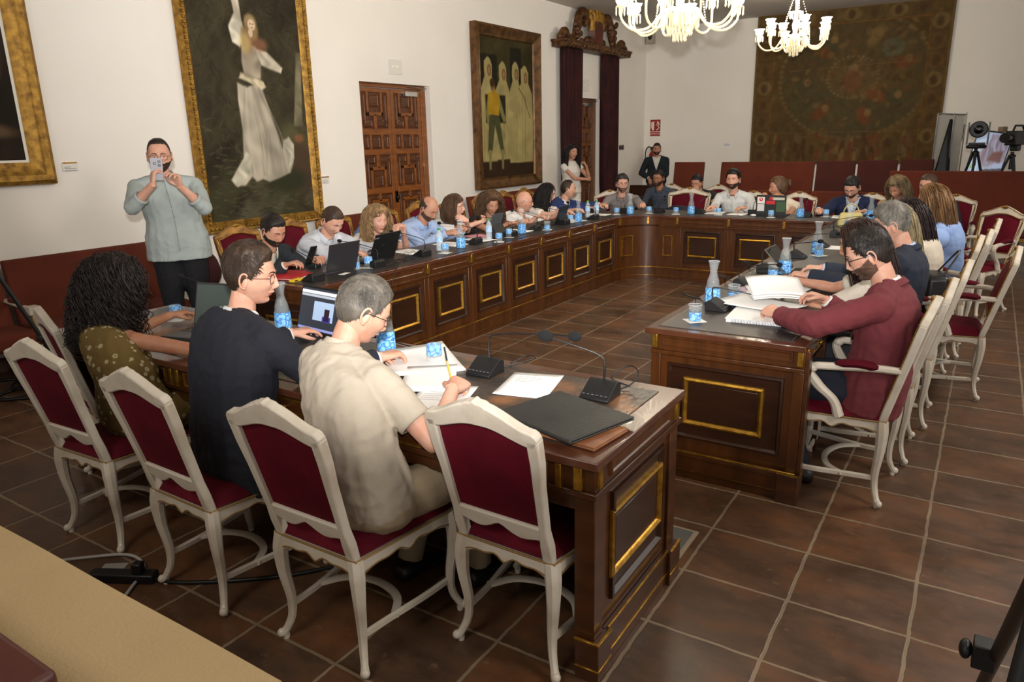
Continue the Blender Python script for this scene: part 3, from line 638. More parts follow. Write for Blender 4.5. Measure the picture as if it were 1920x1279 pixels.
# worktop of the U: polygon outline (outer) minus the inside, built as strips
XL0, XL1, YN, YT0, YT1, XR0, XR1 = -4.43, -3.725, 3.30, 8.545, 9.25, -1.375, -.60
def ucoords(o):
    """inner polyline offset outwards by o from the inner edge"""
    P = [(XL1-o, YN)]
    for a in np.linspace(PI, PI/2, 14): P.append((-3.325+(.4+o)*math.cos(a), 8.145+(.4+o)*math.sin(a)))
    P += [(-2.4, 8.545+o), (XR0+o, 8.545+o), (XR0+o, 8.0), (XR0+o, 3.365)]
    return np.array(P)
inn = ucoords(0); wd = .705; out = ucoords(wd); out[-3:, 0] = XR1
out[-3] = (XR1, 8.545+wd)
wt = empty('worktop', (0, 0, 0), 0, 'long U-shaped mahogany worktop over the left, far and right desk rows', 'worktop')
m = MB(); m.strip(inn, out, (0, 0, TZ-.032), (1, 0, 0), (0, 1, 0), .030); m.build('wood_top', m_woodt, wt, bevel=.004)
i2 = ucoords(.05); o2 = ucoords(wd-.06); o2[-3:, 0] = XR1-.06; o2[-3] = (XR1-.06, 8.545+wd-.06)
i2[0, 1] += .06; o2[0, 1] += .06; i2[-1, 1] += .06; o2[-1, 1] += .06
m = MB(); m.strip(i2, o2, (0, 0, TZ-.003), (1, 0, 0), (0, 1, 0), .0045); m.build('leather_inlay', m_leather, wt, smooth=False)
def studs(P, parent, step=.022, r=.0028, z=TZ+.0015):
    m = MB(); 
    for a, b in zip(P[:-1], P[1:]):
        a, b = np.array(a), np.array(b); L = np.linalg.norm(b-a)
        for t in np.arange(0, L, step): q = a+(b-a)*t/L; m.lathe([(r, -.001), (r*.8, .001), (.0004, .0015)], 5, 0, (q[0], q[1], z))
    return m.build('tooled_border', mat('gilt_tooling', (150, 128, 92), .4, .6), parent)
studs([(XR0+.065, 4.2), (XR0+.065, 3.44), (XR1-.075, 3.44), (XR1-.075, 4.2)], wt)
m = MB(); m.bx(-.05, .05, -.03, .03, 0, .001)
# right run: end face at y=3.39 looking -Y, outer side at x=-.62 open kneeholes with drawers
r = empty('desk_end', (-1.345, 3.39, 0), 0, 'mahogany end panel with large gilt moulding on the right desk row', 'desk')
front_panel(r, .745, pil_first=False, pil_last=True, pw=.40)
q = MB(); q.bx(.006, .034, -.016, .005, .686, .768); q.build('gilt_pilaster_bar', m_gold, r, bevel=.003)
q = MB(); q.bx(.665, .765, -.034, .07, .0, .146); q.build('plinth_block', m_wood, r, bevel=.003); q = MB(); q.bx(-.01, .09, -.034, .07, .0, .146); q.build('plinth_block', m_wood, r, bevel=.003); q = MB(); q.bx(.745, .765, .0, .06, .146, TZ-.03); q.build('corner_post', m_wood, r, bevel=.003)
q = MB(); q.bx(.665, .767, -.036, -.03, .147, .155); q.bx(.765, .769, -.036, .07, .147, .155); q.build('gilt_bead', m_gold, r)
q = MB(); q.bx(.745, .757, .012, .036, .686, .768); q.build('gilt_pilaster_bar', m_gold, r, bevel=.003)
RU = .66
for i, nm in enumerate(('nearest the camera', 'second from the near end', 'third from the near end', 'fourth from the near end', 'fifth from the near end', 'sixth from the near end', 'seventh from the near end')):
    r = empty('desk_unit', (-1.345, 3.44+i*RU, 0), 0, 'mahogany desk section of the right row with side drawer, '+nm, 'desk', 'desk sections of the right row')
    m = MB(); m.bx(0, .05, 0, RU, 0, TZ-.03); m.bx(.05, .72, RU-.04, RU, 0, TZ-.03); m.bx(.05, .70, 0, RU, .64, TZ-.03); m.bx(-.012, .02, 0, RU, 0, .146); m.bx(-.012, 0, 0, RU, .655, .676); m.build('carcass', m_wood, r, bevel=.003)
    m = MB(); m.bx(.70, .725, .05, RU-.05, .66, TZ-.045); dr = m.build('drawer', m_wood, r, bevel=.003)
    m = MB(); m.frame((.725, .08, .675), (0, 1, 0), (0, 0, 1), RU-.16, .07, [(0, 0), (.002, .006), (.008, .006), (.01, 0)]); m.build('gilt_moulding', m_gold, dr)
    m = MB(); m.ell((.742, RU/2, .71), .011); m.bx(.724, .74, RU/2-.004, RU/2+.004, .706, .714); m.build('knob', m_gold, dr)

# near desk: top x -4.14..-0.87, y 1.79..2.55 ; chairs side is y=1.79
nd = empty('near_desk', (-2.5, 2.17, 0), 0, 'long mahogany desk with worn leather top in the foreground, backs of four chairs before it', 'desk')
m_leatw = mat('worn_leather', (50, 45, 42), .35, bump=(40, .3), coat=.1); nt = m_leatw.node_tree
tcn = nt.nodes.new('ShaderNodeTexCoord'); 
def lk(a, b_): nt.links.new(a, b_)
na = nt.nodes.new('ShaderNodeTexNoise'); na.inputs['Scale'].default_value = 3.2; na.inputs['Detail'].default_value = 6; lk(tcn.outputs['Object'], na.inputs[0])
ra = nt.nodes.new('ShaderNodeValToRGB'); e = ra.color_ramp.elements; e[0].position = .45; e[0].color = (*lin((48, 43, 41)), 1); e[1].position = .56; e[1].color = (*lin((76, 58, 46)), 1)
q = e.new(.66); q.color = (*lin((138, 92, 58)), 1); lk(na.outputs[0], ra.inputs[0]); lk(ra.outputs[0], nt.nodes['Principled BSDF'].inputs['Base Color'])
X0, X1, Y0, Y1 = -1.64, 1.63, -.38, .38      # local
m = MB(); m.bx(X0, X1, Y0, Y1, TZ-.032, TZ-.002); m.build('wood_top', m_woodt, nd, bevel=.004)
m = MB(); m.bx(X0+.08, X1-.08, Y0+.08, Y1-.07, TZ-.003, TZ+.0015); m.build('leather_inlay', m_leatw, nd, smooth=False)
studs([(X0+.1, Y1-.085), (X1-.095, Y1-.085), (X1-.095, Y0+.1), (X0+.1, Y0+.1)], nd)
m = MB(); m.bx(X0+.02, X1-.055, Y0+.03, Y1-.03, .60, TZ-.03); m.bx(X0+.015, X1-.056, Y1-.06, Y1-.02, .0, TZ-.03); m.bx(X0+.005, X1-.057, Y0+.012, Y1-.005, .655, .676)
m.bx(X0+.02, X0+.08, Y0+.04, Y1-.03, 0, .66); m.bx(X1-.10, X1-.059, Y0+.05, Y1-.05, 0, .66)
m.bx(X0+.01, X1-.10, Y1-.03, Y1-.005, 0, .146)
m.build('carcass', m_wood, nd, bevel=.003)
# drawers on the chair side
nD = 6; L = (X1-X0-.24)/nD
for i in range(nD):
    a = X0+.12+i*L
    m = MB(); m.bx(a+.06, a+L-.06, Y0+.02, Y0+.04, .672, .752); dr = m.build('drawer', m_wood, nd, bevel=.003)
    m = MB(); m.frame((a+.07, Y0+.021, .677), (1, 0, 0), (0, 0, 1), L-.14, .07, [(0, 0), (.002, .007), (.008, .007), (.01, 0)]); m.build('gilt_moulding', m_gold, dr)
    m = MB(); m.lathe([(.004, 0), (.005, .014), (.012, .018), (.012, .024), (.004, .028)], 12, 0, (a+L/2, Y0+.02, .712), rotx(PI/2)); m.build('knob', m_gold, dr)
    for s in (.02, L-.03):
        m = MB(); m.bx(a+s, a+s+.022, Y0+.008, Y0+.03, .672, .755); m.build('gilt_pilaster_bar', m_gold, nd, bevel=.003)
# end panel at x = X1 looking +X : group under the desk as one part with its own mouldings
ep = MB(); xe = X1-.03
ep.bx(xe-.03, xe, Y0+.04, Y1-.02, 0, TZ-.03); ep.bx(xe-.07, xe+.022, Y0+.010, Y1-.003, .655, .677); ep.bx(xe-.06, xe+.014, Y0+.022, Y1-.008, .677, TZ-.031)
ep.bx(xe, xe+.020, Y0+.10, Y1-.10, 0, .146)
for ya, yb in ((Y0+.01, Y0+.11), (Y1-.11, Y1+.0)): ep.bx(xe-.05, xe+.036, ya, yb, 0, .146); ep.bx(xe-.06, xe+.012, ya+.016, yb-.02, .146, .655)
ep = ep.build('end_panel', m_wood, nd, bevel=.003)
m = MB(); m.frame((xe, Y0+.16, .222), (0, 1, 0), (0, 0, 1), .45, .40, [(0, 0), (.003, .014), (.014, .016), (.026, .002)]); m.bx(xe-.001, xe+.002, Y0+.16, Y0+.61, .222, .622); m.build('recessed_panel', m_woodd, ep)
m = MB(); m.frame((xe+.002, Y0+.185-.03, .305), (0, 1, 0), (0, 0, 1), .44, .25, [(0, 0), (.002, .010), (.010, .015), (.020, .008), (.024, 0)]); m.build('gilt_moulding', m_gold, ep)
m = MB(); m.bx(xe+.0, xe+.005, Y0+.2, Y0+.55, .345, .515); m.build('centre_panel', m_woodd, ep, bevel=.002)
m = MB(); m.frame((xe+.013, Y0+.12, .695), (0, 1, 0), (0, 0, 1), .52, .06, [(0, 0), (.004, .010), (.012, .010), (.018, .004)]); m.bx(xe+.012, xe+.018, Y0+.135, Y0+.625, .71, .74); m.build('frieze_panel', m_woodh, ep)
m = MB(); m.bx(xe+.018, xe+.026, Y0+.11, Y1-.11, .147, .155); m.bx(xe+.018, xe+.024, Y0+.11, Y1-.11, .046, .051)
for ya, yb in ((Y0+.01, Y0+.11), (Y1-.11, Y1+.0)): m.bx(xe+.03, xe+.040, ya, yb, .147, .155); m.bx(xe+.034, xe+.039, ya, yb, .046, .051)
m.bx(xe-.05, xe+.04, Y0+.004, Y0+.012, .147, .155); m.bx(xe-.05, xe+.038, Y0+.006, Y0+.011, .046, .051)
m.build('gilt_bead', m_gold, ep, bevel=.001, seg=1)
for y in (Y0+.045, Y1-.06): m = MB(); m.bx(xe+.008, xe+.024, y-.012, y+.012, .686, .768); m.build('gilt_pilaster_bar', m_gold, ep, bevel=.003)
m = MB(); m.bx(xe-.055, xe-.025, Y0+.006, Y0+.03, .680, .762); m.build('gilt_pilaster_bar', m_gold, nd, bevel=.003)

# dais table in the very foreground, covered in beige cloth, with a dark wood box corner on it
fg = empty('speaker_table', (-2.4, .2, 0), 0, 'foreground table covered in smooth beige cloth in the lower left corner', 'table')
m_beige = mat('beige_cloth', (176, 152, 112), .95, noise=(2.5, (164, 140, 100), .3, .8), bump=(120, .25))
m = MB(); u, v_ = np.meshgrid(np.linspace(-1.6, 1.40, 60), np.linspace(-.55, .52, 30)); m.grid(np.stack([u, v_, .75+.0015*np.sin(u*9+v_*7)+.001*np.sin(v_*23+u*4)], 2))
n = 200; P = []
for z in (.749, .4, .02):
    k = (.749-z)/.73; t = np.linspace(0, 4, n, endpoint=False); xs = np.interp(t, [0, 1, 2, 3, 4], [-1.6, 1.4, 1.4, -1.6, -1.6]); ys = np.interp(t, [0, 1, 2, 3, 4], [-.55, -.55, .52, .52, -.55])
    rr_ = .03*k*np.sin(t*22)+.01*k; P.append(np.stack([xs+np.sign(xs+.1)*rr_*((t % 2) > 1), ys+np.sign(ys)*rr_*((t % 2) < 1), np.full(n, z)], 1))
m.loft(P, caps=False); m.build('table_cloth_cover', m_beige, fg)
m = MB(); m.bx(-1.5, 1.3, -.45, .42, .715, .745); [m.bx(x, x+.05, y, y+.05, 0, .715) for x in (-1.45, 1.2) for y in (-.42, .35)]; m.build('table_frame', m_wood, fg)
lt = empty('lectern_box', (-1.62, .20, .752), 0, 'corner of a dark reddish wooden box on the beige cloth', 'box')
m = MB(); m.bx(-.5, .435, -.23, .235, 0, .146); m.build('box_body', mat('reddish_brown_wood', (84, 42, 34), .45, noise=(5, (64, 30, 24)), coat=.2), lt, bevel=.012, seg=3)

# ================================================================== CHAIRS
def chair_parts(arms=False, wide=1.0, face_gilt=False, tall=0.):
    """local: sitter looks towards +y, origin on the floor under the middle of the seat"""
    r = empty('side_chair' if not arms else 'armchair')
    W = wide
    yr, yf = -.205, .215; xr, xf = .178*W, .235*W
    # back frame in its raked plane
    o = np.array([0, yr, .43]); ay = nrm((0, -.245, .97)); ax = np.array([1., 0, 0])
    H = .585+tall
    def outer(n):   # crest outline from left shoulder to right shoulder
        t = np.linspace(-1, 1, n); x = t*.212*W
        y = H-.082+.052*smooth01(1-abs(t), .10, .80)+.020*np.exp(-(t/.20)**2)+.004*np.cos(t*46)*np.exp(-(t/.2)**2)-.024*smooth01(abs(t), .90, 1.0)**2
        return np.stack([x, y], 1)
    top = outer(41); topi = top.copy(); topi[:, 1] -= .058; topi[:, 0] *= .93; topi[:, 1] = H-.138+.040*smooth01(1-abs(np.linspace(-1, 1, 41)), .0, .9)
    th = .034
    m = MB()
    m.strip(topi[::-1], top[::-1], o-np.cross(ax, ay)*th/2, ax, ay, th)
    for s in (-1, 1):
        vv = np.array([-.02, .06, .12, .3, H-.2, H-.108]); oo = np.array([.184, .190, .184, .196, .208, .2115])*W; ii = np.array([.150, .150, .156, .163, .168, .168])*W
        A_ = np.stack([s*oo, vv], 1); B_ = np.stack([s*ii, vv], 1)
        if s > 0: A_, B_ = B_, A_
        m.strip(A_, B_, o-np.cross(ax, ay)*th/2, ax, ay, th)
    tt = np.linspace(-1, 1, 21); up_ = np.stack([tt*.158*W, np.full(21, .135)], 1); dn = np.stack([tt*.158*W, .085+.010*np.cos(tt*PI*2)-.012*abs(tt)+.008*np.exp(-(tt/.15)**2)], 1)
    m.strip(dn[::-1], up_[::-1], o-np.cross(ax, ay)*th*.4, ax, ay, th*.8)
    m.build('back_frame', m_white, r, bevel=.006, seg=2)
    # velvet back: pillowed front, near-flat rear
    nu, nv = 17, 21; G1, G2 = [], []
    az = np.cross(ax, ay)     # points to -y (rear)
    for j in range(nv):
        v = j/(nv-1); row1, row2 = [], []
        for i in range(nu):
            t = -1+2*i/(nu-1); x = t*(.158+.012*v)*W; ytop = np.interp(t*.17*W/.8*.8, topi[:, 0], topi[:, 1])+.004; y = .128+(ytop-.128)*v
            e_ = (1-t**4)*(1-(2*v-1)**4)
            row1.append(o+ax*x+ay*y-az*(.004+.030*e_**.6)); row2.append(o+ax*x+ay*y+az*(.001+.004*e_))
        G1.append(row1); G2.append(row2)
    m = MB(); m.grid(np.array(G1)[:, ::-1]); m.grid(np.array(G2)); m.build('velvet_back', m_velvet, r)
    # gilt line round the upholstery (front) and on crest
    if face_gilt:
        P = [np.array(o+ax*q[0]+ay*(q[1]+.006)-az*.020) for q in topi]; L_ = [o+ax*(.160*W)*1+ay*.13-az*.020]; P2 = P+[o+ax*.158*W+ay*.13-az*.02, o-ax*.158*W+ay*.13-az*.02]
        m = MB(); m.tube(P2, .005, 6, closed=True)
        P3 = [np.array(o+ax*q[0]*.98+ay*(q[1]-.008)-az*.018) for q in top]; m.tube(P3, .004, 6); m.ell(o+ay*(H-.028)-az*.02, (.035, .012, .016))
        for s in (-1, 1): m.tube([o+ax*s*.20*W+ay*(H-.16)-az*.018, o+ax*s*.178*W+ay*.03-az*.018], .003, 5)
        m.build('gilt_trim', m_goldm, r)
    # seat rails with scalloped lower edge
    m = MB(); tt = np.linspace(-1, 1, 31)
    sc = .060-.032*(1-abs(tt)**5)+.012*np.exp(-(tt/.10)**2)+.006*np.cos(tt*14)*np.exp(-(tt/.5)**2)
    for (xa, ya), (xb, yb) in (((-xr, yr), (xr, yr)), ((xr, yr), (xf, yf)), ((xf, yf), (-xf, yf)), ((-xf, yf), (-xr, yr))):
        a, b_ = np.array([xa, ya, 0.]), np.array([xb, yb, 0.]); d = b_-a; L = np.linalg.norm(d); dx = d/L
        A_ = np.stack([(tt+1)/2*L, np.full(31, .425)], 1); B_ = np.stack([(tt+1)/2*L, .425-.012-sc*1.0], 1)
        m.strip(B_, A_, a+np.cross(dx, (0, 0, 1))*-.012, dx, (0, 0, 1), .026)
    m.build('seat_rail', m_white, r, bevel=.004)
    m = MB(); e2 = .016
    R_ = [(-xr-e2, yr-e2, .428), (xr+e2, yr-e2, .428), (xf+e2, yf+e2, .428), (-xf-e2, yf+e2, .428)]
    for a, b_ in zip(R_, R_[1:]+R_[:1]): m.tube([a, b_], .004, 6)
    for a, b_ in zip(R_, R_[1:]+R_[:1]):
        a, b_ = np.array(a), np.array(b_); P = a+(b_-a)*((tt+1)/2)[:, None]; P[:, 2] = .425-.006-sc; m.tube(P[2:-2], .0025, 5)
    m.build('gilt_line', mat('aged_gilt_line', (140, 108, 62), .5, .3), r)
    # seat cushion
    G = []; 
    for j in range(13):
        v = j/12; row = []
        for i in range(15):
            t = -1+2*i/14; y = yr-.008+(yf-yr+.018)*v; hw = (xr+(xf-xr)*v)+.006; ee = (1-t**6)*(1-(2*v-1)**6)
            row.append((t*hw, y, .432+.052*ee**.45))
        G.append(row)
    m = MB(); m.grid(np.array(G)); m.bx(-xr+.01, xr-.01, yr+.01, yf-.01, .40, .435); m.build('seat', m_velvet, r)
    # cabriole legs
    for s in (-1, 1):
        for rear in (1, 0):
            x0, y0, d = (xr, yr, -1) if rear else (xf, yf, 1)
            P = crom([(s*x0*.99, y0, .425), (s*(x0+.006), y0+d*.006, .36), (s*(x0+.004), y0+d*.004, .27), (s*(x0-.006), y0-d*.006, .17), (s*(x0-.004), y0-d*.002, .09), (s*(x0+.014), y0+d*.016, .035), (s*(x0+.026), y0+d*.028, .018)], 22)
            m = MB(); m.tube(P, np.interp(np.linspace(0, 1, 22), [0, .15, .35, .6, .82, .93, 1], [.026, .027, .021, .0155, .013, .016, .014]), 8, sq=.45)
            m.ell(P[-1]+[0, 0, .004], (.017, .017, .017), 0, 10, 8); m.lathe([(.012, 0), (.013, .014)], 10, 0, (P[-1][0]-s*.01, P[-1][1]-d*.01, 0))
            m.build('leg', m_white, r)
    # stretchers
    m = MB()
    for s in (-1, 1): m.tube(crom([(s*(xr-.008), yr-.002, .135), (s*(xr+.004), -.07, .130), (s*(xf-.03), .08, .130), (s*(xf-.012), yf, .135)], 12), (.010, .015), 6, sq=.7, up=(0, 0, 1))
    m.tube(crom([(-(xr+.012), -.06, .13), (-.12*W, .03, .13), (0, .065, .13), (.12*W, .03, .13), (xr+.012, -.06, .13)], 24), (.015, .010), 6, sq=.7, up=(0, 0, 1))
    m.build('stretcher', m_white, r)
    if arms:
        for s in (-1, 1):
            q = o+ay*.255; m = MB()
            m.tube(crom([(s*.178*W, q[1]+.01, q[2]), (s*.205*W, q[1]+.12, q[2]+.005), (s*.235*W, q[1]+.30, q[2]-.005), (s*.245*W, q[1]+.365, q[2]-.012), (s*.243*W, q[1]+.385, q[2]-.045), (s*.225*W, q[1]+.345, q[2]-.11), (s*.215*W, q[1]+.275, q[2]-.175), (s*.215*W, q[1]+.245, q[2]-.25)], 34), np.interp(np.linspace(0, 1, 34), [0, .4, .6, .68, .8, 1], [.017, .018, .021, .024, .019, .024]), 8, sq=.4)
            m.ell((s*.243*W, q[1]+.375, q[2]-.02), (.026, .026, .024)); m.build('arm', m_white, r)
            m = MB(); m.tube(crom([(s*.212*W, q[1]+.10, q[2]+.012), (s*.222*W, q[1]+.18, q[2]+.022), (s*.232*W, q[1]+.28, q[2]+.012)], 12), np.array([[a, b_] for a, b_ in zip(np.interp(np.linspace(0, 1, 12), [0, .15, .85, 1], [.012, .028, .028, .012]), np.interp(np.linspace(0, 1, 12), [0, .15, .85, 1], [.008, .02, .02, .008]))]), 10, up=(0, 0, 1)); m.build('arm_pad', m_velvet, r)
    return r
P_side = chair_parts(False); P_arm = chair_parts(True, 1.08, True, .01); P_sideg = chair_parts(False, 1.05, True, .0); P_pres = chair_parts(True, 1.45, True, .04); P_tall = chair_parts(False, 1.08, True, .10)
used = {}
def chair(proto, x, y, rz, label, group=None):
    if id(proto) not in used: used[id(proto)] = 1; c = proto
    else: c = copy_tree(proto)
    c.location = (x, y, 0); c.rotation_euler = (0, 0, rz); c['label'] = label; c['category'] = 'chair'
    if group: c['group'] = group
    elif 'group' in c: del c['group']
    return c
gn = 'cream chairs along the near desk'
chair(P_side, -3.22, 1.66, .05, 'cream-framed crimson velvet chair, leftmost in front, under the woman in olive', gn)
chair(P_side, -2.43, 1.63, -.02, 'cream-framed crimson velvet chair under the man in the dark navy jacket', gn)
chair(P_side, -1.74, 1.66, .0, 'cream-framed crimson velvet chair under the man in the beige polo shirt', gn)
chair(P_side, -1.185, 1.975, -.02, 'empty cream-framed crimson velvet chair pushed in at the near desk corner', gn)
chair(P_side, -3.72, 1.98, -.25, 'cream-framed crimson velvet chair further left behind the woman in the olive dress', gn)
gr = 'cream armchairs along the right desk row'
chair(P_arm, -.465, 3.76, PI/2-.06, 'cream armchair with crimson velvet under the man in the burgundy jacket', gr)
chair(P_sideg, -.42, 4.32, PI/2, 'cream chair just behind the burgundy-jacket man, second in the right row', gr)
chair(P_arm, -.37, 4.92, PI/2, 'cream armchair behind the grey-haired man, third in the right row', gr)
chair(P_arm, -.12, 5.62, PI/2+.02, 'empty-looking cream armchair pulled out from the right row with a dark bag on it', gr)
chair(P_arm, -.33, 6.14, PI/2, 'cream armchair behind the woman in the cream blouse in the right row', gr)
chair(P_sideg, -.27, 6.62, PI/2, 'cream chair behind the dark-haired woman, further along the right row', gr)
chair(P_arm, -.22, 7.35, PI/2, 'cream armchair under the woman in the light blue blouse', gr)
chair(P_arm, -.02, 8.35, PI*.80, 'cream armchair with gilt crest at the far end of the right row', gr)
gf = 'cream and gilt armchairs along the far desk row'
for x, y, rz, l, p in ((-4.40, 9.45, PI+.55, 'cream and gilt armchair behind the man in the grey shirt at the far left corner', P_arm),
      (-3.50, 9.72, PI, 'wide empty cream and gilt armchair with a dark jacket, middle of the far row', P_pres),
      (-2.62, 9.72, PI, 'cream and gilt armchair behind the bearded man in the white shirt', P_arm), (-2.04, 9.74, PI, 'cream and gilt armchair behind the woman with the hair bun', P_arm),
      (-1.18, 9.75, PI, 'cream and gilt armchair behind the man in the blue suit', P_arm), (-.33, 9.75, PI-.1, 'cream and gilt armchair behind the brown-haired man with glasses', P_arm)):
    chair(p, x, y, rz, l, gf)
gl = 'gilt chairs along the left desk row'
P_gilt = None
def gilt_copy():
    root = P_tall
    for c in root.children:
        if c.name.startswith(('back_frame', 'seat_rail', 'leg', 'stretcher')):
            c.data = c.data.copy(); c.data.materials[0] = m_oldg
    return root
m_oldg = mat('old_gilt_wood', (172, 126, 60), .45, .35, noise=(12, (98, 60, 28), .35, .65), bump=(40, .2))
P_gilt = gilt_copy()
for x, y, l in ((-4.98, 3.95, 'gilt-framed crimson chair behind the man in the black jacket'), (-5.02, 4.52, 'gilt-framed crimson chair behind the man with the phone in the white shirt'), (-5.0, 5.08, 'gilt-framed crimson chair behind the curly blonde woman'), (-5.0, 5.78, 'gilt-framed crimson chair behind the bald man in light blue'),
      (-5.0, 6.38, 'gilt-framed crimson chair behind the woman with brown bob and glasses'), (-5.0, 6.98, 'gilt-framed crimson chair behind the curly brown-haired woman'), (-5.0, 7.62, 'gilt-framed crimson chair behind the bald man in white'), (-5.0, 8.12, 'gilt-framed crimson chair behind the woman with long black hair'), (-5.02, 8.68, 'gilt-framed crimson chair behind the man in the blue blazer')):
    chair(P_gilt, x, y, -PI/2, l, gl)

# ================================================================== BENCHES
m_rust = mat('rust_velvet', (98, 38, 14), .9, noise=(3, (80, 28, 11), .3, .8), sheen=.12, bump=(100, .15))
m_rustd = mat('dark_red_velvet', (74, 27, 17), .9, noise=(3, (58, 20, 12), .3, .8), sheen=.1, bump=(100, .15))
def bench(x, y, rz, w, zb, label, zs=.42, depth=.5, back=None, lean=.12, group=None, material=None):
    """backrest along local x, sitter faces +y"""
    r = empty('velvet_bench', (x, y, 0), rz, label, 'bench', group); M_ = material or m_rust
    m = MB(); m.bx(0, w, -.02, depth, zs-.12, zs); m.build('seat', M_, r, bevel=.03, seg=3)
    m = MB(); m.prism([(0, zs-.02), (.07, zs-.02), (.07-lean, zb), (-lean, zb)], (w, 0, 0), (0, 1, 0), (0, 0, 1), -w) if False else m.loft([np.array([(xx, 0, zs-.04), (xx, .07, zs-.04), (xx, .06-lean, zb), (xx, -lean, zb)]) for xx in (0, w)]); m.build('backrest', M_, r, bevel=.015, seg=2)
    m = MB(); m.bx(0, w, 0, depth-.02, zs-.17, zs-.12); m.build('base_rail', m_goldm, r, bevel=.005)
    for xx in (.03, w-.08):
        for yy in (.02, depth-.08): m = MB(); m.box((xx+.025, yy+.025, (zs-.17)/2), (.05, .05, zs-.17)); m.build('leg', m_white, r, bevel=.004)
    return r
bench(-6.30, 3.78, -PI/2, 1.22, .90, 'long rust velvet wall bench behind the standing man taking a photo', depth=.45, lean=.10, group='wall benches')
bench(-6.30, 6.55, -PI/2, .75, .90, 'rust velvet wall bench between the gown painting and the carved door', depth=.4, lean=.10, group='wall benches')
bench(-6.30, 11.0, -PI/2, 2.3, .93, 'rust velvet wall bench under the monks painting', depth=.45, lean=.10, group='wall benches')
# dark wood bench in the far left corner
# far wall row of seats
Yb = 13.2
for x0, x1, zt, l, mt in ((-4.92, -4.36, 1.26, 'separate rust velvet seat back left of the others at the far wall', m_rust), (-4.05, -2.48, 1.26, 'long rust velvet bench below the tapestry, leftmost of the far benches', m_rust), (-2.445, -1.85, 1.27, 'rust velvet seat back below the tapestry, second along', m_rustd), (-1.815, -1.24, 1.28, 'rust velvet seat back below the tapestry, third along', m_rustd), (-1.205, -.74, 1.29, 'rust velvet seat back at the right corner of the tapestry', m_rustd)):
    bench(x1, Yb, PI, x1-x0, zt, l, zs=.62, group='far velvet benches', material=mt, lean=.1)
for i, (x0, x1, l) in enumerate(((-4.45, -2.3, 'long low rust velvet bench behind the far desk row, left part'), (-2.28, -.5, 'long low rust velvet bench behind the far desk row, right part'))):
    bench(x1, 12.0, PI, x1-x0, .86, l, group='low velvet benches')
bench(2.2, 11.35, PI, 3.35, 1.20, 'tall rust velvet bench on the right in front of the television cameras', zs=.55, depth=.6, group='far velvet benches', lean=.06)
bench(-5.0, 13.4, PI, .9, .82, 'dark wooden bench in the far left corner', zs=.45, material=m_woodd)
# ================================================================== PEOPLE
_ico = {}
def ico(n):
    if n not in _ico:
        bm = bmesh.new(); bmesh.ops.create_icosphere(bm, subdivisions=n, radius=1)
        _ico[n] = (np.array([v.co[:] for v in bm.verts]), [tuple(v.index for v in f.verts) for f in bm.faces]); bm.free()
    return _ico[n]
def g2(X, Z, x, z, sx, sz): return np.exp(-((X-x)/sx)**2-((Z-z)/sz)**2)
def head_shape(n, w=1., fat=0., seed=0, jaw=0., fem=0., mouth=0.):
    """n: unit directions -> head surface; eyes at z=0, chin -.118, crown +.118, face towards +y"""
    x, y, z = n.T; t = np.clip(-z, 0, 1); f = np.clip(y, 0, 1)
    bl_ = smooth01(z, -.2, .5); x = x*(1-bl_)+bl_*np.sign(x)*np.abs(x)**.80*.985; y = np.where(y < 0, y*(1-bl_)-bl_*np.abs(y)**.82, y)
    X = x*.077*w*(1-(.29-.13*jaw-.10*fat+.09*fem)*t**1.6)*(1+.03*np.clip(-y, 0, 1)); Z = z*.119
    Y = np.where(y > 0, .095*np.abs(y)**.82, -.104*np.abs(y)*(1-.42*t**1.2))
    Y = Y-.014*smooth01(z, .45, .95)*f+.012*smooth01(t, .6, .95)*smooth01(y, -.1, .5)
    X = X*(1+.05*g2(0*X, Z, 0, -.03, 1, .03)*smooth01(np.abs(x), .3, .9)*(y > -.2))
    wf = smooth01(y, .05, .35); aX = np.abs(X)
    d = 0
    d = d+.015*g2(X, Z, 0, -.036, .011, .013)+.012*g2(X, Z, 0, -.020, .0085, .020)+.004*g2(X, Z, 0, .0, .008, .02)
    d = d+.009*g2(aX, Z, .012, -.041, .0075, .0075)
    d = d+.0055*g2(aX, Z, .026, .023, .024, .008)*(1-.5*fem)-.0095*g2(aX, Z, .031, .002, .015, .011)-.004*g2(aX, Z, .012, .004, .006, .01)
    d = d+(.0045+.006*fat)*g2(aX, Z, .043, -.028, .018, .020)-.003*g2(aX, Z, .046, -.062, .016, .018)*(1-2*fat)
    d = d+.0075*g2(X, Z, 0, -.062, .022, .009)+.0045*g2(X, Z, 0, -.0625, .019, .0045)+.0050*g2(X, Z, 0, -.0735, .016, .0045)-.0052*g2(X, Z, 0, -.0682, .023, .0022)
    d = d-.0040*g2(X, Z, 0, -.084, .020, .006)+(.0075+.002*jaw)*g2(X, Z, 0, -.103, .018, .014)
    d = d-.0016*np.exp(-((aX-.019-(-.035-Z)*.35)/.0035)**2)*((Z < -.035) & (Z > -.068))
    Y = Y+d*wf
    if fat: r_ = fat*.014*smooth01(t, .45, .9); X = X*(1+r_*6); Z = Z-r_*.3
    return np.stack([X, Y, Z], 1)
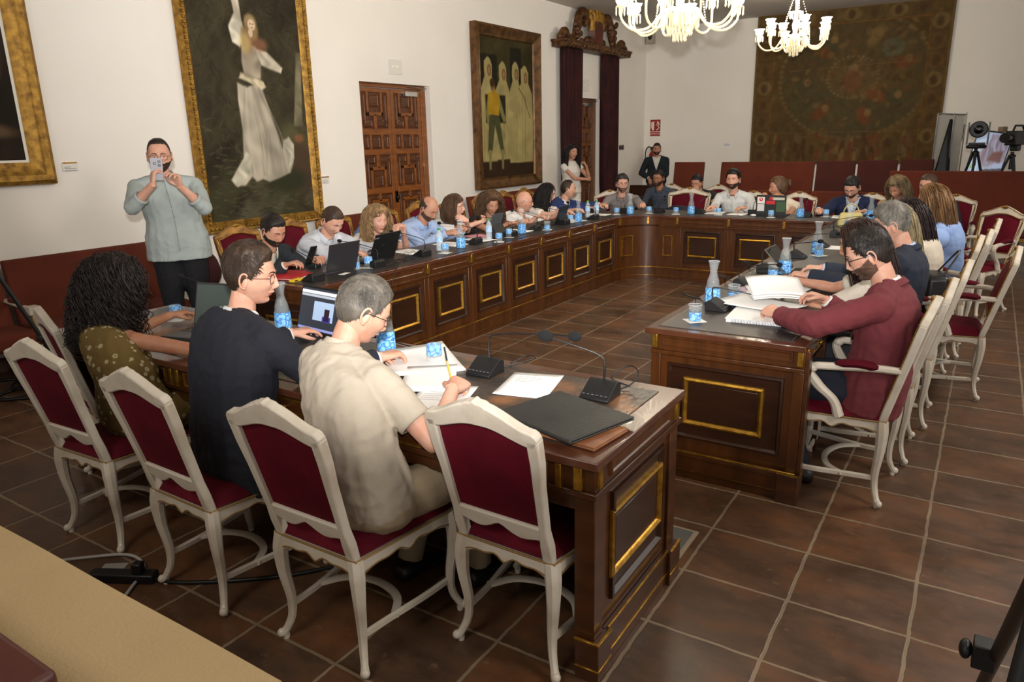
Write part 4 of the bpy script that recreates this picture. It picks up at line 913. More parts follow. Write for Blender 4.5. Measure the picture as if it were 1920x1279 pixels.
def hairline(P, kind):
    y, z = P[:, 1], P[:, 2]
    if kind == 'fem': ln = np.interp(y, [-.11, -.05, .0, .03, .05, .066, .09], [-.09, -.10, -.06, -.02, .035, .062, .068])
    elif kind == 'recede': ln = np.interp(y, [-.11, -.06, -.025, 0, .018, .03, .045, .07], [-.062, -.066, -.03, .004, .0, .045, .082, .092])
    elif kind == 'bald': ln = np.interp(y, [-.11, -.06, -.025, 0, .018, .03, .045], [-.062, -.066, -.03, .004, .0, .05, .2]); return np.minimum(z-ln, .058-z-.35*y)
    else: ln = np.interp(y, [-.11, -.06, -.025, 0, .018, .032, .05, .062, .09], [-.066, -.070, -.03, .002, -.006, .020, .045, .066, .070])
    return z-ln
def strands(paths, r, sides=3, tip=.3):
    P = np.asarray(paths); n, k, _ = P.shape; T = np.gradient(P, axis=1); T /= np.linalg.norm(T, axis=2, keepdims=True)+1e-9
    ref = np.array([.31, .52, .79]); A_ = np.cross(T, ref); A_ /= np.linalg.norm(A_, axis=2, keepdims=True)+1e-9; B_ = np.cross(T, A_)
    rr = np.broadcast_to(np.asarray(r).reshape(-1, 1), (n, k))*np.interp(np.arange(k)/(k-1), [0, .6, 1], [1, .9, tip])
    a = np.linspace(0, 2*PI, sides, endpoint=False)
    V = P[:, :, None]+rr[:, :, None, None]*(np.cos(a)[None, None, :, None]*A_[:, :, None]+np.sin(a)[None, None, :, None]*B_[:, :, None])
    b0 = (np.arange(n)*k*sides)[:, None, None]+(np.arange(k-1)*sides)[None, :, None]+np.arange(sides)[None, None]
    b1 = (np.arange(n)*k*sides)[:, None, None]+(np.arange(k-1)*sides)[None, :, None]+((np.arange(sides)+1) % sides)[None, None]
    F = np.stack([b0, b1, b1+sides, b0+sides], -1).reshape(-1, 4)
    return V.reshape(-1, 3), F
SKIN = {}
def skin_mat(t):
    if t not in SKIN:
        c = {'a': (204, 160, 138), 'b': (188, 142, 118), 'c': (168, 120, 92), 'd': (212, 172, 152), 'e': (150, 100, 70)}[t]
        m = mat('skin_'+t, c, .5, noise=(22, tuple(int(q*f) for q, f in zip(c, (.97, .86, .82))), .35, .75), bump=(120, .06), spec=.35)
        m.node_tree.nodes['Principled BSDF'].inputs['Subsurface Weight'].default_value = .12
        m.node_tree.nodes['Principled BSDF'].inputs['Subsurface Radius'].default_value = (.02, .008, .004)
        SKIN[t] = m
    return SKIN[t]
def hair_mat(c): return mat('hair_%d_%d_%d' % c, c, .5, noise=(26, tuple(int(q*.62) for q in c), .3, .7), bump=(90, .4), stretch=(1, 1, .25), spec=.35)
def cloth(c, name='cloth', rough=.88, n=.9, sc=3): return mat('%s_%d_%d_%d' % ((name,)+c), c, rough, noise=(sc, tuple(int(q*n) for q in c), .3, .75), bump=(180, .12), sheen=.12)
m_lip = mat('lips', (168, 96, 84), .45); m_eye = mat('eye_white', (214, 206, 198), .2); m_iris = mat('iris', (42, 28, 20), .1)

_hands = {}
def hand(side, curl=.35, fine=False, spread=.08, thumb=.5):
    """wrist at origin, fingers +y, palm towards -z. side=+1 right hand: thumb at -x"""
    key = (side, round(curl, 2), fine, spread, thumb)
    if key in _hands: return _hands[key]
    m = MB(); n = 10
    # palm loft
    R_ = []
    for y, hx, hz, z in ((-.02, .025, .019, 0), (.0, .026, .018, 0), (.025, .034, .016, .0), (.055, .041, .015, .001), (.08, .041, .0125, .002), (.092, .036, .009, .001)):
        a = np.linspace(0, 2*PI, 14, endpoint=False); c_, s_ = np.cos(a), np.sin(a); q = (abs(c_)**3+abs(s_)**3)**(-1/3)
        R_.append(np.stack([c_*q*hx, np.full(14, y), s_*q*hz+z], 1))
    m.loft(R_)
    for i, (bx_, L, r, by) in enumerate(((-.031, .074, .0088, .082), (-.0105, .082, .0092, .087), (.0105, .077, .0088, .085), (.030, .060, .0078, .078))):
        cu = curl*(1+.12*i); p = np.array([bx_, by-.012, .001]); an = -.05-.1*cu; fx = (bx_/.03)*spread; P = [p.copy()]
        for seg, f in ((.45, .55), (.31, 1.0), (.24, .8)):
            an -= cu*f*1.15; d = np.array([math.sin(fx)*math.cos(an), math.cos(fx)*math.cos(an), math.sin(an)])
            P.append(P[-1]+d*L*seg*.55); P.append(P[-1]+d*L*seg*.45)
            fx *= .5
        m.tube(crom(P, 14), np.interp(np.linspace(0, 1, 14), [0, .4, .9, 1], [r*1.05, r, r*.85, r*.6]), 8)
        m.ell(P[-1], r*.72, 0, 8, 6)
    th = [np.array([-.018, .012, -.004]), np.array([-.036, .030, -.012]), np.array([-.050, .052, -.018-.012*thumb]), np.array([-.055+.02*thumb, .076, -.024-.022*thumb]), np.array([-.053+.035*thumb, .094, -.030-.024*thumb])]
    m.tube(crom(th, 12), np.interp(np.linspace(0, 1, 12), [0, .3, .7, 1], [.014, .0125, .010, .0075]), 8); m.ell(th[-1], .0078, 0, 8, 6)
    V, F = remesh(m, .0034 if fine else .006, 3 if fine else 2, .5)
    if side < 0: V = V*[-1, 1, 1]; F = [f[::-1] for f in F]
    _hands[key] = (V, F); return V, F
def frame_from(d, n):
    """rotation whose +y is d and whose -z is the palm normal n"""
    d = nrm(d); n = np.asarray(n, float); z = -(n-d*(n@d)); z = nrm(z); x = np.cross(d, z); return np.stack([x, d, z], 1)

GLASS_COUNT = 0
def person(label, hip, face, hc, yaw=0, pitch=.3, roll=0, skin='a', hair=(50, 36, 26), style='short', top=('shirt', (225, 225, 230)), inner=None, legs=(40, 40, 46), sex='m', glasses=None, beard=None, fat=0., arms=None, det=1,
           sleeve='long', stand=False, hipz=.53, seed=0, w=1., scale=1., hvol=0., hlen=.25, curl_amp=0., eyes_down=False, feet=None, pattern=None, lean_side=0., jaw=0., shw=None, hairkind=None, hw=None, skirt=False, name='person', group=None, bare_front=0.):
    """hip (x, y) and hc (head centre) in world metres, face = heading; arms = (right, left) each dict(w=wrist world, d=finger dir, n=palm normal, curl, hint)"""
    global GLASS_COUNT
    rs = np.random.default_rng(seed+17); fem = 1. if sex == 'f' else 0.; Rw = rotz(face); hip = np.array([hip[0], hip[1], 0.])
    L = lambda p: (np.asarray(p, float)-hip)@Rw            # world -> local
    Ld = lambda d: np.asarray(d, float)@Rw
    root = empty(name, tuple(hip), face, label, 'person', group)
    H = L(hc); Rh = rotz(yaw)@rotx(-pitch)@roty(roll)
    vox = {3: .0075, 2: .010, 1: .013}[det]
    hipP = np.array([0, 0, hipz]); nb = H+Rh@np.array([0, -.032, -.088])*scale; nb = nb+np.array([0, -.028*(1 if not stand else .5), -.068])
    # spine
    ctl = hipP+np.array([0, -.045 if not stand else .0, .58*(nb[2]-hipz)]); ts = np.linspace(0, 1, 12)
    B = lambda t: (1-t)**2*hipP+2*t*(1-t)*ctl+t*t*nb
    sw = (shw or (.190 if sex == 'm' else .165)); wm = 1+.55*fat
    sy = B(.86); SH = {s: sy+np.array([s*sw, .015, -.012 if sex == 'm' else -.02]) for s in (1, -1)}
    def torso(m, off, t0=0., t1=1., hem=0.):
        tt = np.linspace(t0, t1, 13); rx = np.interp(tt, [0, .12, .35, .6, .82, .93, 1.], [.180, .178*(1 if not fem else .97), .150-.012*fem, .166-.01*fem, .172-.016*fem, .105, .060])
        ry = np.interp(tt, [0, .12, .35, .6, .82, .93, 1.], [.130, .128, .112-.006*fem, .122, .108, .078, .058])
        bel = np.interp(tt, [0, .2, .45, .8, 1], [.5, 1, .7, .1, 0])*fat*.11+np.interp(tt, [.4, .6, .75, .9], [0, 1, .5, 0])*fem*.022
        R_ = []
        for i, t in enumerate(tt):
            c_ = B(t); tg = nrm(B(min(t+.02, 1.02))-B(t-.02)); y_ = np.cross([1., 0, 0], tg)*-1; y_ = nrm(np.cross(tg, [1., 0, 0])); a = np.linspace(0, 2*PI, 20, endpoint=False)
            q = (abs(np.cos(a))**2.4+abs(np.sin(a))**2.4)**(-1/2.4); X_ = (rx[i]*(1+.25*fat*(t < .8))+off)*w
            Yf = np.where(np.sin(a) > 0, 1+bel[i]/ry[i], 1.)
            R_.append(c_+np.outer(np.cos(a)*q*X_, [1., 0, 0])+np.outer(np.sin(a)*q*(ry[i]+off)*Yf, y_))
        m.loft(R_)
    # arms
    ua, fa = (.285, .255) if sex == 'm' else (.265, .235); ARM = {}
    arms = arms or (None, None)
    for s, A in ((1, arms[0]), (-1, arms[1])):
        A = dict(A or {}); sh = SH[s]
        wv = L(A['w']) if 'w' in A else (sh+np.array([s*.02, .32, -.30]) if not stand else sh+np.array([s*.07, .03, -.52]))
        v = wv-sh; D = np.linalg.norm(v)
        if D > (ua+fa)*.985: v = v/D*(ua+fa)*.985; D = (ua+fa)*.985; wv = sh+v
        if D < .12: v = nrm(v)*.12; D = .12; wv = sh+v
        a = (ua*ua-fa*fa+D*D)/(2*D); h = math.sqrt(max(ua*ua-a*a, 0)); hint = Ld(A['hint']) if 'hint' in A else np.array([s*.55, -.25, -1.])
        hd = hint-nrm(v)*(hint@nrm(v)); el = sh+nrm(v)*a+nrm(hd)*h
        fd = nrm(wv-el); dd = Ld(A['d']) if 'd' in A else nrm(fd*[1, 1, .25]); nn = Ld(A['n']) if 'n' in A else np.array([0, 0, -1.])
        ARM[s] = (sh, el, wv, nrm(dd), nn, A.get('curl', .35), A.get('thumb', .5))
    # ---------------- body: head, neck, trunk, arms, hands as one mesh
    body = MB(); core = MB()
    nh = H+Rh@np.array([0, -.022, -.045])*scale
    nr = .053 if sex == 'm' else .046
    core.tube([nh, (nh+nb)/2+[0, .004, 0], nb+[0, .005, -.03]], [nr*.95, nr, nr*1.12], 14); torso(core, -.016)
    for s in (1, -1):
        sh, el, wv, dd, nn, cu, tb = ARM[s]; k_ = 1+.25*fat; fm = 1-.14*fem
        core.ell(sh, np.array([.048, .048, .048])*k_*fm, 0, 12, 8)
        core.tube([nb+[0, 0, -.03], sh], [.036, .038], 10)
        core.tube(np.array([sh, sh*.5+el*.5, el]), np.array([.047, .043, .037])*k_*fm, 12); core.ell(el, .037*k_*fm, 0, 12, 8)
        core.tube(np.array([el, el*.7+wv*.3, el*.3+wv*.7, wv+nrm(wv-el)*.012]), np.array([.037, .038, .029, .0245])*fm*(1+.1*fat), 12)
    V, F = remesh(core, vox*.85, 5); body.add(V, F)
    for s in (1, -1):
        sh, el, wv, dd, nn, cu, tb = ARM[s]; V, F = hand(s, cu, det >= 3, .08, tb); k_ = (1 if sex == 'm' else .9)
        body.add(V*k_@frame_from(dd, nn).T+wv, F)
    dirs, Fh = ico(6 if det >= 3 else 5 if det == 2 else 5)
    P = head_shape(dirs, w=1+.05*fat-.03*fem, fat=min(fat, .6), jaw=jaw, fem=fem)*scale; P[:, 0] += 0
    fc = P[np.array(Fh)].mean(1)/scale; ax_ = np.abs(fc[:, 0]); mi = np.zeros(len(Fh), int)
    front = fc[:, 1] > .05
    bz = .024+.006*np.sin(np.clip((ax_-.012)/.035, 0, 1)*PI)
    mi[front & (ax_ < .0245-(abs(fc[:, 2]+.068))*1.2) & (fc[:, 2] < -.0605) & (fc[:, 2] > -.0765)] = 2
    if beard:
        bl = np.interp(fc[:, 1], [-.02, .02, .05, .09], [.0, -.016, -.036, -.044]); bm_ = (fc[:, 2] < bl) & (fc[:, 1] > -.015) & (mi != 2)
        if beard != 'full': bm_ &= ~((ax_ < .05) & (fc[:, 2] > -.04))
        lowcut = (fc[:, 2] < -.047) | (ax_ > .033); bm_ &= (lowcut | (fc[:, 1] < .05))
        mi[bm_] = 5
        vm_ = np.zeros(len(P), bool); vm_[np.unique(np.array(Fh)[bm_])] = True
        P = P+dirs*[1, 1, .6]*(vm_*(.0035+.002*wnoise(P, 160, seed)))[:, None]
    body.add(P@Rh.T+H, Fh, mi)
    ys = float(P[np.argmin((P[:, 0]/scale-.031)**2+(P[:, 2]/scale)**2+(P[:, 1] < 0)), 1])
    fy = P[:, 1] > .02
    def sfy(x, z): d_ = (P[:, 0]-x*scale)**2+(P[:, 2]-z*scale)**2+(~fy)*9; i_ = np.argsort(d_)[:4]; w_ = 1/(d_[i_]+1e-7); return float((P[i_, 1]*w_).sum()/w_.sum())
    for s in (1, -1):
        xs_ = [.013, .022, .032, .041, .048]; zs_ = [.0215, .0255, .0275, .0255, .0205]
        body.tube(crom([np.array([s*x_*scale, sfy(s*x_, z_)+.0008, z_*scale]) for x_, z_ in zip(xs_, zs_)], 10)@Rh.T+H, np.interp(np.linspace(0, 1, 10), [0, .3, 1], [.0032, .0036, .0014])*(1-.3*fem), 6, m=1)
        c_ = np.array([s*.0315*scale, ys-.0075*scale, .001]); 
        if eyes_down:
            body.ell(c_@Rh.T+H, np.array([.0155, .0125, .0105])*scale, 0, 16, 12, Rh); body.tube([(np.array([s*.0315*scale+dx, ys-.0068*scale+.0125*math.sqrt(max(1-(dx/.0155)**2-.36, .01))*scale, -.0053]))@Rh.T+H for dx in (-.012, -.007, -.002, .002, .007, .012)], .0013, 5, m=1)
        else:
            body.ell(c_@Rh.T+H, .0115*scale, 3, 14, 10, Rh); body.ell((c_+[0, .0078, -.0005])@Rh.T+H, (.0055, .0045, .0055), 4, 10, 6, Rh)
            body.tube([(np.array([s*.0315*scale+dx, ys+.0045*scale-dx*dx*28, .0065-dx*dx*30]))@Rh.T+H for dx in (-.013, -.006, 0, .006, .013)], .0026, 6, m=0)
            body.tube([(np.array([s*.0315*scale+dx, ys+.0050*scale-dx*dx*28, .0040-dx*dx*30]))@Rh.T+H for dx in (-.012, -.006, 0, .006, .012)], .0011, 4, m=1)
        # ear
        ex = .0755*scale*(1+.05*fat-.03*fem)
        Re = Rh@rotz(-s*.45)@roty(-s*.12)
        body.ell(np.array([s*ex, -.008, -.012])@Rh.T+H, (.007, .017, .029), 0, 12, 10, Re)
        body.tube([np.array([s*(ex+.008), -.008-.018*math.cos(a), -.010+.031*math.sin(a)])@Rh.T+H for a in np.linspace(-1.9, 2.4, 12)], .0042, 6)
    hm = hair_mat(hair); bmats = [skin_mat(skin), hm, m_lip, m_eye, m_iris, hair_mat(tuple(int(q*.36+s_*.64) for q, s_ in zip(hair, {'a': (150, 112, 92), 'b': (136, 98, 78), 'c': (110, 76, 58), 'd': (160, 120, 100), 'e': (96, 64, 46)}[skin]))) if beard == 'stubble' else hair_mat(tuple(int(q*.78+s_*.22) for q, s_ in zip(hair, (120, 86, 68))))]
    if bare_front or True: body.build('body', bmats, root, angle=0)
    # ---------------- hair
    hk = hairkind or {'bald': 'bald', 'shaved': 'bald', 'recede': 'recede', 'short': 'male', 'buzz': 'male'}.get(style, 'fem' if fem else 'male')
    D0 = dirs; S0 = head_shape(D0, w=1+.05*fat-.03*fem)*scale; h = hairline(S0/scale, hk); nF = np.array(Fh)
    if style not in ('shaved',):
        base_t = {'short': .011, 'buzz': .004, 'recede': .006, 'bald': .002}.get(style, .016)
        z = S0[:, 2]/scale; y = S0[:, 1]/scale
        th_ = base_t+hvol*(smooth01(z, .03, .10)*.8+.2)
        if style in ('short', 'recede', 'buzz'): th_ = th_*np.interp(z, [-.03, .02, .06, .09], [.3, .42, .8, 1.])
        th_ = th_*smooth01(h, -.002, .022)*(1+.22*wnoise(S0, 55, seed)+.12*wnoise(S0, 160, seed+1))
        SS = S0+D0*[1, 1, 1]*th_[:, None]; hm_b = MB()
        keep = (h[nF] > -.001).all(1); hm_b.add((SS+D0*.0008)@Rh.T+H, [Fh[i] for i in np.where(keep)[0]])
        idx = np.where(h > .004)[0]
        if style in ('short', 'recede', 'buzz'):
            n = {3: 5200, 2: 1500, 1: 600}[det] if style != 'buzz' else {3: 3000, 2: 900, 1: 400}[det]
            ii = rs.choice(idx, n); p0 = SS[ii]-D0[ii]*.002; nn_ = D0[ii]; crown = np.array([.0, -.045, .11])*scale
            fl = p0-crown; fl = fl+np.array([.035*(1 if seed % 2 else -1), .02, -.01]); fl += rs.normal(0, .018, fl.shape); fr_ = smooth01(p0[:, 1]/scale, .015, .055)[:, None]*smooth01(p0[:, 2]/scale, .02, .06)[:, None]*(0 if style == 'fringe' else 1); fl = fl*(1-fr_)+fr_*(np.array([.06*(1 if seed % 2 else -1), -.05, .03])+rs.normal(0, .015, fl.shape)); fl -= nn_*(fl*nn_).sum(1)[:, None]; fl /= np.linalg.norm(fl, axis=1)[:, None]+1e-6
            ln = (.030 if style == 'short' else .012 if style == 'recede' else .007)*(1+hvol*25)*rs.uniform(.6, 1.3, n)*np.interp(p0[:, 2]/scale, [-.03, .02, .08], [.22, .45, 1]); K = 5; paths = [p0]; p = p0; sc_ = np.linalg.norm(p0/[.077, .1, .119], axis=1)
            for k in range(1, K):
                p = p+fl*(ln/(K-1))[:, None]+nn_*(.0012 if style == 'short' else .0008); q = np.linalg.norm(p/[.077, .1, .119], axis=1); p = p*((sc_+.012*k/K)/q)[:, None]; paths.append(p)
            Vs, Fs = strands(np.stack(paths, 1), rs.uniform(.0009, .0018, n)*(1 if det == 3 else 1.6 if det == 2 else 2.2)); hm_b.add(Vs@Rh.T+H, Fs.tolist())
        if style in ('long', 'curly', 'bob', 'bun', 'afro'):
            n = {3: 1500, 2: 620, 1: 420}[det]; rad = {3: .0026, 2: .0042, 1: .005}[det]
            if style == 'bun':
                n = n//2; ii = rs.choice(idx, n); p = SS[ii]; K = 7; paths = [p]; bunp = np.array([0, -.125, .035])*scale
                for k in range(1, K):
                    p = p+(bunp-p)*(.22); q = np.linalg.norm(p/[.088, .112, .13], axis=1); p = p/np.minimum(q, 1)[:, None] if k < K-2 else p; paths.append(p)
                Vs, Fs = strands(np.stack(paths, 1), rs.uniform(.6, 1, n)*rad); hm_b.add(Vs@Rh.T+H, Fs.tolist())
                for k in range(26):
                    a0 = rs.uniform(0, 6.28, 3); hm_b.tube([(bunp+np.array([.034*math.cos(t*5+a0[0]), .012*math.sin(t*3+a0[1])-.01, .034*math.sin(t*5+a0[2])]))@Rh.T+H for t in np.linspace(0, 1.2, 9)], .006, 5)
            else:
                ii = rs.choice(idx, n); p = SS[ii].copy(); K = 16; end = hlen*rs.uniform(.75, 1.08, n); sgn = np.where(p[:, 0]+rs.normal(0, .012, n) > (0.012 if seed % 2 else -.012), 1., -1.)
                dr = D0[ii]*.5+np.stack([sgn*.8, -.35+0*sgn, -.3+0*sgn], 1); dr /= np.linalg.norm(dr, axis=1)[:, None]; paths = [p.copy()]
                total = (p[:, 2]+end)+.07; st = np.maximum(total, .05)/(K-1)*1.05; vol = .010+hvol; lay = rs.uniform(0, 1, n)
                ph = rs.uniform(0, 6.28, n); wv_ = rs.uniform(.8, 1.4, n)
                for k in range(1, K):
                    dr = dr*.62+np.array([0, 0, -1.])*.38+rs.normal(0, .03, dr.shape); dr /= np.linalg.norm(dr, axis=1)[:, None]; p = p+dr*st[:, None]
                    zc = np.maximum(p[:, 2], -.02); q3 = np.stack([p[:, 0]/(.080+vol*(.6+lay)), (p[:, 1]+.004)/(.104+vol*(.6+lay)), zc/(.122+vol*(.4+lay))], 1); q = np.linalg.norm(q3, axis=1)
                    s_ = np.where(q < 1, 1/np.maximum(q, .3), 1); p[:, 0] *= s_; p[:, 1] = (p[:, 1]+.004)*s_-.004; up_ = p[:, 2] > -.02; p[:, 2] = np.where(up_, p[:, 2]*s_, p[:, 2])
                    fr = (p[:, 1] > .008) & (p[:, 2] < .052) & (np.abs(p[:, 0]) < .086); p[:, 0] = np.where(fr, sgn*(.086+.012*lay), p[:, 0]); p[:, 1] = np.where(fr, p[:, 1]*.42, p[:, 1])
                    low = p[:, 2] < -.10; p[:, 1] = np.where(low & (np.abs(p[:, 0]) < .05), np.minimum(p[:, 1], -.055), p[:, 1])
                    if style == 'bob': tk = p[:, 2] < -hlen*.75; p[:, 0] = np.where(tk, p[:, 0]*.97, p[:, 0]); p[:, 1] = np.where(tk, p[:, 1]*.98, p[:, 1])
                    paths.append(p.copy())
                PP = np.stack(paths, 1)
                if curl_amp:
                    kk = np.arange(K)[None]; am = curl_amp*np.interp(kk/(K-1), [0, .25, 1], [.15, .8, 1.1])
                    PP = np.stack([np.stack([np.interp(np.linspace(0, K-1, 30), np.arange(K), PP[i, :, c]) for c in range(3)], 1) for i in range(n)]) if det >= 2 else PP
                    K2 = PP.shape[1]; kk = np.linspace(0, K-1, K2)[None]; am = curl_amp*np.interp(kk/(K-1), [0, .25, 1], [.15, .8, 1.1])
                    an = ph[:, None]+kk*wv_[:, None]*(1.35 if det >= 2 else 1.9); am = am*np.where((PP[..., 1] > .02) & (np.abs(PP[..., 0]) < .1), .35, 1.); PP = PP+np.stack([am*np.cos(an), am*np.sin(an), am*.3*np.sin(an*1.3)], -1)
                Vs, Fs = strands(PP, rs.uniform(.7, 1.25, n)*rad, 3 if det < 3 else 4, .45); hm_b.add(Vs@Rh.T+H, Fs.tolist())
        hm_b.build('hair', hm, root, angle=0)
    # ---------------- clothing
    def wr(V, F, amp, sc, ss): 
        N_ = normals(V, F); d = wnoise(V*[1, 1, 1.6], sc, ss); d2 = wnoise(V*[1.2, 1, .7], sc*2.1, ss+2); return V+N_*(amp*(-np.abs(d)+.35)+amp*.45*d2)[:, None]
    kind, col = top[0], top[1]
    def sleeves(m, off, frac_u=1., frac_f=1., flare=0.):
        for s in (1, -1):
            sh, el, wv, dd, nn, cu, tb = ARM[s]; k_ = (1+.25*fat)*(1-.14*fem)
            if frac_u <= 0: m.tube([B(.94), B(.94)*.45+sh*.55], [.056+off, .043], 12); continue
            m.ell(sh, (.052*k_+off), 0, 12, 8); m.tube([B(.94), sh], [.058+off, .050*k_+off], 12)
            if frac_u > 0:
                e = sh+(el-sh)*frac_u; m.tube(np.array([sh, sh*.5+e*.5, e]), np.array([.052*k_, .049*k_+flare*.5, .043*k_+flare])+off, 14)
            if frac_u >= 1: 
                m.ell(el, .043*k_+off, 0, 12, 8)
                if frac_f > 0: e = el+(wv-el)*frac_f; m.tube(np.array([el, el*.5+e*.5, e]), np.array([.043*k_, .041*k_, (.031+.008*(1-frac_f)) if frac_f > .8 else .040])+off, 14)
    fu, ff = {'long': (1, 1.0), 'rolled': (1, .42), 'short': (.62, 0), 'none': (0, 0), 'cap': (.3, 0), 'three': (1, .6)}[sleeve]
    def garment(nm, off, mt, fu, ff, flare, v=None, amp=.004, t1=.985, t0=-.04, sleeves_=True):
        if stand: t0 = min(t0, -.12)
        g = MB(); torso(g, off, t0, t1)
        if sleeves_: sleeves(g, off*.8, fu, ff, flare)
        V_, F_ = remesh(g, vox*.9, 4); V_ = wr(V_, F_, amp*(1.5 if det == 3 else 1.15), 17 if det > 1 else 13, seed)
        if det >= 2: V_ = wr(V_, F_, .0022, 36, seed+5)
        Fq = np.array([(f if len(f) == 4 else (*f, f[2])) for f in F_]); keep = np.ones(len(F_), bool)
        def cyf(c_): tz_ = np.clip((c_[:, 2]-hipz)/(nb[2]-hipz), 0, 1.2); cen_ = np.stack([B(t)[1] for t in np.linspace(0, 1.2, 40)]); return tz_, c_[:, 1]-np.interp(tz_, np.linspace(0, 1.2, 40), cen_), nb[0]*tz_**2*1.0
        if v:
            tz_, f_, xo_ = cyf(V_); lim = v[1]*(tz_-v[0])/(1-v[0]); dd_ = np.abs(V_[:, 0]-xo_)-lim; on = (np.abs(dd_) < vox*.62) & (f_ > .01) & (tz_ > v[0]-.02)
            V_[on, 0] = (xo_+np.sign(V_[:, 0]-xo_)*np.maximum(lim, 0))[on]; ins_ = (on | (dd_ < 0)) & (f_ > .01) & (tz_ > v[0]-.02); keep &= ~ins_[Fq].all(1)
        c_ = V_[Fq].mean(1)
        tz = np.clip((c_[:, 2]-hipz)/(nb[2]-hipz), 0, 1.2); cen = np.stack([B(t)[1] for t in np.linspace(0, 1.2, 40)]); cy_ = np.interp(tz, np.linspace(0, 1.2, 40), cen); front_ = c_[:, 1]-cy_
        keep &= ~((np.hypot(c_[:, 0]-nb[0], c_[:, 1]-nb[1]) < nr+.012) & (c_[:, 2] > nb[2]-.02-.03*(c_[:, 1] > nb[1])))
        g2_ = MB(); g2_.add(V_, [F_[i] for i in np.where(keep)[0]]); o_ = g2_.build(nm, mt, root, angle=0, solid=.003 if v else 0); return o_
    def surf(t, x, off, sgn=1):      # point on the chest surface in front of spine parameter t
        c_ = B(t); ry = np.interp(t, [0, .12, .35, .6, .82, .93, 1.], [.130, .128, .112, .122, .108, .078, .058]); bel = np.interp(t, [0, .2, .45, .8, 1], [.5, 1, .7, .1, 0])*fat*.11
        rx = np.interp(t, [0, .35, .6, .82, .93, 1.], [.18, .15, .166, .172, .105, .06])
        tg = nrm(B(t+.02)-B(t-.02)); y_ = nrm(np.cross(tg, [1., 0, 0])); return c_+np.array([x, 0, 0])+sgn*y_*(ry+bel+off)*math.sqrt(max(1-abs(x/rx)**2.4, .05))
    def collar(mt, r0=None, open_=.5, h=.034, nm='collar', off=0.):
        r0 = r0 or nr+.010+off+.016*fat; m = MB(); a = np.linspace(PI/2+open_, PI/2+2*PI-open_, 26); axis = nrm(H-nb+[0, .0, .05]); x_ = np.array([1., 0, 0]); y_ = nrm(np.cross(axis, x_))
        base = nb+[0, .006, -.022+.035*fat]; rings = []
        for (rr, zz) in ((r0+.004, -.012), (r0, h), (r0+.006, h+.002), (r0+.019, -.004), (r0+.016, -.010)):
            drop = np.where(True, -.035*smooth01(np.sin(a), .2, .95), 0)*(1 if zz < h else .75); rings.append(base+np.outer(np.cos(a)*rr, x_)+np.outer(np.sin(a)*rr*1.05, y_)+np.outer(zz+drop, axis))
        m.grid(np.array(rings)); m.build(nm, mt, root, angle=50, solid=.002)
    if pattern is not None: mt = pattern
    else: mt = cloth(col, kind if kind != 'shirt' else 'cloth', .9)
    if kind == 'jacket':
        im = cloth(inner or (226, 224, 220)); garment('shirt', .004, im, 1, .98, 0, None, .002); collar(im, open_=.45)
        garment('jacket', .019, mt, 1, .93, 0, (.38, .085), .0055, .955, -.16)
        m = MB()
        for s in (-1, 1):
            a_ = [surf(t, s*(.012+.075*(t-.38)/.6), .022) for t in np.linspace(.38, .92, 9)]+[B(1.)+[s*.058, -.0, .012], B(1.)+[s*.045, -.05, .026], B(1.)+[0, -.068, .030]]
            b_ = [surf(t, s*(.012+.075*(t-.38)/.6+.052*math.sin(max((t-.38)/.56, 0)**.6*PI*.62)), .028) for t in np.linspace(.38, .92, 9)]+[B(1.)+[s*.082, -.006, -.012], B(1.)+[s*.062, -.070, -.004], B(1.)+[0, -.088, .0]]
            m.grid(np.stack([a_, b_]))
        m.build('lapel', mt, root, angle=50, solid=.004)
        collar(mt, nr+.024, open_=1.15, h=.022, nm='jacket_collar')
    else:
        hem = 0
        v = None
        if kind in ('vneck',): v = (.62, .06)
        if kind == 'blouse': v = (.74, .05)
        if kind in ('tee',): pass
        fl = {'short': .010, 'cap': .012}.get(sleeve, 0)
        garment('shirt' if kind != 'dress' else 'dress', .009, mt, fu, ff, fl, v, .0048 if det > 1 else .004)
        if kind in ('shirt', 'polo'):
            collar(mt, open_=.5); m = MB(); P_ = [surf(t, 0, .012) for t in np.linspace(.0, .94, 14)]; m.tube(P_, (.012, .0022), 6, up=(1, 0, 0)); m.build('placket', mt, root)
            m = MB()
            for t in np.linspace(.1, .86, 6): m.lathe([(.0055, 0), (.005, .002)], 8, 0, surf(t, 0, .0135), rotx(-PI/2)); 
            m.build('buttons', mat('shirt_button', (200, 196, 188), .4), root)
        elif kind == 'vneck' and inner: pass
        if sleeve in ('rolled', 'long', 'short', 'three') and det >= 2:
            for s in (1, -1):
                sh, el, wv, dd, nn, cu, tb = ARM[s]; k_ = (1+.25*fat)*(1-.14*fem)
                if sleeve == 'short': e = sh+(el-sh)*.62; d_ = nrm(el-sh); rr = .043*k_+.0165
                else: e = el+(wv-el)*(ff-.02); d_ = nrm(wv-el); rr = (.031 if ff > .8 else .041)+.0095
                m = MB(); m.tube([e-d_*.012, e, e+d_*.016, e+d_*.017], [rr, rr+.003, rr+.002, rr-.006], 16, caps=False); m.build('cuff', mt, root, angle=0)
    # trousers / skirt and shoes
    lm = cloth(legs, 'trouser'); g = MB()
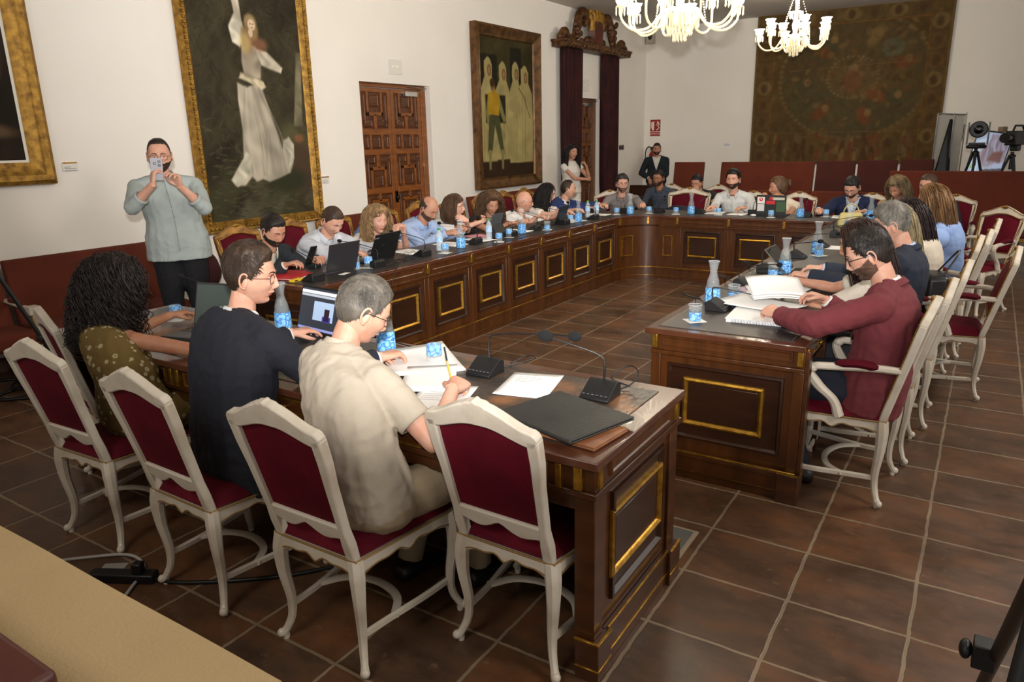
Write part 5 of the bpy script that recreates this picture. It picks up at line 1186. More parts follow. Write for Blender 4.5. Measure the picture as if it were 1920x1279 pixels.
    if stand:
        fe = feet or [(.10, .02), (-.10, .0)]
        g.ell(hipP+[0, 0, -.02], (.168*(1+.28*fat)*w, .128*(1+.35*fat), .14)); AN = {}
        for (fx, fy), s in zip(fe, (1, -1)):
            an = np.array([fx, fy-.03, .09]); kn = np.array([fx*.95, fy*.5+.03, hipz*.54]); g.tube(np.array([hipP+[s*.088, 0, -.02], hipP*.5+kn*.5+[s*.04, .01, 0], kn, kn*.4+an*.6+[0, -.015, 0], an]), np.array([.105, .09, .065, .058, .05])*(1+.3*fat), 14); AN[s] = (an, 0)
    else:
        g.ell(hipP+[0, .01, -.02], (.185*wm*w, .15*wm, .11)); AN = {}
        for s in (1, -1):
            kn = np.array([s*.12, .44, hipz-.02]); an = np.array([s*.12, .38+(.06 if s > 0 else -.10), .09]); g.tube(np.array([hipP+[s*.095, .02, -.01], hipP*.5+kn*.5+[s*.06, 0, 0], kn]), np.array([.092, .085, .066])*(1+.25*fat), 14); g.ell(kn, .066*(1+.2*fat))
            g.tube(np.array([kn, kn*.6+an*.4+[0, -.01, 0], an]), np.array([.064, .058, .048])*(1+.15*fat), 12); AN[s] = (an, 0)
    V_, F_ = remesh(g, vox, 5); V_ = wr(V_, F_, .005, 15, seed+3); g = MB(); g.add(V_, F_); g.build('trousers' if not skirt else 'skirt', lm, root, angle=0)
    sm_ = mat('shoe_leather', (26, 22, 20), .35)
    for s in (1, -1):
        an = AN[s][0]; m = MB(); R_ = []
        for yy, hx, z0, z1 in ((-.065, .022, .012, .07), (-.05, .034, .0, .085), (0, .037, .0, .085), (.06, .040, .0, .065), (.13, .044, .0, .05), (.18, .036, .0, .036), (.205, .016, .004, .022)):
            R_.append(np.array([(an[0]+hx*math.cos(a)*(1 if True else 0), an[1]+yy, (z0+z1)/2+(z1-z0)/2*math.sin(a)) for a in np.linspace(0, 2*PI, 12, endpoint=False)]))
        m.loft(R_); m.build('shoe', sm_, root, angle=0)
    if glasses:
        m = MB(); gc, gr = glasses if isinstance(glasses, tuple) and len(glasses) == 2 and not isinstance(glasses[0], int) else (glasses, .0016)
        for s in (1, -1):
            a = np.linspace(0, 2*PI, 22, endpoint=False); q = (abs(np.cos(a))**2.8+abs(np.sin(a))**2.8)**(-1/2.8)
            m.tube([np.array([s*.033+.025*math.cos(t)*k_, ys+.016-.006*abs(.025*math.cos(t)*s+.033)/.058*1.0, -.002+.019*math.sin(t)*k_])*scale@Rh.T+H for t, k_ in zip(a, q)], gr, 6, closed=True)
            m.tube([np.array([s*.057, ys+.010, .004])@Rh.T+H, np.array([s*.078, ys-.03, .004])@Rh.T+H, np.array([s*.083, -.005, .002])@Rh.T+H, np.array([s*.080, -.022, -.012])@Rh.T+H], gr*.9, 5)
        m.tube([np.array([-.009, ys+.016, .002])@Rh.T+H, np.array([0, ys+.019, .005])@Rh.T+H, np.array([.009, ys+.016, .002])@Rh.T+H], gr, 5)
        g_o = m.build('glasses', mat('frame_%d' % gc[0], gc, .3), root)
    return dict(root=root, H=H, Rh=Rh, B=B, ARM=ARM, surf=surf, Rw=Rw, hip=hip, nb=nb)
# ================================================================== THE PEOPLE OF THE MEETING
def vor_mat(name, base, spot, scale, thr, rough=.85, second=None):
    m = mat(name, base, rough, bump=(150, .15)); nt = m.node_tree; tc = nt.nodes.new('ShaderNodeTexCoord'); v = nt.nodes.new('ShaderNodeTexVoronoi'); v.inputs['Scale'].default_value = scale
    r = nt.nodes.new('ShaderNodeValToRGB'); e = r.color_ramp.elements; e[0].position = thr; e[0].color = (*lin(spot), 1); e[1].position = thr+.06; e[1].color = (*lin(base), 1)
    if second: q = e.new(thr*.5); q.color = (*lin(second), 1); q = e.new(max(thr*.5-.05, .001)); q.color = (*lin(spot), 1)
    nt.links.new(tc.outputs['Object'], v.inputs[0]); nt.links.new(v.outputs['Distance'], r.inputs[0]); nt.links.new(r.outputs[0], nt.nodes['Principled BSDF'].inputs['Base Color']); return m
m_olive = vor_mat('olive_print_dress', (96, 76, 32), (176, 164, 130), 27, .27, second=(112, 94, 56))
m_leop = vor_mat('leopard_print', (186, 160, 126), (58, 42, 32), 60, .32)
def phone(at, d, n, label, w=.072, h=.148, grp=None):
    """phone: centre at, long axis d, screen normal n"""
    M_ = frame_from(d, -np.asarray(n, float)); r = empty('smartphone', tuple(at), 0, label, 'phone', grp)
    m = MB(); m.box((0, 0, 0), (w, h, .008), R=M_); b_ = m.build('phone_body', m_black, r, bevel=.003)
    m = MB(); m.box(M_@np.array([0, 0, .0044]), (w*.92, h*.94, .0006), R=M_); m.build('screen', m_blackg, r)
    return r, M_
# ---- left row, facing the room (+X)
A_ = -PI/2
p1 = person('man with dark beard and black blazer typing on his phone in the left row', (-4.86, 3.72), A_, (-4.60, 3.74, 1.085), yaw=-.05, pitch=.42, skin='b', hair=(44, 36, 32), style='short', beard='full', top=('jacket', (34, 38, 44)), inner=(222, 208, 190), det=2, seed=2, hvol=.006, eyes_down=True,
            arms=(dict(w=(-4.30, 3.58, .865), d=(.9, .45, .25), curl=.55), dict(w=(-4.30, 3.88, .865), d=(.9, -.35, .25), curl=.6)), jaw=.4, w=1.05)
phone((-4.19, 3.73, .925), (.45, .1, .9), (-.9, -.1, .45), 'black smartphone with triple camera held by the man in the black blazer')
p2 = person('man in white dress shirt with short brown hair looking down at a phone', (-4.90, 4.40), A_, (-4.60, 4.36, 1.10), yaw=-.1, pitch=.62, skin='a', hair=(72, 54, 42), style='buzz', top=('shirt', (206, 208, 214)), det=2, seed=3, eyes_down=True, fat=.35,
            arms=(dict(w=(-4.22, 4.18, .87), d=(.8, .5, .1), curl=.5), dict(w=(-4.22, 4.50, .87), d=(.8, -.4, .1), curl=.5)), w=1.05)
phone((-4.09, 4.33, .905), (.85, .3, .35), (-.4, -.2, .9), 'dark smartphone held over the laptop by the man in the white dress shirt')
p3 = person('woman with curly shoulder-length blonde hair and white tee, hands clasped at her chin', (-4.95, 5.00), A_, (-4.68, 4.99, 1.035), yaw=-.28, pitch=.05, skin='a', hair=(170, 134, 92), style='curly', sex='f', curl_amp=.014, hlen=.17, hvol=.018, top=('tee', (224, 216, 208)), sleeve='short', det=2, seed=4,
            arms=(dict(w=(-4.44, 4.95, .925), d=(.1, .25, 1), n=(0, 1, .2), curl=.9, hint=(.3, -.8, -1)), dict(w=(-4.44, 5.07, .925), d=(.1, -.25, 1), n=(0, -1, .2), curl=.9, hint=(.3, .8, -1))))
p4 = person('bald man with stubble in a light blue open-collar shirt, looking down', (-4.92, 5.70), A_, (-4.65, 5.70, 1.08), yaw=-.02, pitch=.55, skin='b', hair=(70, 56, 48), style='bald', beard='stubble', top=('shirt', (166, 186, 222)), det=2, seed=5, eyes_down=True, w=1.1, fat=.15,
            arms=(dict(w=(-4.34, 5.56, .865), d=(.9, .4, .2), curl=.55, n=(0, .5, -1)), dict(w=(-4.34, 5.82, .865), d=(.8, -.4, .5), curl=.75, n=(0, -1, -.2))))
p5 = person('woman with brown bob and dark glasses in a white top, arms folded', (-4.98, 6.22), A_, (-4.72, 6.22, 1.055), yaw=.38, pitch=.02, skin='d', hair=(96, 68, 48), style='bob', sex='f', hlen=.14, top=('tee', (226, 220, 214)), sleeve='short', glasses=(36, 28, 26), det=2, seed=6,
            arms=(dict(w=(-4.44, 6.42, .90), d=(-.3, .9, .2), curl=.5, n=(-1, 0, 0), hint=(.8, -.3, -1)), dict(w=(-4.48, 6.10, .93), d=(-.5, -.7, .35), curl=.4, n=(-1, 0, -.2), hint=(.8, .3, -1))))
p6 = person('woman with long curly brown hair and round glasses looking down, bare shoulders', (-4.92, 6.84), A_, (-4.66, 6.82, 1.03), yaw=-.62, pitch=.30, skin='b', hair=(104, 74, 50), style='curly', sex='f', curl_amp=.015, hlen=.24, hvol=.028, top=('vneck', (40, 34, 36)), sleeve='none', glasses=((150, 120, 80), .0012), det=2, seed=7, eyes_down=True,
            arms=(dict(w=(-4.32, 6.66, .85), d=(.3, .9, 0), curl=.35), dict(w=(-4.30, 7.0, .86), d=(.3, -.9, 0), curl=.35)))
p7 = person('bald man with glasses in a white shirt turned away towards the far end', (-4.92, 7.52), A_, (-4.68, 7.56, 1.0), yaw=.6, pitch=.1, skin='a', hair=(120, 100, 84), style='shaved', top=('shirt', (226, 224, 222)), glasses=(40, 34, 30), det=1, seed=8, w=1.1, sleeve='rolled',
            arms=(dict(w=(-4.36, 7.32, .86), d=(.9, .2, 0)), dict(w=(-4.30, 7.72, .86), d=(.5, .8, 0))))
p8 = person('woman with very long straight black hair and glasses in a white blouse', (-4.94, 8.10), A_, (-4.70, 8.14, 1.055), yaw=.42, pitch=.22, skin='d', hair=(26, 20, 20), style='long', sex='f', hlen=.36, top=('blouse', (226, 218, 210)), sleeve='short', glasses=(60, 30, 30), det=1, seed=9,
            arms=(dict(w=(-4.30, 7.92, .86), d=(.9, .3, 0)), dict(w=(-4.26, 8.22, .86), d=(.9, -.1, 0))))
p9 = person('stocky man in royal blue blazer and white shirt looking towards the far corner', (-4.98, 8.74), A_+.1, (-4.74, 8.78, 1.065), yaw=.4, pitch=.05, skin='a', hair=(58, 42, 34), style='recede', top=('jacket', (40, 56, 108)), inner=(226, 224, 224), det=1, seed=10, fat=.4, w=1.08,
            arms=(dict(w=(-4.30, 8.52, .86), d=(1, 0, 0)), dict(w=(-4.30, 8.92, .86), d=(.9, -.2, 0))))
# ---- far row
B_ = PI
p10 = person('man with glasses in a grey shirt at the far left desk corner', (-4.34, 9.66), B_+.35, (-4.24, 9.42, 1.105), yaw=.25, pitch=.05, skin='a', hair=(58, 54, 52), style='short', beard='stubble', glasses=(30, 26, 26), top=('shirt', (132, 124, 122)), det=1, seed=12, hvol=.012, w=1.08,
             arms=(dict(w=(-4.32, 9.05, .86), d=(.2, -1, 0)), dict(w=(-3.86, 9.22, .86), d=(.4, -.7, 0))))
p11 = person('bearded young man in a white shirt sitting upright behind the far desk', (-2.70, 9.58), B_, (-2.72, 9.42, 1.175), yaw=.02, pitch=.02, skin='a', hair=(34, 26, 24), style='short', beard='full', top=('shirt', (206, 206, 204)), det=2, seed=13, hvol=.012, w=1.05,
             arms=(dict(w=(-2.84, 9.12, .86), d=(-.7, -.6, 0), curl=.5), dict(w=(-2.46, 9.12, .86), d=(-.8, -.5, 0), curl=.5)), jaw=.3)
p12 = person('woman with hair in a bun and sleeveless cream top, hands near her mouth', (-2.10, 9.60), B_, (-2.17, 9.44, 1.09), yaw=-1.0, pitch=.1, skin='b', hair=(106, 78, 54), style='bun', sex='f', top=('vneck', (224, 210, 186)), sleeve='cap', det=2, seed=14,
             arms=(dict(w=(-2.30, 9.26, .935), d=(.2, -.1, 1), n=(.6, 1, 0), curl=.8), dict(w=(-2.10, 9.26, .945), d=(-.6, -.1, .8), n=(-.2, 1, 0), curl=.8)))
p13 = person('man with glasses and grey beard in a navy blue suit writing with a pen', (-1.32, 9.64), B_, (-1.33, 9.42, 1.10), yaw=-.15, pitch=.55, skin='a', hair=(52, 48, 46), style='short', beard='full', glasses=(26, 26, 30), top=('jacket', (26, 36, 66)), inner=(200, 208, 224), det=2, seed=15, w=1.12, eyes_down=True, hvol=.006,
             arms=(dict(w=(-1.62, 9.10, .865), d=(.1, -1, 0), curl=.8, n=(.5, 0, -1)), dict(w=(-1.14, 9.10, .86), d=(-.6, -.8, 0), curl=.4)))
p14 = person('blonde woman with shoulder-length hair in a leopard print top looking down', (-.89, 9.76), B_, (-.88, 9.60, 1.09), yaw=-.4, pitch=.5, skin='b', hair=(150, 126, 92), style='bob', sex='f', hlen=.15, hvol=.014, top=('vneck', (186, 160, 126)), pattern=m_leop, sleeve='long', det=1, seed=16, eyes_down=True)
p15 = person('brown-haired man with glasses in a dark navy jacket, half hidden at the far right', (-.38, 9.66), B_-.05, (-.56, 9.45, 1.13), yaw=-.35, pitch=.1, skin='a', hair=(96, 74, 58), style='short', glasses=(44, 40, 44), top=('jacket', (30, 34, 48)), inner=(206, 206, 212), det=1, seed=17, w=1.05)
# ---- on the bench behind the far row
p16 = person('dark-haired man with glasses and striped dark shirt seated behind the empty armchair', (-4.28, 11.05), B_, (-4.30, 10.9, 1.10), yaw=-.1, pitch=.12, skin='c', hair=(34, 30, 28), style='short', glasses=(30, 26, 24), beard='stubble', top=('shirt', (62, 70, 82)), det=1, seed=18)
p17 = person('man in a dark suit resting his chin on his hand behind the empty armchair', (-3.52, 11.05), B_, (-3.68, 10.88, 1.04), yaw=-.1, pitch=.3, skin='b', hair=(38, 34, 32), style='short', top=('jacket', (34, 34, 36)), inner=(190, 190, 186), det=1, seed=19, eyes_down=True,
             arms=(dict(w=(-3.64, 10.72, .90), d=(.1, 0, 1), n=(0, 1, .2), curl=.9), dict(w=(-3.30, 10.7, .80))))
# low chairs behind those two
for x, l in ((-4.28, 'cream and crimson chair under the man in the striped shirt behind the far row'), (-3.52, 'cream and crimson chair under the man in the dark suit behind the far row')): chair(P_sideg, x, 11.10, PI, l, 'chairs behind the far row')
# ---- standing
p18 = person('dark-haired woman in a white lace top standing by the red curtain, arms folded', (-5.92, 11.06), A_-.35, (-5.88, 11.03, 1.50), yaw=-.15, pitch=.05, skin='b', hair=(34, 26, 26), style='long', sex='f', hlen=.22, top=('tee', (222, 216, 206)), sleeve='cap', legs=(216, 210, 198), det=2, seed=20, stand=True, hipz=.90, glasses=None,
             arms=(dict(w=(-5.62, 11.10, 1.06), d=(.1, 1, .1), n=(-1, 0, 0), curl=.5, hint=(.2, -.6, -1)), dict(w=(-5.66, 11.12, 1.27), d=(-.3, -.35, .8), n=(-.6, -.3, 0), curl=.7, hint=(.3, .5, -1))))
p19 = person('bearded man in a dark suit and open white shirt standing in the far corner', (-5.82, 14.62), B_+.35, (-5.80, 14.56, 1.47), yaw=0, pitch=.02, skin='b', hair=(52, 38, 30), style='short', beard='full', top=('jacket', (28, 34, 40)), inner=(222, 218, 208), det=2, seed=21, stand=True, hipz=.88, w=1.05,
             arms=(dict(w=(-5.90, 14.42, .90), d=(.5, -.3, -.7)), dict(w=(-5.72, 14.40, .90), d=(-.5, -.3, -.7))))
p20 = person('standing man with beard and glasses in a pale green-grey shirt photographing with a phone', (-5.26, 3.36), -PI/2-.55, (-5.20, 3.27, 1.665), yaw=-.05, pitch=.12, skin='a', hair=(50, 38, 34), style='recede', beard='full', glasses=(70, 34, 28), top=('shirt', (166, 174, 170)), sleeve='rolled', legs=(20, 20, 24), det=3, seed=22, stand=True, hipz=.96, fat=.42, w=1.12, shw=.20,
             arms=(dict(w=(-4.955, 3.035, 1.47), d=(-.05, .22, 1), n=(.3, 1, .0), curl=.55, hint=(-.2, -.75, -1)), dict(w=(-4.90, 3.205, 1.45), d=(.05, -.40, 1), n=(.2, -1, .1), curl=.6, hint=(.1, .9, -1))))
r_, M_ = phone((-4.955, 3.082, 1.575), (.02, .04, 1), (-.86, .5, 0), 'silver smartphone with three lenses held up by the standing photographer', .076, .152)
m = MB(); m.box(M_@np.array([0, 0, -.005]), (.078, .154, .003), R=M_); m.build('case', mat('phone_case_clear', (150, 148, 156), .5), r_, bevel=.004)
m = MB()
for q in ((-.018, .052), (-.018, .026), (.012, .040)): m.lathe([(.011, -.0125), (.0115, -.006)], 14, 0, M_@np.array([0, 0, 0]), None) if False else m.box(M_@np.array([q[0], q[1], -.008]), (.017, .017, .005), R=M_)
m.build('camera_lens', m_blackg, r_, bevel=.004)
# ---- right row, facing the room (-X)
R_ = PI/2
p21 = person('man with dark hair, beard and black glasses in a burgundy blazer reading papers', (-.345, 3.76), R_, (-.43, 3.78, 1.165), yaw=.12, pitch=.42, skin='a', hair=(44, 36, 32), style='short', beard='stubble', glasses=((16, 16, 18), .0024), top=('jacket', (112, 46, 52)), inner=(226, 224, 222), legs=(26, 30, 44), det=3, seed=23, hvol=.003, w=1.10, eyes_down=True,
             arms=(dict(w=(-.64, 4.02, .875), d=(-.9, -.25, .25), n=(.2, -.5, -.8), curl=.45), dict(w=(-.80, 3.66, .855), d=(-.7, .6, .12), n=(0, .6, -.8), curl=.45, hint=(.1, -1, -.3))))
p22 = person('woman with long brown hair, mostly hidden behind the man in burgundy, reaching over the desk', (-.42, 4.36), R_, (-.55, 4.38, 1.135), yaw=.0, pitch=.3, skin='b', hair=(62, 42, 34), style='long', sex='f', hlen=.22, top=('tee', (200, 190, 176)), sleeve='short', det=2, seed=24, glasses=(150, 130, 90),
             arms=(dict(w=(-.93, 4.62, .855), d=(-1, .3, .1), curl=.15), dict(w=(-.88, 4.30, .855), d=(-1, .2, .0), curl=.3)))
p23 = person('grey-haired man in a dark suit with pale blue cuffs in the right row', (-.40, 4.96), R_, (-.46, 4.98, 1.175), yaw=.1, pitch=.35, skin='a', hair=(138, 132, 122), style='short', top=('jacket', (36, 42, 56)), inner=(186, 200, 224), det=2, seed=25, hvol=.012, w=1.1,
             arms=(dict(w=(-.86, 5.10, .86), d=(-1, -.1, .0), curl=.5), dict(w=(-.88, 4.78, .86), d=(-1, .0, .1), curl=.6)))
p24 = person('woman with straight ash-blonde hair and yellow clothes, hidden behind the grey-haired man', (-.44, 5.54), R_, (-.50, 5.52, 1.13), yaw=.1, pitch=.2, skin='a', hair=(176, 158, 118), style='long', sex='f', hlen=.17, top=('tee', (196, 164, 40)), sleeve='short', legs=(190, 158, 36), det=2, seed=26)
p25 = person('woman with long dark brown hair in a cream blouse in the right row', (-.33, 6.10), R_, (-.47, 6.12, 1.12), yaw=.15, pitch=.25, skin='b', hair=(48, 30, 28), style='long', sex='f', hlen=.28, top=('blouse', (216, 204, 186)), sleeve='long', det=2, seed=27)
p26 = person('woman with long straight auburn-blonde hair and puff-sleeved light blue blouse', (-.22, 6.96), R_, (-.37, 6.92, 1.175), yaw=.1, pitch=.2, skin='b', hair=(142, 104, 66), style='long', sex='f', hlen=.30, top=('tee', (148, 174, 222)), sleeve='short', legs=(120, 150, 204), det=2, seed=28,
             arms=(dict(w=(-.60, 7.18, .82), d=(-1, 0, 0)), dict(w=(-.52, 6.72, .80), d=(-1, 0, 0), hint=(.8, -.5, -1))))
for s_ in (1, -1):
    sh, el = p26['ARM'][s_][0], p26['ARM'][s_][1]; m = MB(); m.ell(sh*.72+el*.28, (.082, .086, .090), 0, 20, 14); V_ = np.vstack(m.v); V_ += normals(V_, m.f)*(wnoise(V_, 40, 3)*.006)[:, None]; m.v = [V_]; m.build('puff_sleeve', cloth((148, 174, 222), 'tee'), p26['root'], angle=0)
# ---- near row, backs to the camera
p27 = person('woman with thick dark curly hair in an olive printed dress, back to the camera', (-3.15, 1.70), .1, (-3.42, 1.83, 1.085), yaw=-.45, pitch=.15, skin='c', hair=(40, 30, 27), style='curly', sex='f', curl_amp=.017, hlen=.21, hvol=.034, top=('dress', (98, 76, 28)), pattern=m_olive, sleeve='none', det=3, seed=29, skirt=True, legs=(98, 76, 28), hipz=.55,
             arms=(dict(w=(-2.78, 2.08, .845), d=(.2, 1, -.1), curl=.3, hint=(.6, -.2, -1)), dict(w=(-3.62, 2.22, .85), d=(.1, 1, 0), curl=.3)))
for ch in p27['root'].children:
    if ch.name.startswith('skirt'): ch.data.materials[0] = m_olive
p28 = person('brown-haired man with glasses in a dark navy jacket, back to the camera', (-2.40, 1.68), -.12, (-2.53, 1.92, 1.20), yaw=-.78, pitch=.12, skin='a', hair=(62, 46, 34), style='short', glasses=(60, 40, 32), top=('jacket', (28, 30, 40)), inner=(222, 222, 222), legs=(128, 120, 112), det=3, seed=30, hvol=.016, w=1.14, shw=.20, fat=.1,
             arms=(dict(w=(-2.06, 2.16, .85), d=(.2, 1, 0), curl=.4, hint=(.5, -.1, -1)), dict(w=(-2.72, 2.26, .85), d=(.3, 1, 0), curl=.3)))
p29 = person('grey-haired man in a beige polo shirt writing with a pencil, back to the camera', (-1.72, 1.66), -.18, (-1.915, 1.93, 1.115), yaw=-.35, pitch=.52, skin='a', hair=(98, 91, 82), style='short', glasses=((40, 30, 28), .0016), top=('polo', (188, 176, 158)), sleeve='short', legs=(156, 138, 112), det=3, seed=31, hvol=.008, w=1.10, shw=.20, fat=.18,
             arms=(dict(w=(-1.56, 2.00, .845), d=(-.25, 1, .0), curl=.75, n=(-.4, 0, -1), hint=(.8, -.2, -.8)), dict(w=(-2.12, 2.10, .845), d=(.4, 1, 0), curl=.35)))
# ================================================================== THINGS ON THE DESKS
m_blue = mat('blue_print', (70, 140, 214), .35, spec=.5); nt = m_blue.node_tree
tc = nt.nodes.new('ShaderNodeTexCoord'); v1 = nt.nodes.new('ShaderNodeTexVoronoi'); v1.inputs['Scale'].default_value = 46; nt.links.new(tc.outputs['Object'], v1.inputs[0])
r = nt.nodes.new('ShaderNodeValToRGB'); e = r.color_ramp.elements; r.color_ramp.interpolation = 'CONSTANT'; e[0].position = 0; e[0].color = (*lin((136, 190, 226)), 1); e[1].position = .55; e[1].color = (*lin((62, 120, 204)), 1); q = e.new(.40); q.color = (*lin((100, 170, 226)), 1); q = e.new(.72); q.color = (*lin((150, 206, 232)), 1)
nt.links.new(v1.outputs['Distance'], r.inputs[0]); nt.links.new(r.outputs[0], nt.nodes['Principled BSDF'].inputs['Base Color'])
m_water = mat('water_surface', (150, 170, 176), .05, alpha=.08, spec=.6)
Z = TZ+.002
P_car = empty('water_carafe'); PR = [(.036, .0), (.041, .004), (.0425, .03), (.040, .085), (.033, .135), (.0215, .170), (.0195, .188), (.024, .215), (.0305, .245)]
m = MB(); m.lathe(PR, 28, caps=False); m.build('glass_body', m_thin, P_car, solid=.0016); m = MB(); m.lathe([(.0395, .003), (.0434, .010), (.0440, .03), (.0415, .085), (.0405, .095)], 28, caps=False); m.build('blue_label', m_blue, P_car)
m = MB(); m.lathe([(.0005, .004), (.036, .004), (.037, .03), (.0355, .085), (.0305, .122), (.0005, .122)], 24, caps=False); m.build('water', m_water, P_car)
m = MB(); m.tube([(.0305*math.cos(a), .0305*math.sin(a), .245) for a in np.linspace(0, 2*PI, 28, endpoint=False)], .0014, 6, closed=True); m.build('rim', mat('rim_glass', (226, 232, 234), .05, alpha=.7), P_car)
P_gl = empty('drinking_glass'); m = MB(); m.lathe([(.001, .001), (.029, .001), (.0315, .01), (.0345, .085)], 24, caps=False); m.build('glass_body', m_thin, P_gl, solid=.0015)
m = MB(); m.lathe([(.0312, .004), (.0322, .012), (.0336, .048)], 24, caps=False); m.build('blue_label', m_blue, P_gl); m = MB(); m.lathe([(.0005, .004), (.029, .004), (.0325, .062), (.0005, .062)], 20, caps=False); m.build('water', m_water, P_gl)
m = MB(); m.tube([(.0345*math.cos(a), .0345*math.sin(a), .085) for a in np.linspace(0, 2*PI, 24, endpoint=False)], .0012, 6, closed=True); m.build('rim', MATS['rim_glass'], P_gl)
P_gi = empty('upturned_glass'); m = MB(); m.lathe([(.0345, .0), (.0315, .075), (.029, .084), (.001, .084)], 24, caps=False); m.build('glass_body', m_thin, P_gi, solid=.0015)
m = MB(); m.lathe([(.0336, .036), (.0322, .072), (.0316, .080)], 24, caps=False); m.build('blue_label', m_blue, P_gi); m = MB(); m.tube([(.0345*math.cos(a), .0345*math.sin(a), .0015) for a in np.linspace(0, 2*PI, 24, endpoint=False)], .0012, 6, closed=True); m.build('rim', MATS['rim_glass'], P_gi)
P_bt = empty('water_bottle'); m = MB(); m.lathe([(.0005, .0), (.027, .001), (.030, .01), (.029, .05), (.030, .10), (.030, .13), (.026, .15), (.014, .172), (.013, .182)], 20, caps=False); m.build('plastic_body', mat('clear_plastic', (214, 228, 236), .1, alpha=.38, spec=.7), P_bt)
m = MB(); m.lathe([(.0308, .075), (.0308, .125)], 20, caps=False); m.build('label_band', mat('bottle_label', (206, 222, 236), .5, noise=(60, (150, 190, 226), .45, .55)), P_bt); m = MB(); m.lathe([(.015, .180), (.0155, .198), (.012, .200), (.0005, .200)], 16); m.build('bottle_cap', mat('green_cap', (66, 150, 84), .4), P_bt)
def mic(bx_, by_, face, neck, label, grp, head_r=.0145):
    """face: heading of the sitter-side; neck: list of points local (y towards the sitter)"""
    r = empty('desk_microphone', (bx_, by_, Z), face, label, 'microphone', grp)
    m = MB(); prof = [(-.055, 0), (.062, 0), (.062, .010), (-.020, .058), (-.036, .060), (-.055, .046)]
    m.prism([(p[0], p[1]) for p in prof], (-.058, 0, 0), (0, 1, 0), (0, 0, 1), .116); m.build('base', m_black, r, bevel=.003)
    m = MB(); 
    for i in range(6): m.box((-.045+.018*i, .048, .021), (.010, .004, .002), R=rotx(-.53))
    m.build('buttons_strip', mat('grey_buttons', (84, 84, 88), .5), r)
    P = crom(neck, 26); m = MB(); m.tube(P, np.interp(np.linspace(0, 1, 26), [0, .25, .3, 1], [.0052, .0045, .003, .003]), 7); m.build('gooseneck', m_black, r)
    d = nrm(P[-1]-P[-2]); m = MB(); R__ = frame_from(d, (0, 0.1, -1)); m.ell(P[-1]+d*.012, (head_r, head_r*1.45, head_r), 0, 14, 12, R__); m.build('foam_windshield', m_foam, r)
    return r
nk = lambda dx=0., h=.15, L=.24: [(0, -.030, .055), (0, -.034, h*.75), (dx*.1, -.01, h), (dx*.5, L*.5, h+.035), (dx, L, h+.05)]
g_ = 'gooseneck microphones on the near desk'
mic(-1.655, 2.345, PI, [(0, -.03, .055), (0, -.032, .125), (-.03, -.03, .160), (-.2, -.03, .185), (-.40, -.01, .205)], 'gooseneck microphone on the near desk in front of the man in beige', g_, .020)
mic(-1.115, 2.315, PI, [(0, -.03, .055), (0, -.032, .115), (.02, -.03, .150), (.12, .0, .185), (.215, .01, .205)], 'gooseneck microphone near the right corner of the near desk, beside the black portfolio', g_, .022)
mic(-3.32, 2.34, PI, [(0, -.03, .055), (0, -.032, .125), (.05, -.02, .16), (.2, .0, .22), (.30, .03, .25)], 'gooseneck microphone on the near desk in front of the woman in the olive dress', g_)
g_ = 'gooseneck microphones on the left desk row'
who = ['the man in the black blazer', 'the man in white shirt', 'the curly blonde woman', 'the bald man in light blue', 'the woman with the brown bob', 'the woman with curly brown hair', 'the bald man in white', 'the man in the blue blazer']
for (x, y), dx, w_ in zip(((-3.93, 3.50), (-3.93, 4.13), (-3.952, 4.73), (-3.98, 5.53), (-3.95, 6.10), (-3.99, 6.64), (-3.961, 7.232), (-3.904, 7.852)), (.10, -.05, -.02, -.12, -.1, .05, -.10, -.05), who):
    mic(x, y, PI/2, nk(dx, .14, .30), 'gooseneck microphone on the left desk row in front of '+w_, g_)
g_ = 'gooseneck microphones on the far desk row'
for x, y, dx, w_ in ((-3.86, 8.70, .1, 'the man in the grey shirt'), (-3.47, 8.86, -.02, 'the empty president chair'), (-2.971, 8.936, .0, 'the bearded man in white'), (-2.33, 9.0, .0, 'the woman with the bun'), (-1.72, 8.95, -.05, 'the man in the navy suit')):
    mic(x, y, 0., nk(dx, .13, .22), 'gooseneck microphone on the far desk row in front of '+w_, g_)
g_ = 'gooseneck microphones on the right desk row'
for x, y, nk_, w_ in ((-1.17, 3.90, [(0, -.03, .055), (0, -.034, .10), (.01, -.01, .125), (-.14, .12, .075), (-.25, .20, .035)], 'bent down over the notebook'),
        (-1.222, 4.60, nk(.1, .12, .22), 'second from the near end'), (-1.228, 5.18, nk(-.15, .16, .30), 'before the grey-haired man'), (-1.17, 5.90, nk(.1, .16, .28), 'fourth from the near end'), (-1.12, 6.55, nk(.0, .15, .26), 'before the woman in cream'), (-1.12, 7.3, nk(.0, .15, .26), 'before the woman in light blue')):
    mic(x, y, -PI/2, nk_, 'gooseneck microphone on the right desk row, '+w_, g_)
def put(P0, x, y, rz, label, cat, grp, first={}):
    if P0.name not in first: first[P0.name] = 1; c = P0
    else: c = copy_tree(P0)
    c.location = (x, y, Z); c.rotation_euler = (0, 0, rz); tag(c, label, cat, grp); return c
g_ = 'glass water carafes with blue labels'
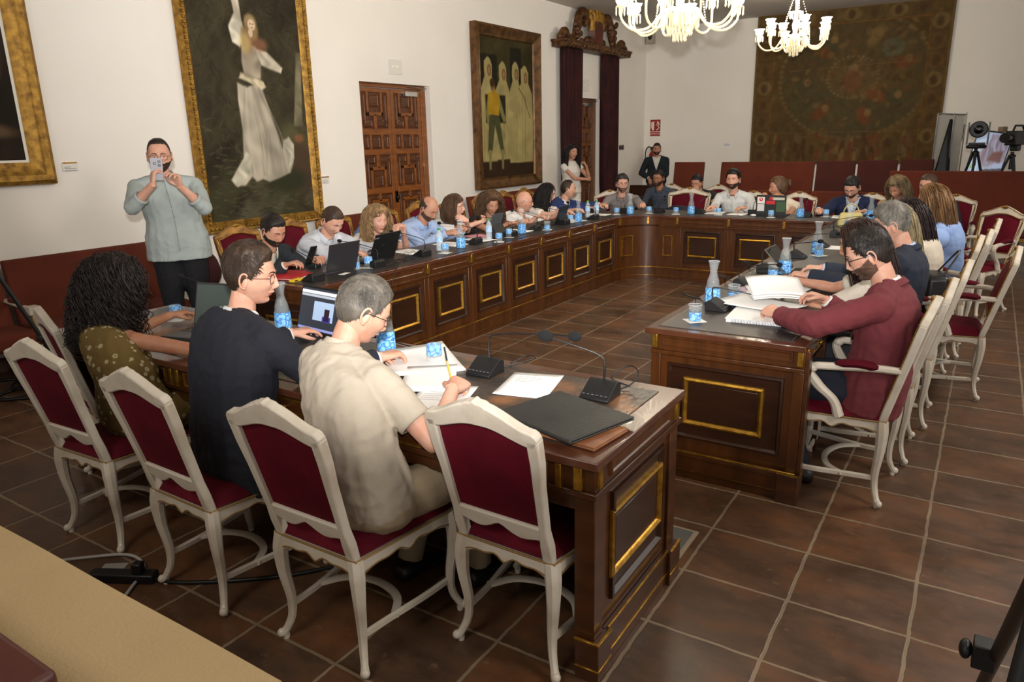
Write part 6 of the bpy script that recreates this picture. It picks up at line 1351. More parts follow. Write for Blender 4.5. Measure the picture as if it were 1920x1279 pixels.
for x, y, l in ((-2.25, 2.40, 'water carafe with blue label on the near desk beyond the man in beige'), (-3.0, 2.44, 'water carafe on the near desk beyond the man in the navy jacket'), (-3.93, 5.25, 'water carafe on the left row between the blonde woman and the bald man in blue'), (-3.967, 6.35, 'water carafe on the left row near the curly brown-haired woman'), (-3.942, 7.55, 'water carafe on the left row in front of the woman with long black hair'),
    (-3.735, 8.55, 'water carafe at the far left corner before the man in the grey shirt'), (-3.036, 8.80, 'water carafe on the far row left of the bearded man in white'), (-1.777, 8.90, 'water carafe on the far row between the bun woman and the navy suit man'), (-1.243, 4.03, 'water carafe nearest on the right row, beside the first microphone'), (-1.102, 5.157, 'water carafe on the right row by the open laptop keyboard'), (-1.093, 6.227, 'water carafe on the right row, third from the near end'), (-1.09, 7.75, 'water carafe on the right row beside the yellow handbag'), (-1.05, 8.95, 'water carafe furthest on the right row')):
    put(P_car, x, y, random.random()*6, l, 'carafe', g_)
m_coast = mat('paper_coaster', (222, 218, 208), .8)
g_ = 'drinking glasses with blue labels'
for i, (x, y, up_, l) in enumerate(((-1.936, 2.36, 0, 'upturned glass on the papers of the near desk'), (-3.72, 2.30, 0, 'upturned glass on a coaster at the left end of the near desk'), (-4.03, 4.02, 1, 'glass between the two laptops on the left row'), (-3.96, 4.09, 0, 'upturned glass right of the first laptop on the left row'),
    (-3.87, 4.94, 0, 'upturned glass in front of the curly blonde woman'), (-3.83, 5.72, 0, 'upturned glass on a coaster beside the small green-capped bottle, middle of the left row'), (-3.93, 6.05, 0, 'upturned glass just before the propped tablet on the left row'), (-3.88, 6.72, 1, 'glass of water beyond the carafe in front of the bald man in white'), (-3.99, 7.45, 0, 'upturned glass in front of the woman with long black hair'), (-3.86, 8.42, 0, 'upturned glass at the far left corner'),
    (-3.552, 8.72, 0, 'upturned glass right of the corner carafe on the far row'), (-3.20, 8.72, 0, 'upturned glass before the empty president chair'), (-2.695, 8.80, 0, 'upturned glass before the bearded man in white'), (-2.06, 8.72, 0, 'upturned glass before the sticker-covered laptop'), (-1.52, 9.02, 0, 'upturned glass before the man in the navy suit'), (-1.197, 3.60, 1, 'glass of water on a paper napkin at the near end of the right row'), (-1.17, 4.20, 1, 'glass of water just behind the nearest carafe on the right row'), (-1.15, 5.04, 1, 'glass of water beside the second carafe on the right row'), (-1.05, 6.08, 1, 'glass of water beside the third carafe on the right row'))):
    put(P_gl if up_ else P_gi, x, y, random.random()*6, l, 'glass', g_)
    c = empty('paper_coaster', (x, y, Z-.0005), random.random(), 'paper coaster under the '+' '.join(l.split()[:12]), 'coaster', 'paper coasters'); mm = MB(); mm.bx(-.048, .048, -.048, .048, 0, .0007); mm.build('paper', m_coast, c)
for x, y, l in ((-4.0, 5.03, 'green-capped water bottle behind the upturned glass of the curly blonde woman'), (-4.02, 5.83, 'green-capped water bottle near the woman with the brown bob'), (-4.06, 8.02, 'left one of two green-capped bottles by the man in the blue blazer'), (-4.0, 8.14, 'right one of two green-capped bottles by the man in the blue blazer')):
    put(P_bt, x, y, 0, l, 'bottle', 'small plastic water bottles')
# ---- laptops, tablets
def laptop(x, y, face, label, w=.32, d=.22, open_=1.9, color=m_black, scr=None, grp='laptops on the desks', cat='laptop'):
    """face: direction the user looks (user sits at -y)"""
    r = empty('laptop', (x, y, Z), face, label, cat, grp); m = MB(); m.bx(-w/2, w/2, -d/2, d/2, 0, .014); b_ = m.build('laptop_base', color, r, bevel=.003)
    m = MB()
    for i in range(5):
        for j in range(13): m.bx(-w/2+.02+j*(w-.04)/13, -w/2+.02+(j+.85)*(w-.04)/13, -.0+.018*i, .015+.018*i, .014, .0155)
    m.build('keyboard', m_blackg if color is not m_black else mat('dark_keys', (40, 40, 42), .6), b_)
    m = MB(); m.bx(-.05, .05, -d/2+.012, -.025, .014, .0148); m.build('touchpad', mat('touchpad_grey', (66, 66, 70), .4), b_)
    a = open_; R__ = rotx(a-PI/2+PI/2) ; ax = np.array([1., 0, 0]); ay = np.array([0, -math.cos(a), math.sin(a)]); o_ = np.array([0, d/2, .014])
    M_ = np.stack([ax, ay, np.cross(ax, ay)], 1); m = MB(); m.box(o_+ay*d/2, (w, d, .007), R=M_); lid = m.build('laptop_lid', color, r, bevel=.003)
    m = MB(); nf = np.cross(ax, ay); m.box(o_+ay*d/2+nf*.0042, (w*.95, d*.90, .0008), R=M_); s_ = m.build('screen', m_blackg if scr is None else scr, lid)
    return r, o_, ax, ay, nf, lid
# users of the left row look towards +X
gy = mat('space_grey_aluminium', (70, 68, 72), .35, .6)
laptop(-4.11, 3.84, -PI/2, 'open dark grey laptop in front of the man in the white dress shirt', color=gy, open_=1.85, w=.31)
r_, o_, ax, ay, nf, lid = laptop(-4.20, 4.36, -PI/2+.1, 'open black laptop tilted back, before the curly blonde woman', open_=1.95, w=.34, d=.235)
m = MB(); [m.box(o_+ay*.205+ax*(.12+.013*i)-nf*.0042, (.008, .010, .0006), R=np.stack([ax, ay, nf], 1)) for i in range(5)]; m.build('lid_mark', mat('silver_mark', (150, 150, 156), .4, .4), lid)
# propped tablets
def tablet(x, y, face, label, w=.25, h=.18, lean=.35):
    r = empty('tablet', (x, y, Z), face, label, 'tablet', 'propped tablets'); R__ = rotx(-lean); m = MB(); m.box((0, .02, h/2*math.cos(lean)+.002), (w, .008, h), R=R__); m.build('tablet_body', mat('tablet_grey', (74, 76, 80), .4), r, bevel=.003)
    m = MB(); m.box((0, .075, h*.28), (w*.9, .005, h*.62), R=rotx(.5)); m.build('stand_flap', m_black, r, bevel=.002); return r
tablet(-4.06, 5.98, -PI/2, 'grey tablet propped on its stand beside the green-capped bottle', .20, .24, .25)
laptop(-4.12, 7.22, -PI/2+.15, 'open black laptop in front of the woman with long black hair', w=.30, d=.20, open_=1.9)
r_, o_, ax, ay, nf, lid = laptop(-2.10, 8.98, PI, 'open laptop covered in protest stickers before the woman with the bun', w=.34, d=.23, open_=1.62, color=mat('sticker_lid_dark', (34, 38, 36), .5))
MM = np.stack([ax, ay, nf], 1)
for nm, u, v_, w_, h_, c_ in (('red_sticker', .115, .17, .085, .075, (222, 214, 210)), ('white_sticker', .115, .085, .08, .08, (206, 204, 204)), ('green_sticker', -.11, .10, .10, .12, (60, 84, 58)), ('pale_sticker', -.08, .19, .14, .03, (190, 190, 176)), ('red_label', .005, .145, .10, .04, (196, 40, 50))):
    m = MB(); m.box(o_+ax*u+ay*v_-nf*.0044, (w_, h_, .0008), R=MM); m.build('sticker', mat(nm, c_, .5), lid)
m = MB(); q = o_+ax*.115+ay*.18-nf*.0052; m.lathe([(.0, 0), (.022, 0), (.022, .0006)], 16, 0, q, MM); t_ = o_+ax*.0+ay*.20-nf*.0052; m.add([t_-ax*.03-ay*.02, t_+ax*.03-ay*.02, t_+ay*.02], [(0, 1, 2)]); m.build('sticker', mat('sticker_red', (200, 36, 44), .5), lid)
m = MB(); q = o_+ax*.115+ay*.183-nf*.0062; m.box(q, (.006, .026, .0004), R=MM); m.box(q, (.026, .006, .0004), R=MM@rotz(.6)); m.build('sticker', m_paper, lid)
# near desk laptops; users look to +Y
scr = mat('lit_screen', (40, 42, 48), .3, emit=(46, 52, 62), es=.6)
r_, o_, ax, ay, nf, lid = laptop(-2.74, 2.30, -.12, 'open black laptop showing a video call, between the navy jacket and the beige polo', w=.34, d=.235, open_=1.85, scr=scr)
MM = np.stack([ax, ay, nf], 1)
for nm, u, v_, w_, h_, c_, es in (('screen_bar', 0, .205, .32, .016, (196, 200, 206), .6), ('screen_bar_low', 0, .188, .32, .012, (160, 168, 178), .5), ('video_tile', .03, .115, .16, .095, (150, 170, 196), .6), ('video_figure', .06, .10, .04, .06, (44, 30, 40), .2), ('video_shirt', .06, .078, .065, .028, (60, 50, 120), .5), ('task_bar', 0, .022, .32, .012, (128, 136, 190), .6)):
    m = MB(); m.box(o_+ax*u+ay*v_+nf*(.0052+.0003*(w_ < .1)), (w_, h_, .0004), R=MM); m.build('screen_image', mat(nm, c_, .3, emit=c_, es=es), lid)
laptop(-3.28, 2.16, .22, 'open laptop with grey screen on the near desk before the woman in the olive dress', w=.33, d=.23, open_=1.85, color=mat('dark_grey_laptop', (62, 62, 64), .4, .3), scr=mat('idle_screen', (74, 84, 80), .2))
# right row
r = empty('closed_laptop', (-1.03, 4.30, Z), -PI/2+.05, 'closed silver laptop on the right row behind the spiral notebook', 'laptop'); m = MB(); m.bx(-.155, .155, -.11, .11, 0, .008); m.build('laptop_base', mat('silver_laptop', (150, 142, 130), .35, .4), r, bevel=.003); m = MB(); m.bx(-.155, .155, -.11, .11, .009, .016); m.build('laptop_lid', MATS['silver_laptop'], r, bevel=.003)
laptop(-.98, 5.22, PI/2, 'open dark laptop on the right row before the grey-haired man, keyboard towards us', color=mat('grey_laptop_open', (92, 88, 84), .4, .4), open_=2.3, w=.30, d=.21)
# ---- papers
def sheet(x, y, rz, label, w=.21, h=.297, n=1, curl=.0, lines=8, zoff=0., color=None, name='paper_sheet', cat='paper', grp='loose white papers'):
    r = empty(name, (x, y, Z+zoff), rz, label, cat, grp); t = .0006*n; u, v_ = np.meshgrid(np.linspace(-.5, .5, 9), np.linspace(-.5, .5, 9))
    zz = t+curl*(np.abs(u+v_)**2)*.25; G = np.stack([u*w, v_*h, zz], 2); m = MB(); m.grid(G); o_ = m.build('sheets', color or m_paper, r, angle=0, solid=0); q = o_.modifiers.new('s', 'SOLIDIFY'); q.thickness = max(t, .0005); q.offset = -1
    m = MB(); rs = np.random.default_rng(int(abs(x*977+y*331)))
    for i in range(lines): L_ = w*.74*rs.uniform(.4, 1); m.bx(-w*.38, -w*.38+L_, h*.40-i*h*.075, h*.40-i*h*.075+.0022, t+.0002, t+.0005)
    if lines and curl < .02: m.build('printed_lines', m_ink, r)
    return r
sheet(-2.0, 2.34, .9, 'thick fanned stack of white papers before the man in beige', .30, .42, 14, .06, 6)
sheet(-1.80, 2.16, .6, 'open stapled white document under the hand of the man in beige', .21, .297, 22, .02, 12)
sheet(-1.63, 2.02, .35, 'white sheet at the edge of the near desk under the writing hand', .21, .28, 1)
sheet(-1.415, 2.30, .25, 'single white printed sheet between the two near microphones', .21, .28, 2, .01, 5)
sheet(-1.225, 2.175, .95, 'narrow strip of white paper beside the black portfolio', .045, .12, 1, 0, 0)
r = empty('portfolio', (-1.09, 2.03, Z+.016), -.30, 'large closed black leather portfolio at the right end of the near desk', 'folder'); R__ = rotx(.0)
m = MB(); m.bx(-.20, .16, -.15, .145, 0, .006); m.bx(-.20, .16, -.15, .145, .008, .014); m.tube([(-.20, -.152, .007), (.16, -.152, .007)], .0085, 8); m.build('cover', mat('black_leatherette', (42, 42, 40), .5, bump=(160, .1)), r, bevel=.003)
m = MB(); m.bx(-.19, .15, -.14, .135, .003, .012); m.build('pages', m_paper, r); 
r = empty('desk_pad', (-1.06, 1.975, Z), -.12, 'brown leather pad under the black portfolio', 'desk pad'); m = MB(); m.bx(-.17, .16, -.10, .10, 0, .007); m.build('pad', mat('tan_leather', (148, 98, 62), .45, noise=(12, (116, 70, 42))), r, bevel=.002); m = MB(); m.bx(-.17, .16, -.10, .10, .0075, .014); m.build('flap', MATS['tan_leather'], r, bevel=.002)
pn = empty('pencil', (-1.655, 2.105, Z+.08), 0, 'yellow and black pencil held upright by the man in beige', 'pencil'); m = MB(); m.tube([(.03, -.02, -.065), (-.01, .0, .035)], .0035, 6); m.build('yellow_shaft', mat('pencil_yellow', (206, 160, 40), .4), pn); m = MB(); m.tube([(-.01, .0, .035), (-.028, .01, .085)], .0037, 6); m.build('black_end', m_black, pn)
# right row papers
r = empty('spiral_notebook', (-.86, 3.80, Z), .08, 'large white spiral-bound notebook at the near end of the right row', 'notebook'); m = MB(); m.bx(-.20, .17, -.14, .15, 0, .018); m.build('pages', m_paper, r, bevel=.002); m = MB(); m.bx(-.205, .175, -.145, .15, .019, .021); m.build('cover', m_paper, r)
m = MB(); [m.tube([(x_, -.145, .002), (x_, -.153, .01), (x_, -.145, .021)], .0016, 5) for x_ in np.linspace(-.17, .16, 46)]; m.build('spiral_binding', mat('spiral_grey', (150, 150, 164), .4, .4), r)
phone((-.80, 3.86, Z+.027), (1, .1, 0), (0, 0, 1), 'dark flat phone lying on the white spiral notebook')
sheet(-.98, 4.02, 1.2, 'large loose white sheet hanging over the notebook on the right row', .30, .42, 3, .05, 0, .03)
# sheaf held by the man in burgundy
r = empty('held_document', (-.92, 4.16, .865), .5, 'printed document held open by the man in the burgundy blazer', 'paper', 'loose white papers')
for k, (tilt_, dz) in enumerate(((.10, -.02), (.25, -.012), (.55, .0))):
    u, v_ = np.meshgrid(np.linspace(-.5, .5, 10), np.linspace(-.5, .5, 8)); m = MB(); m.grid(np.stack([u*.30, v_*.21+.01*k, dz+(u+.5)*-.02+tilt_*.12*(v_+.5)+.02*np.sin((u+.5)*2.6)], 2)); o_ = m.build('page', m_paper, r, angle=0, solid=.0007)
m = MB(); [m.bx(-.10, .04+.05*random.random(), -.05+.018*i, -.047+.018*i, .105+.008*i*0, .107) for i in range(5)]
pp = empty('pouch', (-1.13, 4.42, Z), .5, 'small mauve fabric pouch on the right row behind the closed laptop', 'pouch'); m = MB(); m.ell((0, 0, .022), (.085, .045, .022)); V_ = np.vstack(m.v); V_ += normals(V_, m.f)*(wnoise(V_, 60, 3)*.003)[:, None]; m.v = [V_]; m.build('pouch_body', mat('mauve_fabric', (160, 136, 146), .8), pp)
sheet(-.98, 4.74, 1.4, 'white paper before the hidden brown-haired woman on the right row', .21, .297, 2); sheet(-.86, 5.5, 1.7, 'white paper on the right row further back beside a laptop', .21, .297, 2); sheet(-.92, 6.55, 1.5, 'white paper on the right row before the woman in cream', .21, .297, 2)
# left row papers
r = empty('folder', (-4.22, 3.56, Z), .3, 'red cardboard folder under the phone of the man in the black blazer', 'folder'); m = MB(); m.bx(-.13, .13, -.17, .17, 0, .004); m.build('cover', mat('red_card', (186, 24, 34), .5), r, bevel=.001); m = MB(); m.bx(-.12, .135, -.165, .165, .0045, .008); m.build('pages', m_paper, r)
m = MB(); m.bx(-.13, .13, -.17, .17, .0085, .0105); m.build('cover', MATS['red_card'], r)
r = empty('small_box', (-4.03, 3.43, Z), .15, 'small yellow cardboard box at the near end of the left row', 'box'); m = MB(); m.bx(-.022, .022, -.05, .05, 0, .016); m.build('carton', mat('yellow_card', (226, 184, 40), .5), r, bevel=.001); m = MB(); m.bx(.0222, .0228, -.045, -.01, .004, .012); m.build('print_block', m_black, r)
for x, y, rz, l in ((-3.93, 3.80, .2, 'small white card before the dark grey laptop on the left row'),): sheet(x, y, rz, l, .05, .09, 1, 0, 0)
for x, y, rz, l, n in ((-4.20, 4.86, 1.4, 'open white notebook before the curly blonde woman', 8), (-4.16, 5.40, 1.5, 'white papers before the bald man in light blue', 6), (-4.10, 5.78, 1.3, 'white document near the green-capped bottle on the left row', 4), (-4.12, 6.5, 1.5, 'white papers before the curly brown-haired woman', 8), (-4.05, 7.60, 1.5, 'white sheet before the woman with long black hair', 2), (-4.08, 8.35, 1.6, 'white sheet before the man in the blue blazer', 2),
      (-2.80, 9.02, .1, 'white papers on the far row left of the bearded man', 8), (-2.50, 9.0, -.1, 'open notebook on the far row before the bearded man in white', 8), (-1.35, 9.05, .1, 'papers under the pen of the man in the navy suit', 5)): sheet(x, y, rz, l, n=n)
sheet(-4.24, 5.98, 1.2, 'pink sheet of paper before the woman with the brown bob', n=3, color=mat('pink_paper', (226, 150, 166), .8))
for x, y, l in ((-2.42, 8.78, 'small white earphone case on the far row'), (-2.28, 8.80, 'small pale cup lid on the far row')): r = empty('small_case', (x, y, Z), 0, l, 'case'); m = MB(); m.ell((0, 0, .012), (.035, .025, .012)); m.build('case_body', m_paper, r)
pn = empty('pen', (-1.62, 8.98, Z+.07), 0, 'slim pen held upright by the man in the navy suit', 'pen'); m = MB(); m.tube([(.0, .0, -.05), (-.04, .0, .08)], .004, 6); m.build('pen_body', mat('pen_wood', (150, 90, 50), .4), pn)
# eyeglasses lying on the left row notebook
r = empty('eyeglasses', (-4.03, 4.66, Z+.002), 1.3, 'folded thin-framed eyeglasses lying before the curly blonde woman', 'eyeglasses'); m = MB()
for s in (-1, 1): m.tube([(s*.034+.024*math.cos(a), 0, .022+.019*math.sin(a)) for a in np.linspace(0, 2*PI, 16, endpoint=False)], .0013, 5, closed=True); m.tube([(s*.058, 0, .028), (s*.055, .07, .02), (s*.04, .12, .006)], .0013, 5)
m.build('glasses_frame', m_black, r)
# cables behind the microphones
g_ = 'black microphone cables'
def cable(P, label, r_=.0028, mt=None, n=50, grp=g_):
    m = MB(); m.tube(crom(P, n), r_, 6); o_ = m.build('cable', mt or m_black, angle=0); tag(o_, label, 'cable', grp); return o_
cable([(-1.10, 2.36, Z+.01), (-1.05, 2.43, Z+.02), (-1.03, 2.47, Z+.06), (-1.08, 2.50, Z+.075), (-1.14, 2.46, Z+.03), (-1.05, 2.44, Z+.012)], 'looped black cable behind the right microphone of the near desk')
cable([(-1.62, 2.40, Z+.01), (-1.55, 2.45, Z+.03), (-1.5, 2.49, Z+.05), (-1.56, 2.52, Z+.04), (-1.62, 2.48, Z+.01)], 'looped black cable behind the left microphone of the near desk')
cable([(-2.1, 2.48, Z+.004), (-2.3, 2.52, Z+.004), (-2.36, 2.54, Z+.02), (-2.4, 2.56, Z-.08)], 'black cable leaving the near desk beyond the man in beige')
rs_ = random.Random(5)
P = [(-3.90+rs_.uniform(-.07, .07), 4.48+rs_.uniform(-.09, .09), Z+.006+rs_.uniform(0, .03)) for _ in range(26)]; cable(P, 'tangle of thin black cable on the left row before the blonde woman', .002, n=200)
for i, (x, y) in enumerate(((-3.86, 4.18), (-3.87, 5.56), (-3.84, 6.12), (-3.85, 7.25), (-3.80, 7.86))):
    cable([(x, y, Z+.012), (x+.06, y+.05, Z+.03), (x+.11, y+.02, Z+.012), (x+.14, y-.06, Z-.02), (x+.135, y-.10, Z-.12)], 'black cable hanging over the inner edge of the left row by '+('the second microphone', 'the fourth microphone', 'the fifth microphone', 'the seventh microphone', 'the eighth microphone')[i])
for i, (x, y) in enumerate(((-1.25, 3.95), (-1.28, 4.62), (-1.28, 5.2))):
    cable([(x, y, Z+.01), (x-.07, y+.10, Z+.01), (x-.14, y+.02, Z+.05), (x-.10, y-.10, Z+.08), (x-.02, y-.05, Z+.05), (x-.10, y+.12, Z+.02), (x-.13, y+.2, Z-.05)], 'coiled black cable behind the '+('first', 'second', 'third')[i]+' microphone of the right row')
# bags and jackets
hb = empty('handbag', (-1.13, 8.12, Z), .3, 'pale yellow handbag with a round handle on the far right desk corner', 'handbag'); hb.scale = (.85, .85, .85); ym = mat('pale_yellow_leather', (186, 172, 112), .6)
m = MB(); m.loft([np.array([(x_*k, y_*k2, z_) for x_, y_ in ((-.14, -.05), (.14, -.05), (.14, .05), (-.14, .05))]) for k, k2, z_ in ((1, 1, 0), (1.02, 1.1, .06), (.9, .7, .14), (.8, .3, .17))]); m.build('bag_body', ym, hb, bevel=.015, seg=3)
m = MB(); m.tube([(.085*math.cos(a), 0, .155+.115*math.sin(a)) for a in np.linspace(0, PI, 16)], .007, 8); m.build('bag_handle', ym, hb)
db = empty('shoulder_bag', (-.22, 5.60, .50), .2, 'black leather bag standing on the seat of the pulled-out armchair', 'bag'); m = MB(); m.box((0, 0, .15), (.14, .30, .29)); m.build('bag_body', mat('black_leather_bag', (18, 18, 20), .4, bump=(60, .1)), db, bevel=.035, seg=4); m = MB(); m.tube(crom([(.02, -.1, .28), (.10, -.06, .42), (.12, .04, .44), (.02, .1, .28)], 20), .006, 6); m.build('strap', m_black, db)
dj = empty('folded_jacket', (-3.46, 9.50, .60), 0, 'dark navy jacket lying over the arm of the empty president chair', 'jacket'); m = MB(); m.ell((0, 0, .10), (.24, .12, .12), 0, 30, 20); V_ = np.vstack(m.v); V_ += normals(V_, m.f)*(wnoise(V_, 22, 3)*.022)[:, None]; m.v = [V_]; m.build('cloth', cloth((24, 28, 44), 'jacket'), dj, angle=0)
dj = empty('folded_jacket', (-5.15, 5.30, .62), 0, 'blue-grey jacket hung over a chair behind the curly blonde woman', 'jacket'); m = MB(); m.ell((0, 0, .16), (.07, .17, .19), 0, 30, 20); V_ = np.vstack(m.v); V_ += normals(V_, m.f)*(wnoise(V_, 22, 5)*.02)[:, None]; m.v = [V_]; m.build('cloth', cloth((86, 98, 130), 'jacket'), dj, angle=0)
ck = empty('cushion', (-5.92, 3.98, .43), .1, 'dark maroon cushion on the wall bench beside the photographer', 'cushion'); m = MB(); m.ell((0, 0, .18), (.10, .20, .20), 0, 24, 16); V_ = np.vstack(m.v); V_ += normals(V_, m.f)*(wnoise(V_, 14, 5)*.012)[:, None]; m.v = [V_]; m.build('cushion_cover', cloth((74, 30, 34), 'velvet_cloth'), ck, angle=0)

# ================================================================== CHANDELIERS
m_shade = mat('lit_glass_shade', (255, 250, 235), .4, emit=(255, 246, 226), es=7.)
m_crys = mat('cut_crystal', (240, 232, 208), .04, alpha=.75, spec=1., emit=(255, 236, 190), es=.18)  # faint emission puts the glow of the lit shades into the crystal
m_arm = mat('glass_arm', (238, 228, 196), .06, alpha=.6, spec=1., emit=(255, 236, 190), es=.15)  # arms are no lamps; their bright glow is added as weak emission
def drop(m, x, y, z, L=.07, r=.008):
    m.lathe([(.0008, z), (r*.9, z-L*.1), (r*.7, z-L*.6), (r, z-L*.78), (.0006, z-L)], 6, 0, (x, y, 0))
def chandelier(x, y, zb, R0, label, nA=10, watts=60, ball=True):
    r = empty('chandelier', (x, y, zb), 0, label, 'chandelier', 'crystal chandeliers')
    H_ = ZC-zb; m = MB(); m.lathe([(.02, .12), (.05, .16), (.09, .22), (.05, .28), (.03, .34), (.05, .44), (.03, .52), (.02, .7), (.035, .8), (.02, .9), (.012, H_-.08), (.012, H_)], 20); m.lathe([(.05, H_-.03), (.06, H_)], 20); m.build('stem', m_arm, r)
    for k in range(nA):
        a = 2*PI*k/nA+.2; ca, sa = math.cos(a), math.sin(a); rr = R0*(1 if k % 2 else .84); zt = .30+(.0 if k % 2 else .10)
        P = crom([(.04*ca, .04*sa, .30), (.16*ca, .16*sa, .28), (rr*.52*ca, rr*.52*sa, .14), (rr*.8*ca, rr*.8*sa, .115), (rr*ca, rr*sa, .20), (rr*ca, rr*sa, zt)], 22)
        m = MB(); m.tube(P, .011, 8); am = m.build('glass_arm', m_arm, r)
        m = MB(); m.lathe([(.012, zt), (.055, zt+.012), (.058, zt+.018), (.01, zt+.022)], 16, 0, (rr*ca, rr*sa, 0)); m.build('drip_pan', m_crys, am)
        m = MB(); n = 24; q = np.linspace(0, 2*PI, n, endpoint=False); rings = []
        for rad, z_ in ((.02, .022), (.045, .035), (.058, .06), (.055, .085), (.072, .115)):
            w_ = 1+(.10*np.cos(q*6) if z_ > .1 else 0); rings.append(np.stack([rr*ca+rad*w_*np.cos(q), rr*sa+rad*w_*np.sin(q), np.full(n, zt+z_)], 1))
        m.loft(rings, caps=False); m.build('lamp_shade', m_shade, am)
        m = MB(); [drop(m, rr*ca+.056*math.cos(b_), rr*sa+.056*math.sin(b_), zt+.01, .075) for b_ in np.linspace(0, 2*PI, 9)[:-1]]; m.build('crystal_fringe', m_crys, am)
        if k % 2 == 0:
            m = MB(); s_ = crom([(rr*.5*ca, rr*.5*sa, .16), (.18*ca, .18*sa, .45), (.05*ca, .05*sa, .85)], 26); [m.ell(p_, .008, 0, 6, 5) for p_ in s_]; m.build('bead_chain', m_crys, r)
    for nm, rad, z_, n_, L_ in (('crystal_fringe', .17, .24, 28, .12), ('crystal_fringe', .11, .15, 20, .09), ('crystal_fringe', .06, .09, 12, .08), ('crystal_fringe', .09, .62, 16, .09)):
        m = MB(); m.lathe([(rad-.01, z_-.004), (rad+.005, z_), (rad-.01, z_+.006)], 24); [drop(m, rad*math.cos(b_), rad*math.sin(b_), z_, L_, .009) for b_ in np.linspace(0, 2*PI, n_+1)[:-1]]; m.build(nm, m_crys, r)
    if ball: m = MB(); m.tube([(0, 0, .12), (0, 0, .04)], .006, 8); m.ell((0, 0, .026), .026, 0, 16, 12); m.build('crystal_ball', m_crys, r)
    for k in range(4):
        a = PI/4+k*PI/2; l = light('chandelier_bulb', 'POINT', (x+.5*R0*math.cos(a), y+.5*R0*math.sin(a), zb+.52), watts, (1, .90, .74), .12)
chandelier(-2.60, 7.0, 2.56, .56, 'large crystal chandelier with lit glass shades hanging nearer the camera', 12, 22, ball=False)
chandelier(-2.68, 12.0, 2.82, .50, 'crystal chandelier with lit shades and a glass ball, further away before the tapestry', 10, 22)

# ================================================================== CAMERAS AND SCREENS ON THE RIGHT
def tripod(r, h, spread=.42, n=3, rad=.014, rot=.5):
    for k in range(n):
        a = rot+2*PI*k/n; m = MB(); m.tube([(.03*math.cos(a), .03*math.sin(a), h), (spread*math.cos(a), spread*math.sin(a), .012)], rad, 8); m.ell((spread*math.cos(a), spread*math.sin(a), .012), .016, 0, 8, 6); m.build('leg', m_black, r)
    m = MB(); m.tube([(0, 0, h-.18), (0, 0, h+.06)], .022, 10); m.ell((0, 0, h), (.05, .05, .03)); m.build('centre_column', m_black, r)
yb = 12.6
t = empty('camera_tripod', (-.205, yb, 0), 0, 'black tripod under the round-headed video camera', 'tripod', 'camera tripods'); tripod(t, 1.40, .45, rad=.018)
c = empty('ptz_camera', (-.205, yb, 1.46), 0, 'robotic video camera with a round lens head on a tripod at the right', 'video camera')
m = MB(); m.lathe([(.12, 0), (.13, .03), (.11, .05)], 20); m.bx(-.10, .10, -.04, .04, .05, .08); m.build('base', m_black, c, bevel=.004)
m = MB(); m.bx(-.135, -.115, -.05, .05, .05, .36); m.build('yoke_arm', mat('yoke_grey', (96, 94, 92), .4), c, bevel=.006); m = MB(); m.bx(.115, .135, -.05, .05, .05, .36); m.build('yoke_arm', MATS['yoke_grey'], c, bevel=.006); m = MB(); m.lathe([(.02, .10), (.10, .10), (.115, .06), (.115, -.06), (.08, -.10)], 24, 0, (0, 0, .26), rotx(PI/2)); hd = m.build('camera_head', m_black, c); m = MB(); m.lathe([(.0, .112), (.045, .112), (.06, .10)], 20, 0, (0, 0, .26), rotx(PI/2)); m.build('lens', m_blackg, hd)
t = empty('camera_tripod', (.235, yb, 0), .6, 'black tripod under the broadcast camera at the right edge', 'tripod', 'camera tripods'); tripod(t, 1.35, .45, rad=.018)
c = empty('broadcast_camera', (.26, yb, 1.42), -.4, 'shoulder broadcast camera on a tripod at the right edge of the picture', 'video camera')
m = MB(); m.bx(-.07, .07, -.2, .25, .08, .27); m.bx(-.05, .05, -.06, .06, 0, .08); m.build('camera_body', m_black, c, bevel=.012); m = MB(); m.lathe([(.05, 0), (.06, .12), (.065, .18)], 20, 0, (0, -.2, .18), rotx(PI/2)); m.build('lens', m_blackg, c); m = MB(); m.tube([(0, -.15, .27), (0, -.1, .34), (0, .12, .34), (0, .2, .27)], .014, 8); m.build('carry_handle', m_black, c); m = MB(); m.bx(-.16, -.09, -.24, -.10, .26, .33); m.build('viewfinder', mat('viewfinder_tan', (120, 96, 74), .5), c, bevel=.01)
def leaning_panel(x0, x1, y, z0, z1, lean, label, name, mt, cat, yaw=0.):
    r = empty(name, (x0, y, z0), yaw, label, cat); w_ = x1-x0; h_ = z1-z0; m = MB(); m.box((w_/2, lean*h_/2, h_/2), (w_, .03, h_), R=rotx(-math.atan(lean))); m.build('panel_body', mt, r, bevel=.004); return r, w_, h_
r, w_, h_ = leaning_panel(-.36, .10, 13.1, .9, 1.74, .10, 'large flat television screen showing a camera view, behind the tripods', 'television', m_black, 'television', .0)
sc = Art(80, 50, 1.6, (150, 164, 190)); sc.poly([(0, .3), (0, .8), (.3, .9), (.3, .3)], (170, 190, 210), .01); sc.ell(.5, .6, .25, .2, (120, 100, 110), .4); sc.poly([(.4, .0), (.4, .33), (1, .40), (1, 0)], (46, 44, 50), .01); sc.poly([(0, .0), (0, .22), (.9, .22), (.9, 0)], (150, 164, 204), .01); sc.ell(.1, .35, .03, .04, (90, 160, 90)); sc.ell(.2, .34, .03, .04, (170, 70, 90)); sc.poly([(.42, .42), (.42, .98), (.98, .98), (.98, .5)], (128, 120, 138), .02, .3, 20); sc.poly([(.5, .5), (.6, .66), (.9, .7), (.9, .5)], (96, 56, 50), .03)
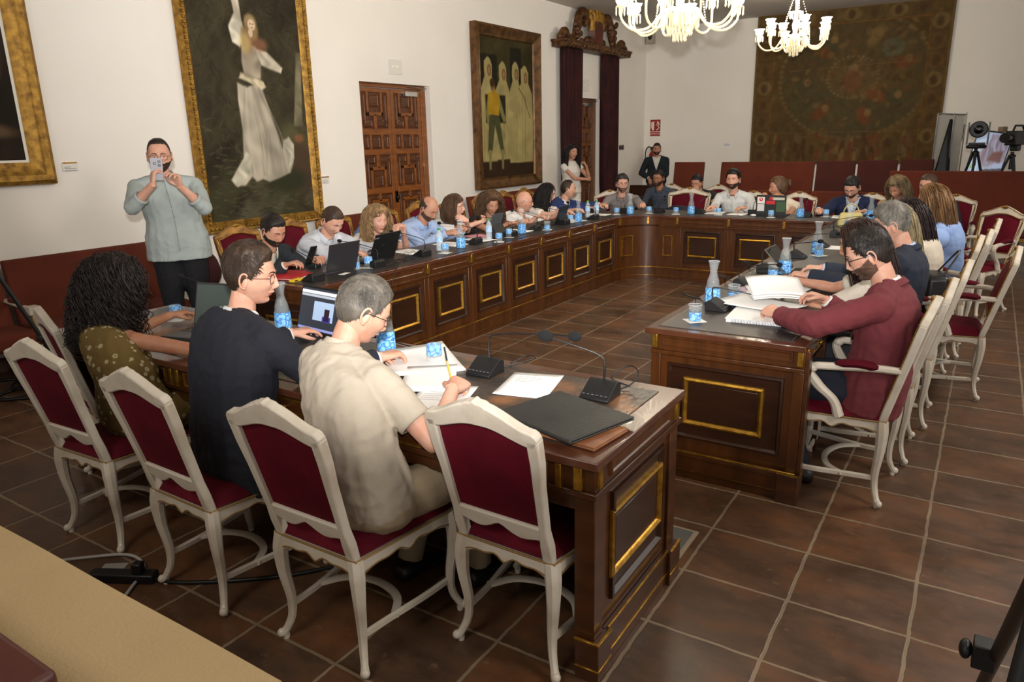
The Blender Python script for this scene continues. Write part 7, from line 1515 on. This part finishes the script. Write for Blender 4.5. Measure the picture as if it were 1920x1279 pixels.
m_scr = cattr('television_picture', .3); nt = m_scr.node_tree; b = nt.nodes['Principled BSDF']; vc = [n for n in nt.nodes if n.type == 'VERTEX_COLOR'][0]; nt.links.new(vc.outputs[0], b.inputs['Emission Color']); b.inputs['Emission Strength'].default_value = .55
m = MB(); o3 = np.array([.015, -.02, .02]); ay3 = nrm((0, .10, 1)); m.grid(o3+sc.u[..., None]*(w_-.03)*np.array([1., 0, 0])+sc.v[..., None]*(h_-.04)*ay3); m.build('screen', m_scr, r, angle=0, col=sc.colors()); r.rotation_euler = (0, .17, 0)
m = MB(); [m.tube([(x_, .06, .05), (x_-.02, .12, -.92)], .016, 8) for x_ in (.1, .36)]; m.build('stand_leg', m_black, r)
r, w_, h_ = leaning_panel(-.86, -.52, 12.9, .02, 1.96, .05, 'dark display panel seen at an angle left of the round-headed camera', 'display_panel', m_blackg, 'display', .75)
r.rotation_euler = (0, .28, .9)
r = empty('rolling_screen', (-.78, 13.4, 0), 0, 'white roll-up screen with thin metal frame beside the tapestry', 'screen'); m = MB(); m.bx(0, .36, -.01, .0, .5, 1.95); m.build('screen_cloth', mat('grey_white_screen', (150, 146, 138), .8), r); m = MB(); [m.tube([(x_, -.02, .0), (x_, -.02, 1.97)], .010, 8) for x_ in (.0, .22, .38)]; m.tube([(0, -.02, 1.97), (.38, -.02, 1.94)], .010, 8); m.build('metal_frame', m_steel, r)
t = empty('speaker_tripod', (.15, 1.60, 0), 0, 'black tripod leg with clamp knob in the lower right corner', 'tripod')
ap = (0, -.40, 1.17)
for q_ in ((0, .656, .012), (.55, -.65, .012), (-.12, -.85, .012)): m = MB(); m.tube([ap, q_], .0145, 10); m.ell(q_, .018, 0, 10, 6); m.build('leg', m_black, t)
m = MB(); m.box((-.022, .155, .565), (.045, .05, .06)); m.tube([(-.05, .155, .565), (-.02, .155, .565)], .008, 8); m.ell((-.058, .155, .565), (.014, .026, .022)); m.build('clamp_knob', m_black, t, bevel=.005)
m = MB(); m.tube([(0, -.40, 1.0), (0, -.40, 1.30)], .018, 10); m.build('centre_column', m_black, t)
# left edge: light stand pole, bench arm and baluster leg, bottles and cables on the floor
t = empty('light_stand', (-5.30, 2.13, 0), 0, 'slanted black stand pole at the left edge in front of the wall bench', 'stand'); m = MB(); m.tube([(-.02, -.10, 1.15), (.10, .30, .02)], .014, 10); m.build('leg', m_black, t); m = MB(); m.ell((.05, .13, .50), (.03, .03, .03)); m.box((.05, .13, .5), (.05, .05, .04)); m.build('clamp_knob', m_black, t, bevel=.005); m = MB(); m.tube([(-.02, -.10, 1.15), (-.40, -.1, .02)], .012, 8); m.build('leg', m_black, t); m = MB(); m.tube([(-.02, -.10, 1.15), (.25, -.5, .02)], .012, 8); m.build('leg', m_black, t)
r = empty('velvet_bench', (-6.33, 2.50, 0), 0, 'rust velvet end bench with cream arm and gilt baluster at the left edge', 'bench', 'wall benches')
m = MB(); m.loft([np.array([(0, y_, .38), (.07, y_, .38), (-.04, y_, .91), (-.11, y_, .91)]) for y_ in (-1.0, .03)]); m.build('backrest', m_rust, r, bevel=.012); m = MB(); m.bx(0, .48, -1.0, .03, .30, .42); m.build('seat', m_rust, r, bevel=.03)
m = MB(); m.tube([(.0, .02, .60), (.18, .02, .585), (.42, .02, .565)], (.022, .018), 8, sq=.6); m.bx(.38, .46, -.02, .06, .535, .60); m.build('arm', m_white, r, bevel=.004); m = MB(); m.tube([(.10, .02, .615), (.30, .02, .60)], (.026, .015), 10); m.build('arm_pad', m_rust, r)
m = MB(); m.lathe([(.018, .30), (.022, .33), (.035, .38), (.030, .42), (.018, .46), (.022, .50), (.022, .54)], 16, 0, (.42, .02, 0)); m.build('baluster', m_goldm, r); m = MB(); m.tube([(.42, .02, .30), (.43, .02, 0.0)], .022, 8, sq=.5); m.build('leg', m_white, r); m = MB(); m.tube([(.03, .02, .38), (.02, .02, 0.0)], .022, 8, sq=.5); m.build('leg', m_white, r)
for x, y, l in ((-6.10, 2.72, 'left one of two small water bottles on the floor under the wall bench'), (-6.02, 2.66, 'right one of two small water bottles on the floor under the wall bench')): c = put(P_bt, x, y, 0, l, 'bottle', 'small plastic water bottles'); c.location.z = 0
rs_ = random.Random(9); P = [(-5.85+rs_.uniform(-.2, .2), 2.42+rs_.uniform(-.12, .12), .02+rs_.uniform(0, .05)) for _ in range(24)]; cable(P, 'pile of black cable on the floor by the left wall bench', .008, n=160, grp='floor cables')
cable([(-6.3, 2.3, .012), (-6.0, 2.5, .012), (-5.8, 2.1, .012), (-5.5, 2.35, .012), (-5.2, 2.45, .012)], 'thick black cable lying on the floor at the left edge', .012, grp='floor cables')
cable([(-3.25, 1.18, .010), (-3.1, 1.33, .010), (-2.95, 1.44, .012), (-2.80, 1.42, .012), (-2.70, 1.30, .012), (-2.62, 1.18, .010)], 'light grey cable on the floor near the leftmost front chair', .007, mat('grey_cable', (170, 166, 160), .5), grp='floor cables')
cable([(-2.95, 1.25, .012), (-2.80, 1.36, .012), (-2.55, 1.44, .012), (-2.2, 1.72, .012), (-1.95, 2.1, .012)], 'black power cable running under the front chairs', .008, grp='floor cables')
r = empty('power_strip', (-2.80, 1.33, 0), .5, 'black power strip with plug on the tiles by the front chairs', 'power strip'); m = MB(); m.bx(-.14, .14, -.028, .028, 0, .04); m.build('strip_body', m_black, r, bevel=.006); m = MB(); m.bx(.05, .09, -.02, .02, .04, .085); m.build('plug', m_black, r, bevel=.006)
tp_ = empty('floor_tape', (-2.93, 1.36, .001), .6, 'piece of grey tape holding the cables to the floor', 'tape'); m = MB(); m.bx(-.05, .05, -.03, .03, 0, .0015); m.build('strip', mat('grey_tape', (150, 146, 140), .4), tp_)
fc_ = empty('floor_hatch', (-.985, 2.76, .0), 0, 'grey metal floor box cover set in the tiles at the near desk corner', 'hatch'); m = MB(); m.bx(-.13, .09, -.16, .13, 0, .004); m.build('rim', mat('pale_mortar', (150, 134, 112), .8), fc_); m = MB(); m.bx(-.12, .07, -.14, .11, .004, .008); m.build('cover_plate', mat('metal_cover', (120, 124, 122), .4, .5), fc_)
# fire extinguisher in the corner
r = empty('fire_extinguisher', (-6.25, 15.465, .95), 0, 'red fire extinguisher hung on the far wall behind the standing man in the suit', 'fire extinguisher'); m = MB(); m.lathe([(.06, 0), (.08, .02), (.08, .40), (.05, .46), (.02, .48)], 20); m.build('cylinder', mat('extinguisher_red', (130, 24, 20), .35), r); m = MB(); m.tube(crom([(.0, 0, .50), (-.10, 0, .56), (-.17, 0, .45), (-.16, 0, .2), (-.10, 0, .12)], 24), .013, 8); m.build('hose', m_black, r); m = MB(); m.bx(-.05, .05, -.02, .02, .48, .56); m.build('valve', m_black, r); m = MB(); m.bx(-.04, .04, .05, .085, .2, .4); m.build('wall_bracket', m_black, r)
